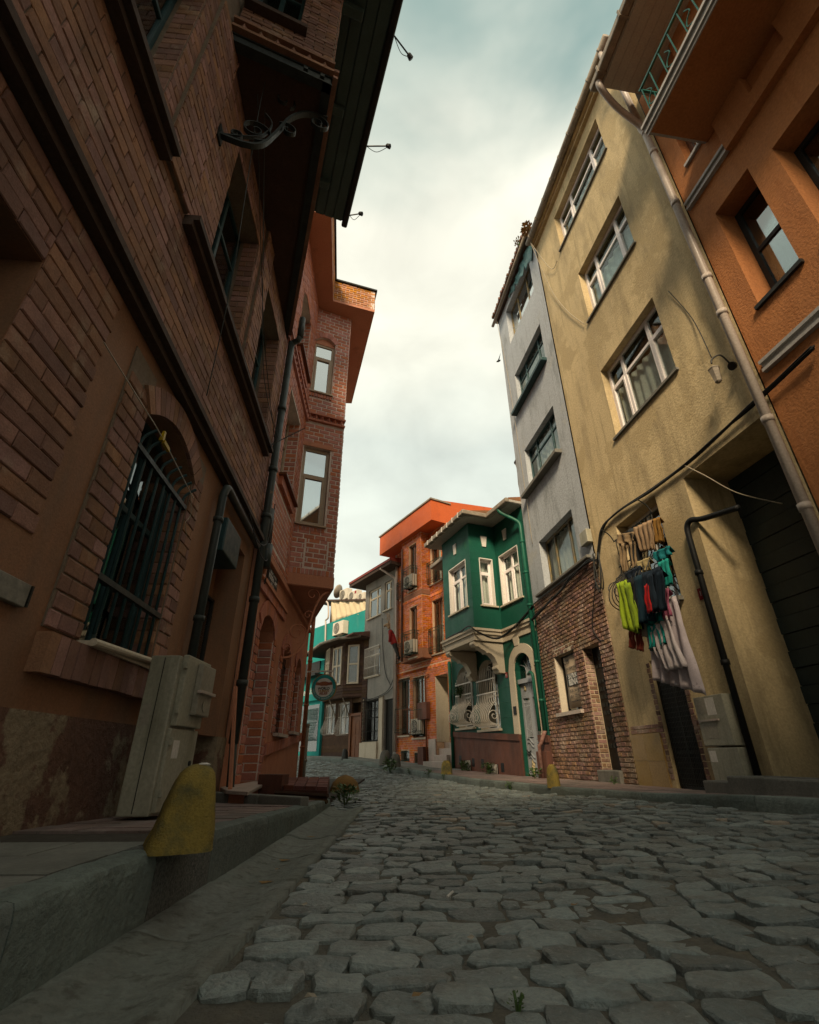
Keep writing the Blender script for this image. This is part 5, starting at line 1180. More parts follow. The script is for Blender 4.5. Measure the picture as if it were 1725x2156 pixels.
g_(-.02, b0-oe-.06, oe, oe+.13); g_(b0-oe-.13, b0-oe, oe, BD+oe*.8+.13); g_(b0-oe, b1+oe, BD+oe*.8, BD+oe*.8+.13); gt.box(FG, b1+oe, 5.9, EZg-.27, EZg-.11, oe, oe+.13); build('gutter', gt, m_gutter, TK, bevel=.03)
for i in range(7): bpart('gutter_clip', TK, m_white, FG, b0-oe+.2+i*.42, b0-oe+.23+i*.42, EZg-.03, EZg+.15, BD+oe*.8-.01, BD+oe*.8+.14)
mb = MB(); mb.hexa([FG.P(-.0, EZg+.09, oe), FG.P(b0-oe, EZg+.09, oe), FG.P(b0-oe, EZg+.09, -3.5), FG.P(0, EZg+.09, -3.5), FG.P(0, EZg+.16, oe), FG.P(b0-oe, EZg+.16, oe), FG.P(b0-oe, EZg+1.1, -3.5), FG.P(0, EZg+1.1, -3.5)])
mb.hexa([FG.P(b0-oe, EZg+.09, BD+oe*.8), FG.P(b1+oe, EZg+.09, BD+oe*.8), FG.P(b1+oe, EZg+.09, -3.5), FG.P(b0-oe, EZg+.09, -3.5), FG.P(b0-oe, EZg+.16, BD+oe*.8), FG.P(b1+oe, EZg+.16, BD+oe*.8), FG.P(b1+oe, EZg+1.1, -3.5), FG.P(b0-oe, EZg+1.1, -3.5)])
build('roof', mb, m_tile, TK)
TN2 = thing('number_plate', 'small red house number plate reading 11 on green wall', 'sign', FG.P(1.81, 2.85, .01))
bpart('plate', TN2, m_red, FG, 1.75, 1.87, 2.84, 3.0, .005, .02, bevel=.01); text_on(TN2, FG, '11', 1.81, 2.92, .021, .10, m_txtw, flip=-1)

# ================================================================ ORANGE BRICK HOUSE
TO = thing('brick_house', 'bright orange brick house with red roof parapet, iron balconies and white porch', 'house', FO.P(2, .3))
hO = [(.42, 1.24, 7.28, 9.25), (.43, 1.20, 4.36, 6.56), (.27, 1.12, .3, 3.52), (3.06, 3.95, 1.50, 3.74), (1.84, 2.78, 1.38, 3.66), (3.10, 3.78, .52, .94), (2.24, 2.72, .44, .86), (3.45, 3.85, 7.3, 9.0), (3.45, 3.85, 4.5, 6.3)]
mb = MB(); wallpanel(mb, FO, 0.02, 4.2, -.1, 10.2, [h+((1.1,) if i == 2 else (.18,)) for i, h in enumerate(hO)]); build('wall', mb, m_mortO, TO)
lst = []; BWo, BHo = .20, .085
lay(lst, FO, 0.02, 4.2, .3, 9.7, BWo, BHo, .014, hO+[(1.30, 2.98, 4.2, 9.75), (.02, 4.2, 3.84, 4.06)], dep=.014)
BDo = .45; bo0, bo1 = 1.30, 2.96
FOb = FO.off(BDo); FOs = Fr((0, 0), 0); FOs.o = FO.P(bo0, 0, 0); FOs.d = FO.n.copy(); FOs.n = -FO.d
hOb = [(1.68, 2.34, 7.20, 9.36), (1.68, 2.30, 4.34, 6.46)]
mb = MB(); wallpanel(mb, FOb, bo0, bo1, 4.25, 9.75, [h+(.18,) for h in hOb]); wallpanel(mb, FOs, 0, BDo, 4.25, 9.75); mb.box(FO, bo1-.05, bo1, 4.25, 9.75, 0, BDo-.01); build('bay', mb, m_mortO, TO)
lay(lst, FOb, bo0, bo1, 4.62, 9.55, BWo, BHo, .014, hOb+[(bo0, bo1, 6.86, 7.06)], dep=.014); lay(lst, FOs, 0, BDo, 4.62, 9.7, BWo, BHo, .014, [(0, BDo, 6.86, 7.06)], dep=.014)
put_bricks(TO, lst, m_brickO)
mb = MB(); mb.box(FO, bo0-.03, bo1+.03, 4.24, 4.62, 0, BDo+.03); mb.box(FO, bo0-.02, bo1+.02, 6.86, 7.06, 0, BDo+.015); build('bay_band', mb, M('stucco_pinkbrown', (.34, .15, .085), scale=2, bump=.1), TO)
for f, L0, L1, z in ((FO, .04, 1.28, 3.86), (FO, 1.35, 4.15, 3.86), (FOb, bo0, bo1, 9.56), (FO, .04, 1.28, 9.5), (FOb, bo0, bo1, 6.70), (FO, .04, 1.28, 6.75)):
    n = int((L1-L0)/.115)
    for i in range(n):
        c = L0+(L1-L0)*(i+.5)/n; q = MB(); q.prism([f.P(c-.05, z, 0), f.P(c, z, .06), f.P(c+.05, z, 0)], (0, 0, .11)); build('brick', q, m_brickO, TO)
mb = MB(); mb.box(FO, .05, 4.15, -.1, 10, -7, -1.15); mb.box(FO, 1.3, 4.15, -.1, 10, -1.15, -.5); mb.box(FO, .05, 1.3, 3.8, 10, -1.15, -.5); build('inner_walls', mb, m_room, TO)
mb = MB(); mb.quad(FO.P(.02, 3, 0), FO.P(.02, 10.2, 0), FO.P(.02, 10.2, -8), FO.P(.02, 3, -8)); mb.add([FO.P(.0, 8.5, .72), FO.P(.0, 10.72, .72), FO.P(.0, 11.5, -5), FO.P(.0, 11.5, -9), FO.P(.0, 6, -9), FO.P(0, 6, -.02), FO.P(0, 9.72, -.02), FO.P(0, 9.72, .72)], [(7, 1, 2, 3, 4, 5, 6)]); build('gable_wall', mb, m_redfascia, TO)
mb = MB(); mb.box(FO, .003, 4.75, 9.72, 10.70, -.3, .72); build('roof_parapet', mb, m_redfascia, TO)
mb = MB(); mb.box(FO, -.05, 4.8, 10.70, 10.77, -.3, .77); build('parapet_cap', mb, m_gutter, TO)
# windows
for (f, h) in ((FO, hO[0]), (FO, hO[1]), (FOb, hOb[0]), (FOb, hOb[1]), (FO, hO[7]), (FO, hO[8])):
    a, b, c, d = h; m1 = (a+b)/2
    window(TO, f, a, b, c, d, -.10, m_brownfr, mull=(m1,), fwid=.07, gm=m_glass, curtain=[(m_curt, .25, .75)]); bpart('window_sill', TO, m_cream, f, a-.05, b+.05, c-.05, c, -.08, .06)
for h in hO[3:5]:
    a, b, c, d = h; window(TO, FO, a, b, c, d, -.12, m_brownfr, mull=((a+b)/2,), trans=(c+1.0,), gm=m_glassd, fwid=.06); bpart('window_sill', TO, m_cream, FO, a-.05, b+.05, c-.06, c, -.1, .07)
    vb = []
    for i in range(9):
        s = a-.02+i*(b-a+.04)/8; vb.append([FO.P(s, d-.02, .05), FO.P(s, c+1.15, .05), FO.P(s, c+1.0, .20), FO.P(s, c+.1, .20), FO.P(s, c+.04, .05)])
    gO = bars(TO, FO, 'window_grille', m_grilleg, [], vb, r=.009)
    for (z, w) in ((d-.12, .05), (c+1.0, .20), (c+.12, .20)): 
        q = MB(); q.tube([FO.P(a-.03, z, w), FO.P(b+.03, z, w)], .012, 6); build('grille_rail', q, m_grilleg, gO)
    for i in range(8):
        q = MB(); s = a+.03+i*(b-a)/8; q.tube(curl(FO.P(s, c+.2, .20), FO.d, upv, .05, 0, 6, 10, .3), .006, 5); build('scroll', q, m_grilleg, gO)
for h in hO[5:7]:
    a, b, c, d = h; bpart('cellar_window', TO, m_glassd, FO, a, b, c, d, -.15, -.14)
    bars(TO, FO, 'cellar_grille', m_grilleg, [[FO.P(a, d-.06, .0), FO.P(b, d-.06, .0)], [FO.P(a, c+.06, 0), FO.P(b, c+.06, 0)]], [[FO.P(a+.05+i*(b-a-.1)/6, c, 0), FO.P(a+.05+i*(b-a-.1)/6, d, 0)] for i in range(7)], r=.008)
def balcony(f, a, b, z, d=.30, h=.95):
    vb = []; n = max(5, int((b-a)/.09))
    for i in range(n+1): s = a+(b-a)*i/n; vb.append([f.P(s, z, d), f.P(s, z+h, d)])
    for w in (.08, .19):
        for s in (a, b): vb.append([f.P(s, z, w), f.P(s, z+h, w)])
    g = bars(TO, f, 'balcony_railing', m_grilleg, [], vb, r=.008)
    for zz in (z, z+h, z+h-.12):
        q = MB(); q.tube([f.P(a, zz, 0), f.P(a, zz, d), f.P(b, zz, d), f.P(b, zz, 0)], .012, 6); build('rail', q, m_grilleg, g)
    for i in range(n):
        s = a+(b-a)*(i+.5)/n; q = MB(); q.tube(curl(f.P(s, z+.08, d), f.d, upv, .045, 0, 6, 10, .3), .006, 5); q.tube(curl(f.P(s, z+.2, d), f.d, upv, .03, 1, 6, 8, .3), .005, 5); build('scroll', q, m_grilleg, g)
    return g
balcony(FOb, 1.55, 2.45, 7.22, .32); balcony(FOb, 1.55, 2.42, 4.40, .32); balcony(FO, .36, 1.28, 7.30, .16); balcony(FO, .37, 1.25, 4.42, .16); balcony(FO, 3.4, 3.9, 7.3, .2, .8); balcony(FO, 3.4, 3.9, 4.4, .2, .8)
# porch with stairs
mb = MB(); mb.box(FO, .27, 1.12, .2, 3.5, -1.12, -1.08); mb.box(FO, 1.10, 1.118, 1.2, 3.5, -1.08, -.0); mb.box(FO, .272, .29, 1.2, 3.5, -1.08, -.02); build('porch_lining', mb, m_cream, TO)
for i in range(5):
    z = .30+i*.21; w = .42-i*.24; a, b = (.18, 1.75) if i == 0 else (.27, 1.10)
    bpart('step', TO, m_marble, FO, a if i else .12, b if i else 1.45, .1, z+.26, max(-1.08, w-.26), w, bevel=.012)
bpart('stair_side', TO, m_marble, FO, 1.14, 1.62, .2, 1.30, .0, .06); bpart('stair_side', TO, m_marble, FO, .06, .25, .2, 1.15, .0, .05)
bpart('meter_box', TO, m_brownpl, FO, 1.50, 2.16, 2.0, 2.62, .02, .2, bevel=.01); bpart('gas_box', TO, m_brownpl, FO, 1.75, 2.15, .40, 1.05, .02, .22, bevel=.01)
pp = MB(); pp.tube([FO.P(1.72, .5, .08), FO.P(1.72, 3.6, .08), FO.P(1.45, 3.66, .08)], .03, 8); build('gas_pipe', pp, m_pipeo, TO, smooth=True)
pp = MB(); pp.tube([FOb.P(2.85, 9.4, .06), FOb.P(2.85, 4.3, .06)], .045, 8); build('downpipe', pp, m_brownpl, TO, smooth=True)
TN3 = thing('number_plate', 'tiny red number plate beside white porch of orange brick house', 'sign', FO.P(.15, 2.3, .02)); bpart('plate', TN3, m_red, FO, .10, .20, 2.34, 2.48, .016, .03); text_on(TN3, FO, '1', .15, 2.41, .031, .09, m_txtw, flip=-1)

# ================================================================ FAR GREY HOUSE
TX = thing('grey_house', 'shabby grey plastered house with cream windows and red roof edge', 'house', FX.P(1.6, .5))
hX = [(1.66, 2.93, 7.06, 8.56), (.57, 1.28, 7.12, 8.58), (1.62, 2.95, 4.18, 5.54), (1.55, 2.90, 1.35, 3.10), (.36, 1.12, .5, 3.02)]
mb = MB(); wallpanel(mb, FX, 0.02, 3.3, .2, 9.0, [h+(.16,) for h in hX]); build('wall', mb, m_farg, TX)
mb = MB(); mb.box(FX, .05, 3.28, .2, 9, -6, -.5); build('inner_walls', mb, m_room, TX)
mb = MB(); mb.quad(FX.P(3.3, .2, 0), FX.P(3.3, 9, 0), FX.P(3.3, 9, -6), FX.P(3.3, .2, -6)); build('end_wall', mb, m_farg, TX)
for k, h in enumerate(hX[:4]):
    a, b, c, d = h; m1 = (a+b)/2
    window(TX, FX, a, b, c, d, -.06 if k < 2 else -.10, m_cream if k < 3 else m_darkfr, mull=(a+(b-a)*.36, ) if k < 2 else (m1,), trans=(c+1.0,), fwid=.09 if k < 2 else .06, gm=m_glassd)
    bpart('window_sill', TX, m_cream, FX, a-.06, b+.06, c-.06, c, -.05, .09)
    if k >= 2:
        mt = m_grillew if k == 2 else m_dark; n = 13; ww = .10
        g = bars(TX, FX, 'window_grille', mt, [], [[FX.P(a-.04+i*(b-a+.08)/n, c-.02, ww), FX.P(a-.04+i*(b-a+.08)/n, d+.02, ww)] for i in range(n+1)], r=.014 if k == 2 else .01)
        for z in (c, c+.42, d-.4, d): 
            q = MB(); q.tube([FX.P(a-.05, z, ww), FX.P(b+.05, z, ww)], .014, 6); build('grille_rail', q, mt, g)
mb = MB(); mb.box(FX, 1.15, 1.5, .5, 3.2, 0, .08); mb.box(FX, 2.95, 3.1, 1.3, 3.2, 0, .08); build('pilaster', mb, m_cream, TX)
mb = MB(); mb.box(FX, 1.5, 3.1, .5, 1.3, 0, .16); build('plinth', mb, m_cream, TX)
mb = MB(); mb.box(FX, .36, 1.12, .5, 3.0, -.14, -.1); dX = build('door', mb, m_dark, TX)
for i in range(6):
    q = MB(); s = .46+i*.115; q.tube([FX.P(s, .6, -.06), FX.P(s, 2.95, -.06)], .010, 6); build('bar', q, m_dark, dX)
mb = MB(); mb.box(FX, -.3, 4.1, 9.0, 9.16, -3, .62); build('eaves', mb, m_ledge, TX)
mb = MB(); mb.hexa([FX.P(-.3, 9.16, -4), FX.P(4.1, 9.16, -4), FX.P(4.1, 9.16, .66), FX.P(-.3, 9.16, .66), FX.P(-.3, 10.3, -4), FX.P(4.1, 10.3, -4), FX.P(4.1, 9.28, .66), FX.P(-.3, 9.28, .66)]); build('roof', mb, M('roof_red', (.26, .05, .035), rough=.6), TX)
for s, w in ((.10, .10), (-.04, .12)):
    pp = MB(); pp.tube((bez([FX.P(.7, 9.05, .62), FX.P(.45, 8.8, .4), FX.P(s, 8.45, w)], 5) if s > 0 else [FX.P(s, 9.6, w)])+[FX.P(s, .9, w)], .055, 8); build('downpipe', pp, m_pipew, TX, smooth=True)

# ================================================================ BROWN TIMBER HOUSE
TW = thing('timber_house', 'small dark brown boarded house with projecting upper floor and cream windows', 'house', FH.P(2, .6))
hW0 = [(1.45, 2.35, 1.7, 3.2), (2.75, 3.6, 1.75, 3.2), (.42, 1.2, .5, 3.1)]
mb = MB(); wallpanel(mb, FH, 0.02, 4.0, .3, 3.4, [h+(.12,) for h in hW0]); mb.box(FH, .02, 4.0, .3, 6.6, -6, -.4); mb.quad(FH.P(4.0, .3, 0), FH.P(4.0, 6.6, 0), FH.P(4.0, 6.6, -4), FH.P(4.0, .3, -4)); build('wall', mb, m_wood, TW)
lstb = [((0.02, 0), (.42, .0)), ((.42, 0.0), (1.30, .55)), ((1.30, .55), (2.62, .55)), ((2.62, .55), (4.2, .0))]
HB0, HB1 = 3.38, 6.1
fac = []
for (p, q) in lstb:
    P0, P1 = FH.P(p[0], 0, p[1]), FH.P(q[0], 0, q[1]); f = Fr(P0, to=P1); f.n = f.n if f.n.dot(FH.n) > 0 else -f.n; fac.append(f)
wins = [None, (.20, .84, 3.95, 5.85), (.22, 1.06, 3.95, 5.85), (.30, 1.15, 4.3, 6.0)]
for f, wn in zip(fac, wins):
    mb = MB(); mb.box(f, 0, f.len, HB0, HB1-.02, -.12, -.06); build('upper_wall', mb, m_wood, TW)
    n = 21
    for i in range(n):
        z = HB0+(HB1-HB0)*i/n
        segs = [(0.0, f.len)]
        if wn and wn[2]-.05 < z+.05 < wn[3]+.05: segs = [(0, wn[0]-.04), (wn[1]+.04, f.len)]
        for (a, b) in segs:
            if b-a > .03:
                q = MB(); h = (HB1-HB0)/n; q.hexa([f.P(a, z, -.06), f.P(b, z, -.06), f.P(b, z, .012), f.P(a, z, .012), f.P(a, z+h-.004, -.06), f.P(b, z+h-.004, -.06), f.P(b, z+h-.004, -.008), f.P(a, z+h-.004, -.008)]); build('board', q, m_wood, TW)
    if wn:
        a, b, c, d = wn; window(TW, f, a, b, c, d, .04, m_cream, mull=((a+b)/2,) if b-a > .8 else (), trans=(c+.95,), fwid=.09, curtain=[(m_curt, .1, .9)], gm=m_glass)
mb = MB(); mb.prism([FH.P(s, HB0-.05, w) for s, w in ((.02, -.1), (.42, 0), (1.30, .55), (2.62, .55), (4.2, 0), (4.2, -.1))], (0, 0, .05)); build('bay_soffit', mb, m_wood, TW)
mb = MB(); mb.prism([FH.P(s, HB1-.06, w) for s, w in ((-.05, -2.), (-.05, .5), (.6, .65), (1.1, 1.05), (2.8, 1.05), (4.6, .55), (6.2, .25), (6.2, -2))], (0, 0, .10)); build('eaves', mb, m_wood, TW)
gt = MB(); gt.tube([FH.P(s, HB1+.02, w) for s, w in ((-.05, .55), (.6, .70), (1.1, 1.10), (2.8, 1.10), (4.6, .60), (6.2, .3))], .075, 8); build('gutter', gt, m_gutter, TW, smooth=True)
mb = MB(); mb.hexa([FH.P(-.05, HB1+.05, 1), FH.P(6.2, HB1+.05, .3), FH.P(6.2, HB1+.05, -2), FH.P(-.05, HB1+.05, -2), FH.P(-.05, HB1+.12, 1), FH.P(6.2, HB1+.12, .3), FH.P(6.2, HB1+.75, -2), FH.P(-.05, HB1+.75, -2)]); build('roof', mb, m_tile, TW)
for i in range(18):
    z = .45+i*.16; segs = [(0.02, .42), (1.2, 4.0)]
    if 1.68 < z < 3.2: segs = [(.02, .42), (1.2, 1.43), (2.37, 2.73), (3.62, 4.0)]
    for (a, b) in segs: bpart('board', TW, m_wood, FH, a, b, z, z+.15, 0, .02)
for (a, b, c, d) in hW0[:2]:
    window(TW, FH, a, b, c, d, -.05, m_white, mull=((a+b)/2,), gm=m_glassd); vb = []
    for i in range(9):
        s = a+.02+i*(b-a-.04)/8; vb.append([FH.P(s, d, .05), FH.P(s, c+.75, .05)]+bez([FH.P(s, c+.75, .05), FH.P(s, c+.45, .18), FH.P(s, c+.2, .30), FH.P(s, c+.02, .22), FH.P(s, c-.03, .05)], 4))
    g = bars(TW, FH, 'window_grille', m_grillew, [], vb, r=.010)
    for z, w in ((c+.8, .05), (d-.1, .05)): 
        q = MB(); q.tube([FH.P(a, z, w), FH.P(b, z, w)], .012, 6); build('grille_rail', q, m_grillew, g)
mb = MB(); mb.box(FH, .42, 1.2, .5, 2.5, -.06, -.02)
for (c, d) in ((.7, 1.1), (1.2, 1.6), (1.7, 2.3)): mb.box(FH, .52, .80, c, d, -.02, .0); mb.box(FH, .84, 1.1, c, d, -.02, 0)
build('door', mb, m_woodd, TW)
mb = MB(); mb.box(FH, .32, .42, .5, 2.6, -.05, .05); mb.box(FH, 1.2, 1.34, .5, 2.6, -.05, .05); mb.box(FH, .32, 1.34, 2.5, 2.62, -.05, .06); build('door_frame', mb, m_woodd, TW)
for s in (1.35, 2.6): 
    q = MB(); q.tube([FH.P(s, 2.5, .05), FH.P(s, 3.36, .5)], .035, 6); build('brace', q, m_gutter, TW)

# ================================================================ TEAL HOUSE behind and beside it
TT = thing('teal_house', 'teal rendered house with awning terrace and shop front beyond the timber house', 'house', FH.P(6, .7))
mb = MB(); mb.box(FH, 1.5, 12, 5.5, 8.62, -6, -2.05); mb.box(FH, 4.02, 9.5, .5, 5.6, -6, -.02); mb.box(FH, 4.02, 9.5, .5, .95, -.02, .05); build('wall', mb, m_teal, TT)
bpart('shop_window', TT, m_glassd, FH, 4.4, 6.6, 1.0, 3.3, -.012, .0)
bars(TT, FH, 'window_grille', m_turq, [], [bez([FH.P(4.45+i*.12, 3.1, .05), FH.P(4.45+i*.12, 2.5, .06), FH.P(4.45+i*.12, 2.0, .2), FH.P(4.45+i*.12, 1.7, .24), FH.P(4.45+i*.12, 1.5, .05)], 4) for i in range(15)], r=.012)
bpart('shop_board', TT, m_teal, FH, 4.1, 9, 3.5, 4.5, .0, .12); text_on(TT, FH, 'enish', 5.6, 4.0, .125, .5, m_txtw, flip=-1)
bpart('corner_post', TT, m_teal, FH, 3.85, 4.03, .5, 3.4, .02, .16)
mb = MB(); mb.box(FH, 4.3, 9, 4.75, 4.85, .0, .5); mb.box(FH, 4.6, 9, 4.95, 5.6, .02, .06); build('awning', mb, m_dark, TT)
zr_ = lambda s: 9.2+(s-3.4)*.225
q = MB(); n_ = 44; vs = []
for k in range(7):
    for i in range(n_+1):
        s_ = 2.2+5.2*i/n_; zb = 8.55+.10*math.sin(s_*1.3); vs.append(FH.P(s_, zb+(zr_(s_)-zb)*k/6, -2.12+.05*math.sin(s_*5+k*.4)+.03*math.sin(s_*11-k)))
q.add(vs, [(k*(n_+1)+i, k*(n_+1)+i+1, (k+1)*(n_+1)+i+1, (k+1)*(n_+1)+i) for k in range(6) for i in range(n_)]); build('awning_sheet', q, m_tarp, TT, smooth=True, solid=.01)
mb = MB(); mb.hexa([FH.P(1.5, zr_(1.5), -5), FH.P(11, zr_(11), -5), FH.P(11, zr_(11), -2), FH.P(1.5, zr_(1.5), -2), FH.P(1.5, zr_(1.5)+.1, -5), FH.P(11, zr_(11)+.1, -5), FH.P(11, zr_(11)+.1, -2), FH.P(1.5, zr_(1.5)+.1, -2)]); mb.box(FH, 7.42, 7.52, 8.6, 10.1, -2.2, -2.1); mb.box(FH, 1.5, 11, 8.6, 9.1, -6, -3.6); build('terrace_roof', mb, m_ledge, TT)
pp = MB(); pp.tube(bez([FH.P(8.4, 10.25, -1.95), FH.P(7.9, 10.15, -1.95), FH.P(7.62, 9.85, -1.95), FH.P(7.5, 9.0, -1.95), FH.P(7.8, 8.85, -1.95), FH.P(7.75, 8.5, -1.95), FH.P(7.6, 7.0, -1.95)], 4), .055, 8); build('downpipe', pp, m_pipew, TT, smooth=True)

# ================================================================ unseen block added behind the viewpoint to keep the sun off the street
FZ = Fr((-5.2, -8.5), to=(4.0, -8.5)); FZ.n = Vector((0, 1, 0))
TZ = thing('sun_blocker', 'plain cream block added unseen behind the viewpoint to keep the sun off the street', 'sun blocker', FZ.P(4, 0))
hZ = [(.7+i*2.2, 1.9+i*2.2, 1.2+j*3.3, 2.9+j*3.3, .2) for i in range(4) for j in range(4)]
mb = MB(); wallpanel(mb, FZ, 0, 9.2, -.2, 15.0, hZ); build('wall', mb, m_cream, TZ)
bpart('inner_walls', TZ, m_room, FZ, 0, 9.2, -.2, 15.0, -5, -.5); bpart('roof', TZ, m_tile, FZ, -.3, 9.5, 15.0, 15.2, -5, .4)
for h in hZ: bpart('window', TZ, m_glassd, FZ, *h[:4], -.18, -.15)

# ================================================================ STREET FURNITURE
def bollard_near():
    T = thing('bollard', 'worn yellow concrete bollard on left kerb in front of grey cabinet', 'bollard', (-1.22, 2.98, .29), 'concrete bollards along the kerbs')
    n = 32; prof = [(0, .20), (.04, .192), (.09, .176), (.14, .162), (.20, .150), (.26, .137), (.305, .122), (.34, .102), (.362, .078), (.376, .048), (.383, .016)]; rows = len(prof); vs = []
    for (h, r) in prof:
        for k in range(n):
            a = 2*math.pi*k/n; c, s_ = math.cos(a), math.sin(a); q = (abs(c)**4.5+abs(s_)**4.5)**(-1/4.5); X, Y = c*q*r*.80, s_*q*r*1.02; ro = R(28)
            X, Y = X*math.cos(ro)-Y*math.sin(ro), X*math.sin(ro)+Y*math.cos(ro); p = Vector((-1.195+.04*h/.38+X, 2.97+Y, .29+h)); dv = Vector((X, Y, 0)).normalized()
            nn = noise.noise(p*11)*.012+noise.noise(p*38)*.005+noise.noise(p*90)*.003-.022*max(0, 1-((a-4.4)/.35)**2)*max(0, 1-((h-.17)/.09)**2)
            vs.append(p+dv*nn)
    mb = MB(); mb.add(vs, [(r*n+k, r*n+(k+1) % n, (r+1)*n+(k+1) % n, (r+1)*n+k) for r in range(rows-1) for k in range(n)]+[tuple((rows-1)*n+k for k in range(n))])
    build('stone', mb, m_byel, T, smooth=True)
    mb = MB(); mb.lathe((-1.13, 2.97, .665), [(.03, 0), (.034, .006), (.015, .014)], n=12); build('cap', mb, m_white, T)
bollard_near()
def bollard(x, y, z, h, w, mat, label, yaw=0, lean=0):
    T = thing('bollard', label, 'bollard', (x, y, z-.03), 'concrete bollards along the kerbs'); mb = MB(); n = 14; vs = []; rows = 8
    for r in range(rows):
        t = r/(rows-1); hw = w*(1-.28*t) if t < .55 else w*.846*math.sqrt(max(.02, 1-((t-.55)/.47)**2))
        for k in range(n):
            a = 2*math.pi*k/n; c, s = math.cos(a), math.sin(a); q = (abs(c)**3+abs(s)**3)**(-1/3)
            px_, py_ = c*q*hw*.5, s*q*w*.33*(1-.25*t); X = px_*math.cos(yaw)-py_*math.sin(yaw); Y = px_*math.sin(yaw)+py_*math.cos(yaw)
            nn = 1+.05*noise.noise(Vector((X*12+x, Y*12, t*5))); vs.append((x+X*nn+lean*t, y+Y*nn, z-.03+(h+.03)*t))
    mb.add(vs, [(r*n+k, r*n+(k+1) % n, (r+1)*n+(k+1) % n, (r+1)*n+k) for r in range(rows-1) for k in range(n)]+[tuple((rows-1)*n+k for k in range(n))])
    build('stone', mb, mat, T, smooth=True)
bollard(2.52, 9.75, .235, .34, .24, m_byel, 'moss stained yellow bollard in front of green house door pipe', -.7)
bollard(1.06, 16.2, .25, .36, .36, m_byel, 'short bright yellow bollard below marble steps', -.6)
bollard(-.55, 19.6, .40, .42, .42, m_bgrey, 'grey concrete bollard behind a bushy weed below orange house', -.6)
bollard(-1.02, 20.55, .47, .48, .46, m_bgrey, 'leaning grey concrete bollard beside the dark iron door', -.6, .05)
bollard(-2.9, 23.75, .62, .42, .34, m_dark, 'dark painted bollard beside timber house door', -.6)
T = thing('bollard', 'fallen yellow brown concrete dome lying at end of left kerb', 'bollard', (-1.36, 11.3, .04), 'concrete bollards along the kerbs')
mb = MB(); mb.lathe((-1.36, 11.4, .02), [(.30, 0), (.31, .08), (.26, .22), (.15, .32), (.03, .36)], n=16); build('stone', mb, M('bollard_ochre', (.30, .17, .05), (.2, .11, .04), scale=6, bump=.6), T, smooth=True)

# utility cabinet
TCb = thing('utility_cabinet', 'tall grey beige utility cabinet standing against brown stucco wall', 'cabinet', (-2.2, 4.75, .29))
FC = Fr((-2.05, 4.45), to=(-2.05, 5.45)); FC.n = Vector((1, 0, 0)); FCf = Fr((-2.33, 4.45), to=(-2.05, 4.45)); FCf.n = Vector((0, -1, 0))
mb = MB(); mb.box(FCf, 0, .262, .29, 1.53, -.62, 0); build('body', mb, m_cab, TCb, bevel=.012)
mb = MB(); mb.box(FC, .06, .60, .95, 1.545, -.02, .035); build('meter_door', mb, m_cab, TCb, bevel=.01)
mb = MB(); mb.box(FC, .03, .61, .31, .93, -.02, .016); build('lower_door', mb, m_cab, TCb, bevel=.008)
mb = MB(); mb.box(FC, .28, .60, 1.05, 1.50, .035, .095); build('meter_window', mb, m_cabw, TCb, bevel=.012)
mb = MB(); mb.box(FC, .24, .60, 1.235, 1.262, .09, .13); build('rain_lip', mb, m_marble, TCb, bevel=.004)
mb = MB(); mb.lathe(FC.P(.44, 1.14, .095), [(.05, 0), (.055, .008)], axis=(1, 0, 0), n=14); build('dial', mb, m_cabw, TCb)
for z_ in (.42, .80, 1.05, 1.42): bpart('hinge', TCb, m_cab, FC, .025, .055, z_, z_+.06, .016, .045, bevel=.004)
mb = MB(); mb.lathe(FC.P(.52, .66, .016), [(.022, 0), (.022, .012), (.012, .016)], axis=(1, 0, 0), n=12); build('lock', mb, m_iron, TCb)
bpart('sticker', TCb, m_white, FC, .12, .24, .70, .84, .016, .018); bpart('sticker', TCb, m_cabw, FCf, .02, .10, .95, 1.12, 0, .002)
bpart('seam', TCb, m_black, FCf, .125, .131, .31, 1.51, 0, .003)

# marble threshold, strip kerb, brick platform in front of red house
TMt = thing('marble_threshold', 'pale marble slab laid as threshold of the red brick house', 'slab', (-2.5, 8.6, .12))
mb = MB(); mb.prism([Vector(p) for p in ((-2.10, 7.15, .27), (-2.62, 10.2, .27), (-2.93, 10.2, .27), (-2.86, 8.3, .27), (-2.5, 7.5, .27))], (0, 0, .045)); build('slab', mb, m_marble, TMt, bevel=.008)
mb = MB(); mb.prism([Vector(p) for p in ((-2.2, 7.35, .02), (-2.66, 10.1, .02), (-2.93, 10.1, .02), (-2.86, 8.3, .02), (-2.5, 7.6, .02))], (0, 0, .25)); build('bed', mb, m_stucB, TMt)
TSt = thing('concrete_strip', 'low concrete edging across the left pavement before red house', 'edging', (-2, 6.8, .1))
for (a, b) in (((-1.33, 6.75), (-1.98, 7.22)), ((-1.99, 7.23), (-2.85, 7.85))):
    q = MB(); d = (Vector(b)-Vector(a)).normalized(); nn = Vector((-d.y, d.x)); pts = [Vector((*p, .12)) for p in (a, b)]+[Vector((b[0]-nn.x*.14, b[1]-nn.y*.14, .12)), Vector((a[0]-nn.x*.14, a[1]-nn.y*.14, .12))]; q.prism(pts, (0, 0, .155)); build('edging_stone', q, m_concrete, TSt, bevel=.015)
TPl = thing('brick_platform', 'dark red brick paved platform on rotten boards against red house', 'platform', (-2, 10, .0))
pb = [Vector((-2.02, 8.75, 0)), Vector((-1.24, 8.25, 0)), Vector((-1.86, 12.6, 0)), Vector((-2.72, 12.1, 0))]
mb = MB(); mb.prism([p+upv*-.05 for p in pb], (0, 0, .31)); build('base', mb, m_brownpl, TPl)
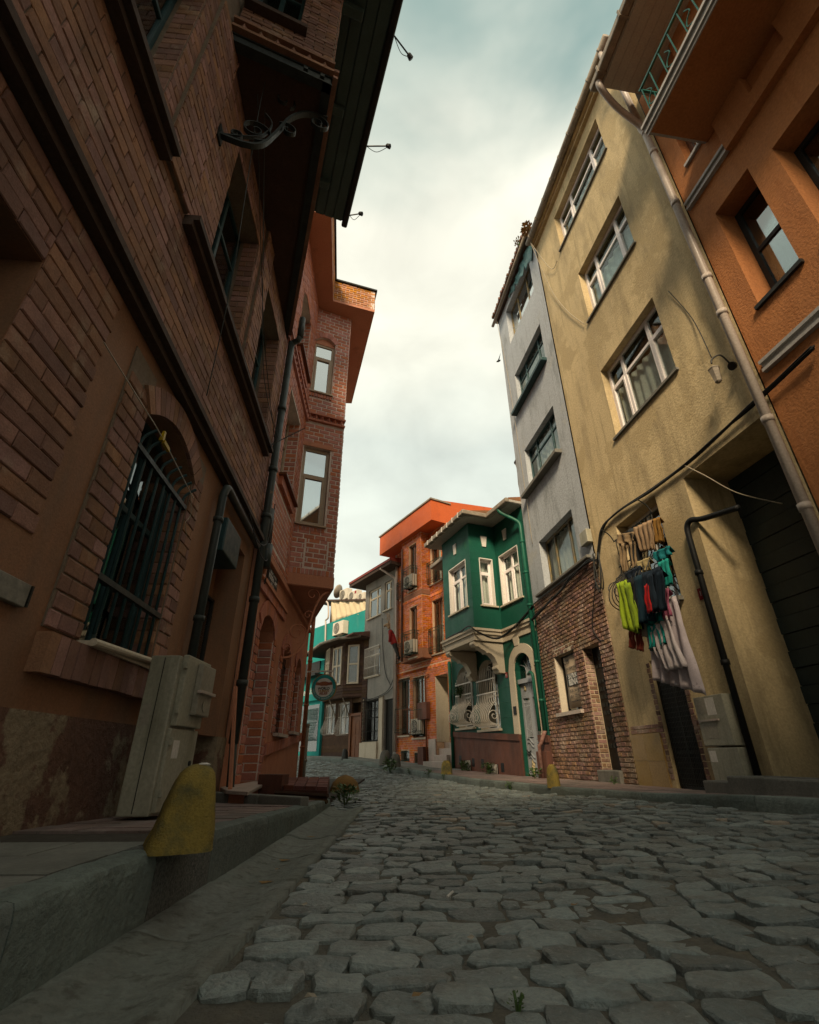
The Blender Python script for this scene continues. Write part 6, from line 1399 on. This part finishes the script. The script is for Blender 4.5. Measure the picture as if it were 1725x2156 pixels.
for i in range(4):
    for j in range(12):
        a0, a1, c0, c1 = i/4+.008, (i+1)/4-.008, j/12+.006, (j+1)/12-.006; L_ = lambda u, v: pb[0].lerp(pb[1], u).lerp(pb[3].lerp(pb[2], u), v)
        q = MB(); q.prism([L_(a0, c0)+upv*.26, L_(a1, c0)+upv*.26, L_(a1, c1)+upv*.26, L_(a0, c1)+upv*.26], (0, 0, .05+.006*rnd())); build('brick', q, M_plat if 'M_plat' in globals() else globals().setdefault('M_plat', M('brick_platform', (.22, .075, .055), (.16, .06, .045), scale=4, bump=.4, use_rnd=.2)), TPl)
for k in range(2):
    q = MB(); q.tube([pb[0]+Vector((-.1, -.06-.05*k, .22-.07*k)), pb[1]+Vector((.02, -.06-.05*k, .20-.07*k))], .03, 5); build('board', q, m_wood, TPl)
q = MB(); q.prism([Vector((-2.5, 9.0, .1)), Vector((-2.05, 8.75, .1)), Vector((-2.0, 9.0, .1)), Vector((-2.45, 9.25, .1))], (0, 0, .36)); build('block', q, m_brownpl, TPl)
TLt = thing('wooden_lath', 'tall thin wooden lath leaning by the black drainpipe', 'lath', (-2.45, 7.9, .2))
mb = MB(); mb.hexa([FA.P(3.30, .18, .33), FA.P(3.38, .18, .33), FA.P(3.38, .18, .37), FA.P(3.30, .18, .37), FA.P(3.62, 1.7, .10), FA.P(3.70, 1.7, .10), FA.P(3.70, 1.7, .14), FA.P(3.62, 1.7, .14)]); build('lath', mb, m_stucB, TLt)

# air conditioners
def aircon(f, s, z, w, label, sx=.78, h=.55, d=.28, n=None):
    T = thing('air_conditioner', label, 'air conditioner', f.P(s+sx/2, z, w+d/2), 'outdoor air conditioner units')
    bpart('casing', T, m_acw, f, s, s+sx, z, z+h, w, w+d, bevel=.02)
    c = f.P(s+sx*.62, z+h*.5, w+d); part('fan_grille', T, m_acd, lambda m: m.lathe(c, [(h*.40, 0), (h*.42, .008), (h*.38, .014), (h*.1, .02)], axis=f.n, n=22))
    for k in range(3):
        q = MB(); q.tube(curl(c+f.n*.02, f.d, upv, h*(.12+.1*k), 0, 2*math.pi, 20, 1.0), .006, 5); build('grille_ring', q, m_acw, T)
    bpart('side_panel', T, m_acw, f, s+.02, s+sx*.22, z+.05, z+h-.05, w+d, w+d+.008)
    for a in (s+.1, s+sx-.15): bpart('foot', T, m_dark, f, a, a+.05, z-.05, z, w, w+d)
aircon(FH, 5.1, 7.50, -2.03, 'air conditioner on teal wall above timber house roof', 1.2, .80, .4)
aircon(FH, 6.05, 10.05, -2.8, 'air conditioner on roof beside the satellite dish', .95, .72, .4)
aircon(FH, 4.9, 9.75, -2.8, 'air conditioner with red sticker on terrace roof', 1.05, .62, .4)
aircon(FH, 4.05, 9.55, -2.8, 'air conditioner on terrace roof next to grey house wall', .75, .45, .4)
bpart('sticker', bpy.data.objects['air_conditioner.002'], m_red, FH, 4.95, 5.15, 10.12, 10.3, -2.4, -2.39)
aircon(FOb, 1.62, 7.30, .02, 'air conditioner in upper iron balcony of orange brick house', .72, .52, .26)
aircon(FOb, 1.60, 4.48, .02, 'air conditioner in balcony behind the deer figure', .72, .52, .26)
aircon(FO, 1.95, 1.50, .03, 'air conditioner behind ground floor grille of orange brick house', .76, .56, .15)
TD = thing('satellite_dish', 'round satellite dish on the terrace roof of teal house', 'satellite dish', FH.P(7.2, 10.1, -2.7))
dc = FH.P(7.12, 10.75, -2.5); ax = (FH.n*.4+FH.d*.8+upv*.35).normalized()
part('dish', TD, m_gutter, lambda m: m.lathe(dc, [(.02, 0), (.2, .03), (.38, .10), (.48, .17), (.47, .18), (.37, .115), (.2, .045), (.02, .015)], axis=ax, n=22), smooth=True)
part('mast', TD, m_dark, lambda m: m.tube([FH.P(7.2, 10.05, -2.7), FH.P(7.2, 10.6, -2.7), dc], .03, 6)); part('feed_arm', TD, m_dark, lambda m: m.tube([dc-upv*.4, dc+ax*.5], .012, 5))

# deer figure in a red coat, leaning out from the balcony
DB = FOb.P(2.62, 4.35, .30); TDr = thing('deer_figure', 'deer headed figure in red coat leaning out from iron balcony', 'statue', DB)
lean = (FOb.n*.55+FOb.d*.50).normalized(); HD = lambda a, b: DB+lean*a+upv*b
def skin(name, pts, edges, radii, mat, parent):
    b = base_of[parent.name]; me = bpy.data.meshes.new(name); me.from_pydata([Vector(p)-b for p in pts], edges, [])
    o = bpy.data.objects.new(name, me); col.objects.link(o); o.parent = parent; base_of[o.name] = b
    m = o.modifiers.new('skin', 'SKIN'); m.use_smooth_shade = True
    for v, r in zip(me.skin_vertices[0].data, radii): v.radius = (r, r)
    me.skin_vertices[0].data[0].use_root = True
    s = o.modifiers.new('sub', 'SUBSURF'); s.levels = 1; s.render_levels = 2; me.materials.append(mat); return o
sdv = lean.cross(upv).normalized()
skin('body', [HD(.22, .62), HD(.30, .85), HD(.40, 1.12), HD(.46, 1.26), HD(.12, .30)+sdv*.06, HD(.02, .02)+sdv*.07, HD(.12, .30)-sdv*.06, HD(.0, .02)-sdv*.07, HD(.10, .0)+sdv*.07, HD(.08, .0)-sdv*.07], [(0, 1), (1, 2), (2, 3), (0, 4), (4, 5), (0, 6), (6, 7), (5, 8), (7, 9)], [.12, .13, .14, .07, .075, .055, .075, .055, .045, .045], m_black, TDr)
skin('coat', [HD(.30, .86), HD(.23, .58), HD(.40, 1.12), HD(.44, 1.22), HD(.40, 1.14)+sdv*.17, HD(.38, .88)+sdv*.20, HD(.42, .66)+sdv*.15, HD(.40, 1.14)-sdv*.17, HD(.38, .88)-sdv*.20, HD(.42, .66)-sdv*.15], [(0, 1), (0, 2), (2, 3), (2, 4), (4, 5), (5, 6), (2, 7), (7, 8), (8, 9)], [.15, .17, .16, .09, .075, .06, .05, .075, .06, .05], M('coat_red', (.33, .02, .02), rough=.6), TDr)
md = M('deer_tan', (.46, .34, .2), (.34, .22, .12), scale=8, rough=.6)
skin('head', [HD(.46, 1.26), HD(.50, 1.42), HD(.58, 1.46), HD(.72, 1.40), HD(.47, 1.49)+sdv*.07, HD(.44, 1.53)+sdv*.13, HD(.47, 1.49)-sdv*.07, HD(.44, 1.53)-sdv*.13], [(0, 1), (1, 2), (2, 3), (1, 4), (4, 5), (1, 6), (6, 7)], [.07, .085, .075, .045, .03, .018, .03, .018], md, TDr)
for sg in (1, -1):
    q = MB(); a0 = HD(.49, 1.5)+sdv*.05*sg; q.tube(bez([a0, a0+upv*.15+sdv*.1*sg, a0+upv*.32+sdv*.13*sg, a0+upv*.46+sdv*.05*sg], 4), [.016]*13, 5)
    for k, (h, o) in enumerate(((.12, .09), (.24, .12), (.34, .12))): q.tube([a0+upv*h+sdv*o*sg, a0+upv*(h+.10)+lean*.12+sdv*o*sg], .010, 5)
    build('antler', q, md, TDr)

# ---------------------------------------------------------------- laundry, each piece on its own
def garment(name, label, cat, pts, mat, w=.52, folds=3, amp=.035, drape=.0, legs=None, ny=10, nx=12, parent=None, pname='cloth'):
    """pts: photo points top-left, top-right, bottom-right, bottom-left of the hanging cloth"""
    cx_, cy_ = sum(p[0] for p in pts)/4, sum(p[1] for p in pts)/4; pts = [(cx_+(x-cx_)*1.2, cy_+(y-cy_)*1.07) for x, y in pts]
    f = FR_; q = [f.px(x, y, w) for x, y in pts]; tl, tr, br, bl_ = q
    T = parent or thing(name, label, cat, f.P((tl[0]+tr[0])/2, max(tl[1], tr[1]), w), 'laundry on the window grille'); mb = MB(); ph = rnd()*6
    wid_ = abs(tr[0]-tl[0])*.5+abs(br[0]-bl_[0])*.5; amp = min(amp, wid_*.085)
    def sheet(tl, tr, br, bl_, ph):
        vs = []
        for j in range(ny+1):
            t = j/ny
            for i in range(nx+1):
                u = i/nx; s = (tl[0]*(1-u)+tr[0]*u)*(1-t)+(bl_[0]*(1-u)+br[0]*u)*t; z = (tl[1]*(1-u)+tr[1]*u)*(1-t)+(bl_[1]*(1-u)+br[1]*u)*t
                a = amp*(.35+t*.9); d = a*math.sin(ph+u*folds*6.28+.7*math.sin(t*3+ph))+.4*a*math.sin(ph*2+u*folds*13+t*4)+.01*noise.noise(Vector((u*5+ph, t*6, 0)))
                z2 = z+(.015*math.sin(u*folds*6.28+ph) if j == ny else 0)
                vs.append(f.P(s+.012*math.sin(t*9+ph), z2, w+d-drape*t*.4))
        # a short flap behind the rail
        back = [f.P((tl[0]*(1-u)+tr[0]*u), (tl[1]*(1-u)+tr[1]*u)-.10, w-.07) for u in [i/nx for i in range(nx+1)]]
        k = len(mb.v); mb.add(back+vs, [(j*(nx+1)+i, j*(nx+1)+i+1, (j+1)*(nx+1)+i+1, (j+1)*(nx+1)+i) for j in range(ny+1) for i in range(nx)])
    if legs:
        mid = .5; kx = lambda a, b, t: (a[0]*(1-t)+b[0]*t, a[1]*(1-t)+b[1]*t); cut = legs
        ml, mr_ = kx(tl, bl_, cut), kx(tr, br, cut); sheet(tl, tr, mr_, ml, ph)
        sheet(ml, kx(ml, mr_, .52), kx(bl_, br, .34), bl_, ph+1); sheet(kx(ml, mr_, .48), mr_, br, kx(bl_, br, .66), ph+2)
    else: sheet(tl, tr, br, bl_, ph)
    o = build(pname, mb, mat, T, smooth=True, solid=.008); return T
def CM(n, c, **k): return M('cloth_'+n, c, tuple(x*.8 for x in c), scale=6, rough=.85, bump=.15, bscale=120, **k)
garment('trousers', 'brown beige trousers hanging at the top of the laundry window', 'trousers', [(1304, 1128), (1334, 1122), (1342, 1202), (1316, 1205)], CM('khaki', (.24, .165, .09)), w=.16, legs=.25, folds=2)
garment('shirt', 'dark grey shirt hanging beside brown trousers in laundry window', 'shirt', [(1325, 1118), (1348, 1108), (1352, 1185), (1334, 1190)], CM('charcoal', (.03, .033, .035)), w=.14)
garment('jacket', 'shiny beige jacket hanging at the top of the laundry window', 'jacket', [(1340, 1112), (1372, 1095), (1378, 1156), (1352, 1160)], CM('beige', (.36, .24, .14)), w=.2, folds=4)
garment('sweater', 'small mustard brown sweater pegged above teal top', 'sweater', [(1370, 1098), (1388, 1090), (1396, 1138), (1376, 1144)], CM('mustard', (.27, .14, .03)), w=.18)
garment('top', 'teal top spread on the grille rail', 'top', [(1378, 1164), (1408, 1150), (1410, 1168), (1386, 1184)], CM('teal', (.01, .20, .22)), w=.34, folds=2)
garment('blouse', 'turquoise blouse hanging at right end of the grille', 'blouse', [(1386, 1188), (1404, 1178), (1414, 1228), (1398, 1238)], CM('turquoise', (.02, .36, .30)), w=.48)
garment('cloth_rag', 'pale yellow cloth folded over grille rail', 'cloth', [(1344, 1184), (1366, 1174), (1368, 1198), (1350, 1206)], CM('straw', (.42, .33, .16)), w=.40, folds=2)
garment('shirt', 'navy top bunched on grille rail', 'shirt', [(1318, 1208), (1346, 1192), (1348, 1214), (1324, 1224)], CM('navy2', (.012, .02, .035)), w=.44)
garment('shirt', 'lime green long shirt hanging from the grille', 'shirt', [(1302, 1232), (1320, 1224), (1344, 1332), (1318, 1322)], CM('lime', (.30, .42, .02)), w=.56, folds=2)
garment('sweatshirt', 'black sweatshirt hanging next to lime shirt', 'sweatshirt', [(1318, 1226), (1338, 1218), (1352, 1322), (1332, 1312)], CM('black', (.012, .013, .015)), w=.54)
garment('trousers', 'dark blue trousers folded over the grille', 'trousers', [(1336, 1220), (1360, 1208), (1376, 1304), (1346, 1312)], CM('navy', (.01, .035, .055)), w=.58, folds=2)
JK = garment('jacket', 'navy track jacket with red panels hanging from the grille', 'jacket', [(1354, 1212), (1386, 1196), (1396, 1276), (1372, 1290)], CM('midnight', (.008, .018, .032)), w=.62, folds=2)
garment('', '', '', [(1384, 1208), (1396, 1202), (1404, 1278), (1392, 1286)], CM('midnight3', (.008, .02, .034)), w=.63, folds=1, parent=JK, pname='sleeve')
garment('', '', '', [(1358, 1236), (1364, 1230), (1374, 1288), (1362, 1288)], CM('redpanel', (.55, .02, .02)), w=.655, folds=1, parent=JK, pname='red_panel')
garment('leggings', 'turquoise leggings with black cuffs hanging low', 'leggings', [(1360, 1300), (1392, 1290), (1404, 1352), (1372, 1366)], CM('turq2', (.01, .33, .30)), w=.50, legs=.3, folds=2)
garment('shirt', 'pink shirt hanging behind navy jacket', 'shirt', [(1388, 1252), (1406, 1240), (1412, 1296), (1394, 1308)], CM('pink', (.44, .12, .20)), w=.50, folds=2)
garment('leggings', 'rust red leggings hanging below lime shirt', 'leggings', [(1324, 1310), (1346, 1306), (1350, 1368), (1328, 1362)], CM('rust', (.27, .05, .03)), w=.46, legs=.3, folds=2)
garment('shirt', 'cream shirt hanging between rust and turquoise leggings', 'shirt', [(1340, 1304), (1362, 1298), (1362, 1340), (1346, 1338)], CM('cream', (.42, .34, .28)), w=.44)
garment('bed_sheet', 'pale lilac flowered bed sheet hanging over mesh door', 'bed sheet', [(1366, 1310), (1418, 1262), (1470, 1456), (1378, 1426)], CM('lilac', (.62, .54, .57), patch=(.3, .25, .28), pscale=16, pr=(.64, .68)), w=.42, folds=5, amp=.05, ny=16, nx=24)
garment('bed_sheet', 'grey lilac sheet layered over the flowered sheet', 'bed sheet', [(1372, 1326), (1404, 1300), (1440, 1402), (1400, 1412)], CM('lilac2', (.64, .57, .58)), w=.50, folds=4, amp=.045, ny=12, nx=18)

LS = [o for o in bpy.data.objects if o.get('label', '').startswith('lime green')][0]; garment('', '', '', [(1316, 1236), (1326, 1230), (1348, 1318), (1336, 1326)], CM('lime2', (.26, .38, .02)), w=.585, folds=1, parent=LS, pname='sleeve')
SW = [o for o in bpy.data.objects if o.get('label', '').startswith('black sweatshirt')][0]; garment('', '', '', [(1334, 1226), (1343, 1222), (1350, 1290), (1340, 1296)], CM('black2', (.02, .021, .024)), w=.565, folds=1, parent=SW, pname='sleeve')
garment('', '', '', [(1362, 1214), (1372, 1208), (1384, 1280), (1372, 1290)], CM('midnight2', (.012, .024, .04)), w=.665, folds=1, parent=JK, pname='sleeve')
TQ = [o for o in bpy.data.objects if o.get('label', '').startswith('turquoise leggings')][0]
for pts_ in ([(1370, 1356), (1382, 1354), (1384, 1368), (1372, 1370)], [(1393, 1342), (1403, 1338), (1406, 1352), (1396, 1356)]): garment('', '', '', pts_, CM('cuff', (.012, .013, .015)), w=.512, folds=1, parent=TQ, pname='cuff')
# ---------------------------------------------------------------- cables
def cable(label, lines, r=.012, mat=None, name='cable_bundle'):
    pts = [p for l in lines for p in l]; b = sum(pts, Vector())/len(pts)
    T = thing(name, label, 'cable', (b.x, b.y, min(p.z for p in pts)))
    for l in lines:
        q = MB(); q.tube(bez(l, 7), r, 5); build('cable', q, mat or m_cable, T, smooth=True)
jit_ = lambda a: Vector((random.uniform(-a, a), random.uniform(-a, a), random.uniform(-a, a)))
def along(f, pts, n, a):
    return [[f.P(s, z, w)+jit_(a) for s, z, w in pts] for _ in range(n)]
cable('thick black cable bundle running across yellow wall above the laundry', along(FR_, [(-4.9, 5.12, .06), (-4.0, 5.06, .05), (-3.2, 5.02, .05), (-2.4, 5.0, .05), (-1.4, 5.06, .05), (-.3, 5.18, .05), (.3, 5.10, .05), (.55, 4.75, .07), (.75, 4.35, .08)], 9, .022), .013)
cable('tangled black cables drooping over the bare brick wall', along(FR_, [(.7, 4.5, .08), (1.0, 4.62, .10), (1.8, 4.55, .12), (2.6, 4.42, .10), (3.4, 4.30, .12), (4.2, 4.25, .10), (4.7, 4.15, .15)], 7, .03)+along(FR_, [(.8, 4.4, .1), (.9, 4.0, .12), (1.4, 3.3, .06), (1.3, 2.95, .04), (1.1, 2.85, .02)], 1, .01)+along(FR_, [(.55, 4.6, .1), (.5, 4.1, .14), (.62, 3.8, .16), (.74, 4.1, .14), (.72, 4.7, .1)], 3, .04), .012)
cable('black cables slung along the cream cornice of green house', [[FG.P(-.1, 4.55, .12)+jit_(.03), FG.P(.5, 4.30, .16)+jit_(.03), FG.P(1.2, 4.05, .22)+jit_(.03), FG.P(1.5, 3.93, .5)+jit_(.03), FG.P(1.65, 4.1, 1.0)+jit_(.03), FG.P(1.85, 4.33, 1.18)+jit_(.02), FG.P(2.6, 4.30, 1.12)+jit_(.02), FG.P(3.6, 4.30, 1.12)+jit_(.02), FG.P(4.1, 4.2, 1.0)+jit_(.03)] for _ in range(5)], .012)
TJ = thing('junction_box', 'beige junction box with cables on corner of blue grey house', 'box', FR_.P(.95, 4.95, .05)); bpart('box', TJ, m_cab, FR_, .78, 1.12, 5.0, 5.32, .03, .16, bevel=.012)
cable('pale thin wire hanging down blue grey house', [[FR_.P(4.3, 16.0, .2), FR_.P(4.1, 13, .12), FR_.P(3.95, 9, .10), FR_.P(4.0, 6.3, .06)]], .009, m_cablew, 'wire')
cable('pale thin wire looping down from yellow house gutter', [[FR_.P(.7, 15.4, .25), FR_.P(.2, 13.5, .06), FR_.P(-.2, 13.3, .05)], [FR_.P(.7, 15.4, .25), FR_.P(.4, 12.9, .06), FR_.P(-.1, 11.4, .04), FR_.P(-.7, 10.2, .04)]], .009, m_cablew, 'wire')
cable('thin pale wire sagging into garage opening', [[FR_.P(-2.42, 5.0, .06), FR_.P(-2.75, 4.6, .05), FR_.P(-2.95, 4.2, -.2), FR_.P(-3.3, 3.85, -.5)]], .009, m_cablew, 'wire')
cable('thin cord hanging from stain on yellow wall down to lantern', [[FR_.P(-3.25, 8.2, .03), FR_.P(-3.5, 7.2, .03), FR_.P(-3.72, 6.1, .2)]], .008, m_cable, 'wire')
cable('black wires hanging along grey far house and orange house pipe', [[FX.P(1.4, 6.8, .05), FX.P(1.3, 5.5, .05), FX.P(1.0, 4.2, .05), FX.P(.5, 3.6, .06)], [FX.P(3.2, 3.3, .08), FX.P(2.4, 3.15, .12), FX.P(1.4, 3.2, .12), FX.P(.6, 3.4, .1), FX.P(.1, 3.9, .1)], [FX.P(3.1, 3.25, .1), FX.P(2.0, 3.1, .12), FX.P(.8, 3.25, .1), FX.P(.15, 3.5, .1)]], .016)
cable('long sagging wires in front of dark brick house windows', [[FA.P(-.9, 9.2, .35), FA.P(.2, 8.2, .30), FA.P(1.6, 6.9, .28), FA.P(2.9, 5.9, .34)], [FA.P(-.7, 9.3, .40), FA.P(.5, 8.0, .32), FA.P(1.9, 6.5, .26), FA.P(2.95, 5.92, .40)], [FA.P(-1.1, 12.0, .5), FA.P(-.9, 9, .42), FA.P(-.2, 6.2, .30), FA.P(.1, 4.5, .20)]], .006, m_iron, 'wire')
cable('dark wires curling along the cornice by the downpipe', [[FA.P(2.6, 4.2, .2), FA.P(3.3, 4.05, .2), FA.P(3.8, 4.2, .25), FA.P(3.95, 4.8, .25)], [FA.P(3.0, 4.05, .2), FA.P(3.6, 3.85, .25), FA.P(4.1, 4.1, .25), FA.P(4.15, 5.2, .22)], [FB.P(.5, 4.3, .12), FB.P(.42, 3.9, .2), FB.P(.55, 3.65, .15), FB.P(.7, 4.0, .1)]], .010)
TR = thing('clothes_line', 'pale cord with yellow peg strung to the barred window grille', 'clothes line', FA.P(-.3, 3.4, .1))
part('cord', TR, m_cablew, lambda m: m.tube(bez([FA.P(-1.55, 3.62, .05), FA.P(-.95, 3.55, .09), FA.P(-.50, 3.50, .12), FA.P(.2, 3.42, .12), FA.P(.62, 3.40, .1)], 7), .006, 5))
part('loose_end', TR, m_cablew, lambda m: m.tube(bez([FA.P(.5, 3.42, .1), FA.P(.62, 3.2, .11), FA.P(.55, 3.05, .1), FA.P(.66, 2.95, .1)], 6), .004, 5))
part('peg', TR, M('peg_yellow', (.55, .36, .01), rough=.5), lambda m: (m.hexa([FA.P(-.47, 3.46, .10), FA.P(-.43, 3.46, .10), FA.P(-.43, 3.46, .14), FA.P(-.47, 3.46, .14), FA.P(-.45, 3.58, .11), FA.P(-.42, 3.58, .11), FA.P(-.42, 3.58, .13), FA.P(-.45, 3.58, .13)]), m.hexa([FA.P(-.44, 3.44, .12), FA.P(-.30, 3.43, .12), FA.P(-.30, 3.43, .15), FA.P(-.44, 3.44, .15), FA.P(-.44, 3.48, .12), FA.P(-.32, 3.47, .12), FA.P(-.32, 3.47, .15), FA.P(-.44, 3.48, .15)])))
TB2 = thing('iron_rod', 'thin black iron rod jutting from wall beside drainpipe', 'rod', FB.P(.1, 6.8, .1)); part('rod', TB2, m_black, lambda m: m.strip([FA.P(3.2, 5.95, .2), Vector((-2.2, 8.2, 6.86))], .03, .03, (0, 0, 1)))
part('fitting', TB2, m_black, lambda m: m.lathe(FA.P(3.2, 5.95, .2), [(.03, -.04), (.035, 0), (.02, .05)], n=8))

# ---------------------------------------------------------------- weeds, litter, bird
def weed(p, h, n, label, mat=None, spread=1.0, name='weed'):
    p = Vector(p); T = thing(name, label, 'plant', p, 'weeds growing along the kerbs and walls'); mb = MB()
    for i in range(n):
        a = rnd()*6.28; r = rnd()*h*.5*spread; c = p+Vector((math.cos(a)*r, math.sin(a)*r, h*(.15+.75*rnd()*(1-.5*r/(h*spread+.01))))); L = h*random.uniform(.14, .30); d = Vector((math.cos(a)+random.uniform(-.6, .6), math.sin(a)+random.uniform(-.6, .6), random.uniform(-.1, .9))).normalized(); sd_ = d.cross(upv+jit_(.5)).normalized()*L*.32
        mb.add([c, c+d*L*.45+sd_, c+d*L, c+d*L*.45-sd_], [(0, 1, 2), (0, 2, 3)], a=rnd()*.98+.01)
    build('leaves', mb, mat or m_leaf, T, flip=False)
    q = MB()
    for i in range(max(3, n//12)):
        a = rnd()*6.28; q.tube([p-upv*.02, p+Vector((math.cos(a)*h*.2, math.sin(a)*h*.2, h*.5)), p+Vector((math.cos(a)*h*.4, math.sin(a)*h*.4, h*.85))], .006, 4)
    build('stems', q, m_leaf, T)
weed((-.72, 19.0, .22), .50, 150, 'bushy green weed at kerb foot in front of grey bollards')
weed((-.05, 18.3, .19), .22, 50, 'small weed tuft at kerb below orange house')
weed((.55, 16.9, .13), .26, 60, 'weed at kerb foot below marble steps')
weed((.95, 15.85, .11), .2, 40, 'low weed beside the bright yellow bollard')
weed(FG.P(4.45, .24, .2), .40, 140, 'green weed filling the left cellar opening of green house')
weed(FG.P(2.95, .2, .2), .40, 110, 'green weed around cellar grille near grey door')
weed(FG.P(.25, .18, .45), .32, 110, 'leafy weed between grey door and mossy bollard')
weed((2.05, 11.4, .07), .20, 70, 'grassy weed at right kerb foot')
weed((-1.05, 9.0, .0), .36, 130, 'long grass at end of left kerb beside brick platform', spread=1.1)
weed((-1.15, 10.9, .03), .20, 60, 'small weeds around fallen dome bollard')
weed(FR_.P(1.2, .22, .3), .16, 60, 'little weeds at foot of brick wall by doorstep')
weed((.33, 2.05, -.01), .05, 30, 'small green sprout between near cobbles', name='sprout'); weed((-.28, 1.42, -.01), .06, 24, 'dark green leaves wedged between cobbles beside gutter', name='sprout')
weed(FG.P(4.7, 2.55, .12), .45, 150, 'climbing houseplant with small leaves behind white grille', name='potted_plant', spread=.7)
weed(FR_.P(.62, 15.7, .27), .5, 90, 'dry brown grass growing in yellow house gutter', m_dryleaf, name='dry_grass', spread=.7)
weed(FR_.P(1.35, 16.2, .3), .30, 60, 'orange dry moss tuft on torn roof edge', m_dryleaf, name='dry_grass')
def litter(name, label, p, fn, mat): 
    mb = MB(); fn(mb, Vector(p)); o = build(name, mb, mat, base=p); tag(o, label, 'litter', 'litter on the cobbles'); return o
cg = atz(942, 1888, .03); litter('cigarette_end', 'white cigarette end lying on the cobbles', cg, lambda m, p: m.tube([p, p+Vector((.035, .05, .012))], .006, 8), m_white)
for i, (x, y) in enumerate(((880, 2095), (655, 2100), (990, 1975), (1210, 1905), (1140, 1860), (640, 1905), (585, 1830), (1735-200, 1800))):
    p = atz(x, y, .025); litter('paper_scrap' if i % 3 else 'dead_leaf', 'crumpled pale paper scrap lying on the near cobbles' if i % 3 else 'small dry brown leaf lying on the near cobbles', p, lambda m, p: m.add([p+Vector((a*.02, b*.018, .004*((i+k) % 3))) for k, (a, b) in enumerate(((-1, -.6), (.2, -1), (1, .1), (.4, 1), (-.7, .7)))], [(0, 1, 2, 3, 4)]), m_cablew if i % 3 else m_dryleaf)
for i, (x, y) in enumerate(((560, 1862), (600, 1815), (655, 1765))):
    p = atz(x, y, -.02); litter('dead_leaf', 'dead brown leaf lying in the gutter channel', p, lambda m, p: m.add([p+Vector((a*.05, b*.03, .006+.012*abs(a))) for a, b in ((-1, 0), (-.3, -1), (1, -.1), (.2, 1))], [(0, 1, 2, 3)]), m_dryleaf)
TBd = thing('bird', 'small dark bird flying between the roofs', 'bird', atz(1050, 760, 17)); bp_ = atz(1050, 760, 17)
part('body', TBd, m_black, lambda m: m.lathe(bp_, [(.005, -.16), (.05, -.05), (.05, .05), (.01, .15)], axis=(.6, .2, .5), n=8))
for sg in (1, -1): part('wing', TBd, m_black, lambda m: m.prism([bp_+Vector((.03, 0, .05)), bp_+Vector((-.05*sg, .32*sg, .16)), bp_+Vector((-.06, .02, -.05))], (.008, 0, .008)))
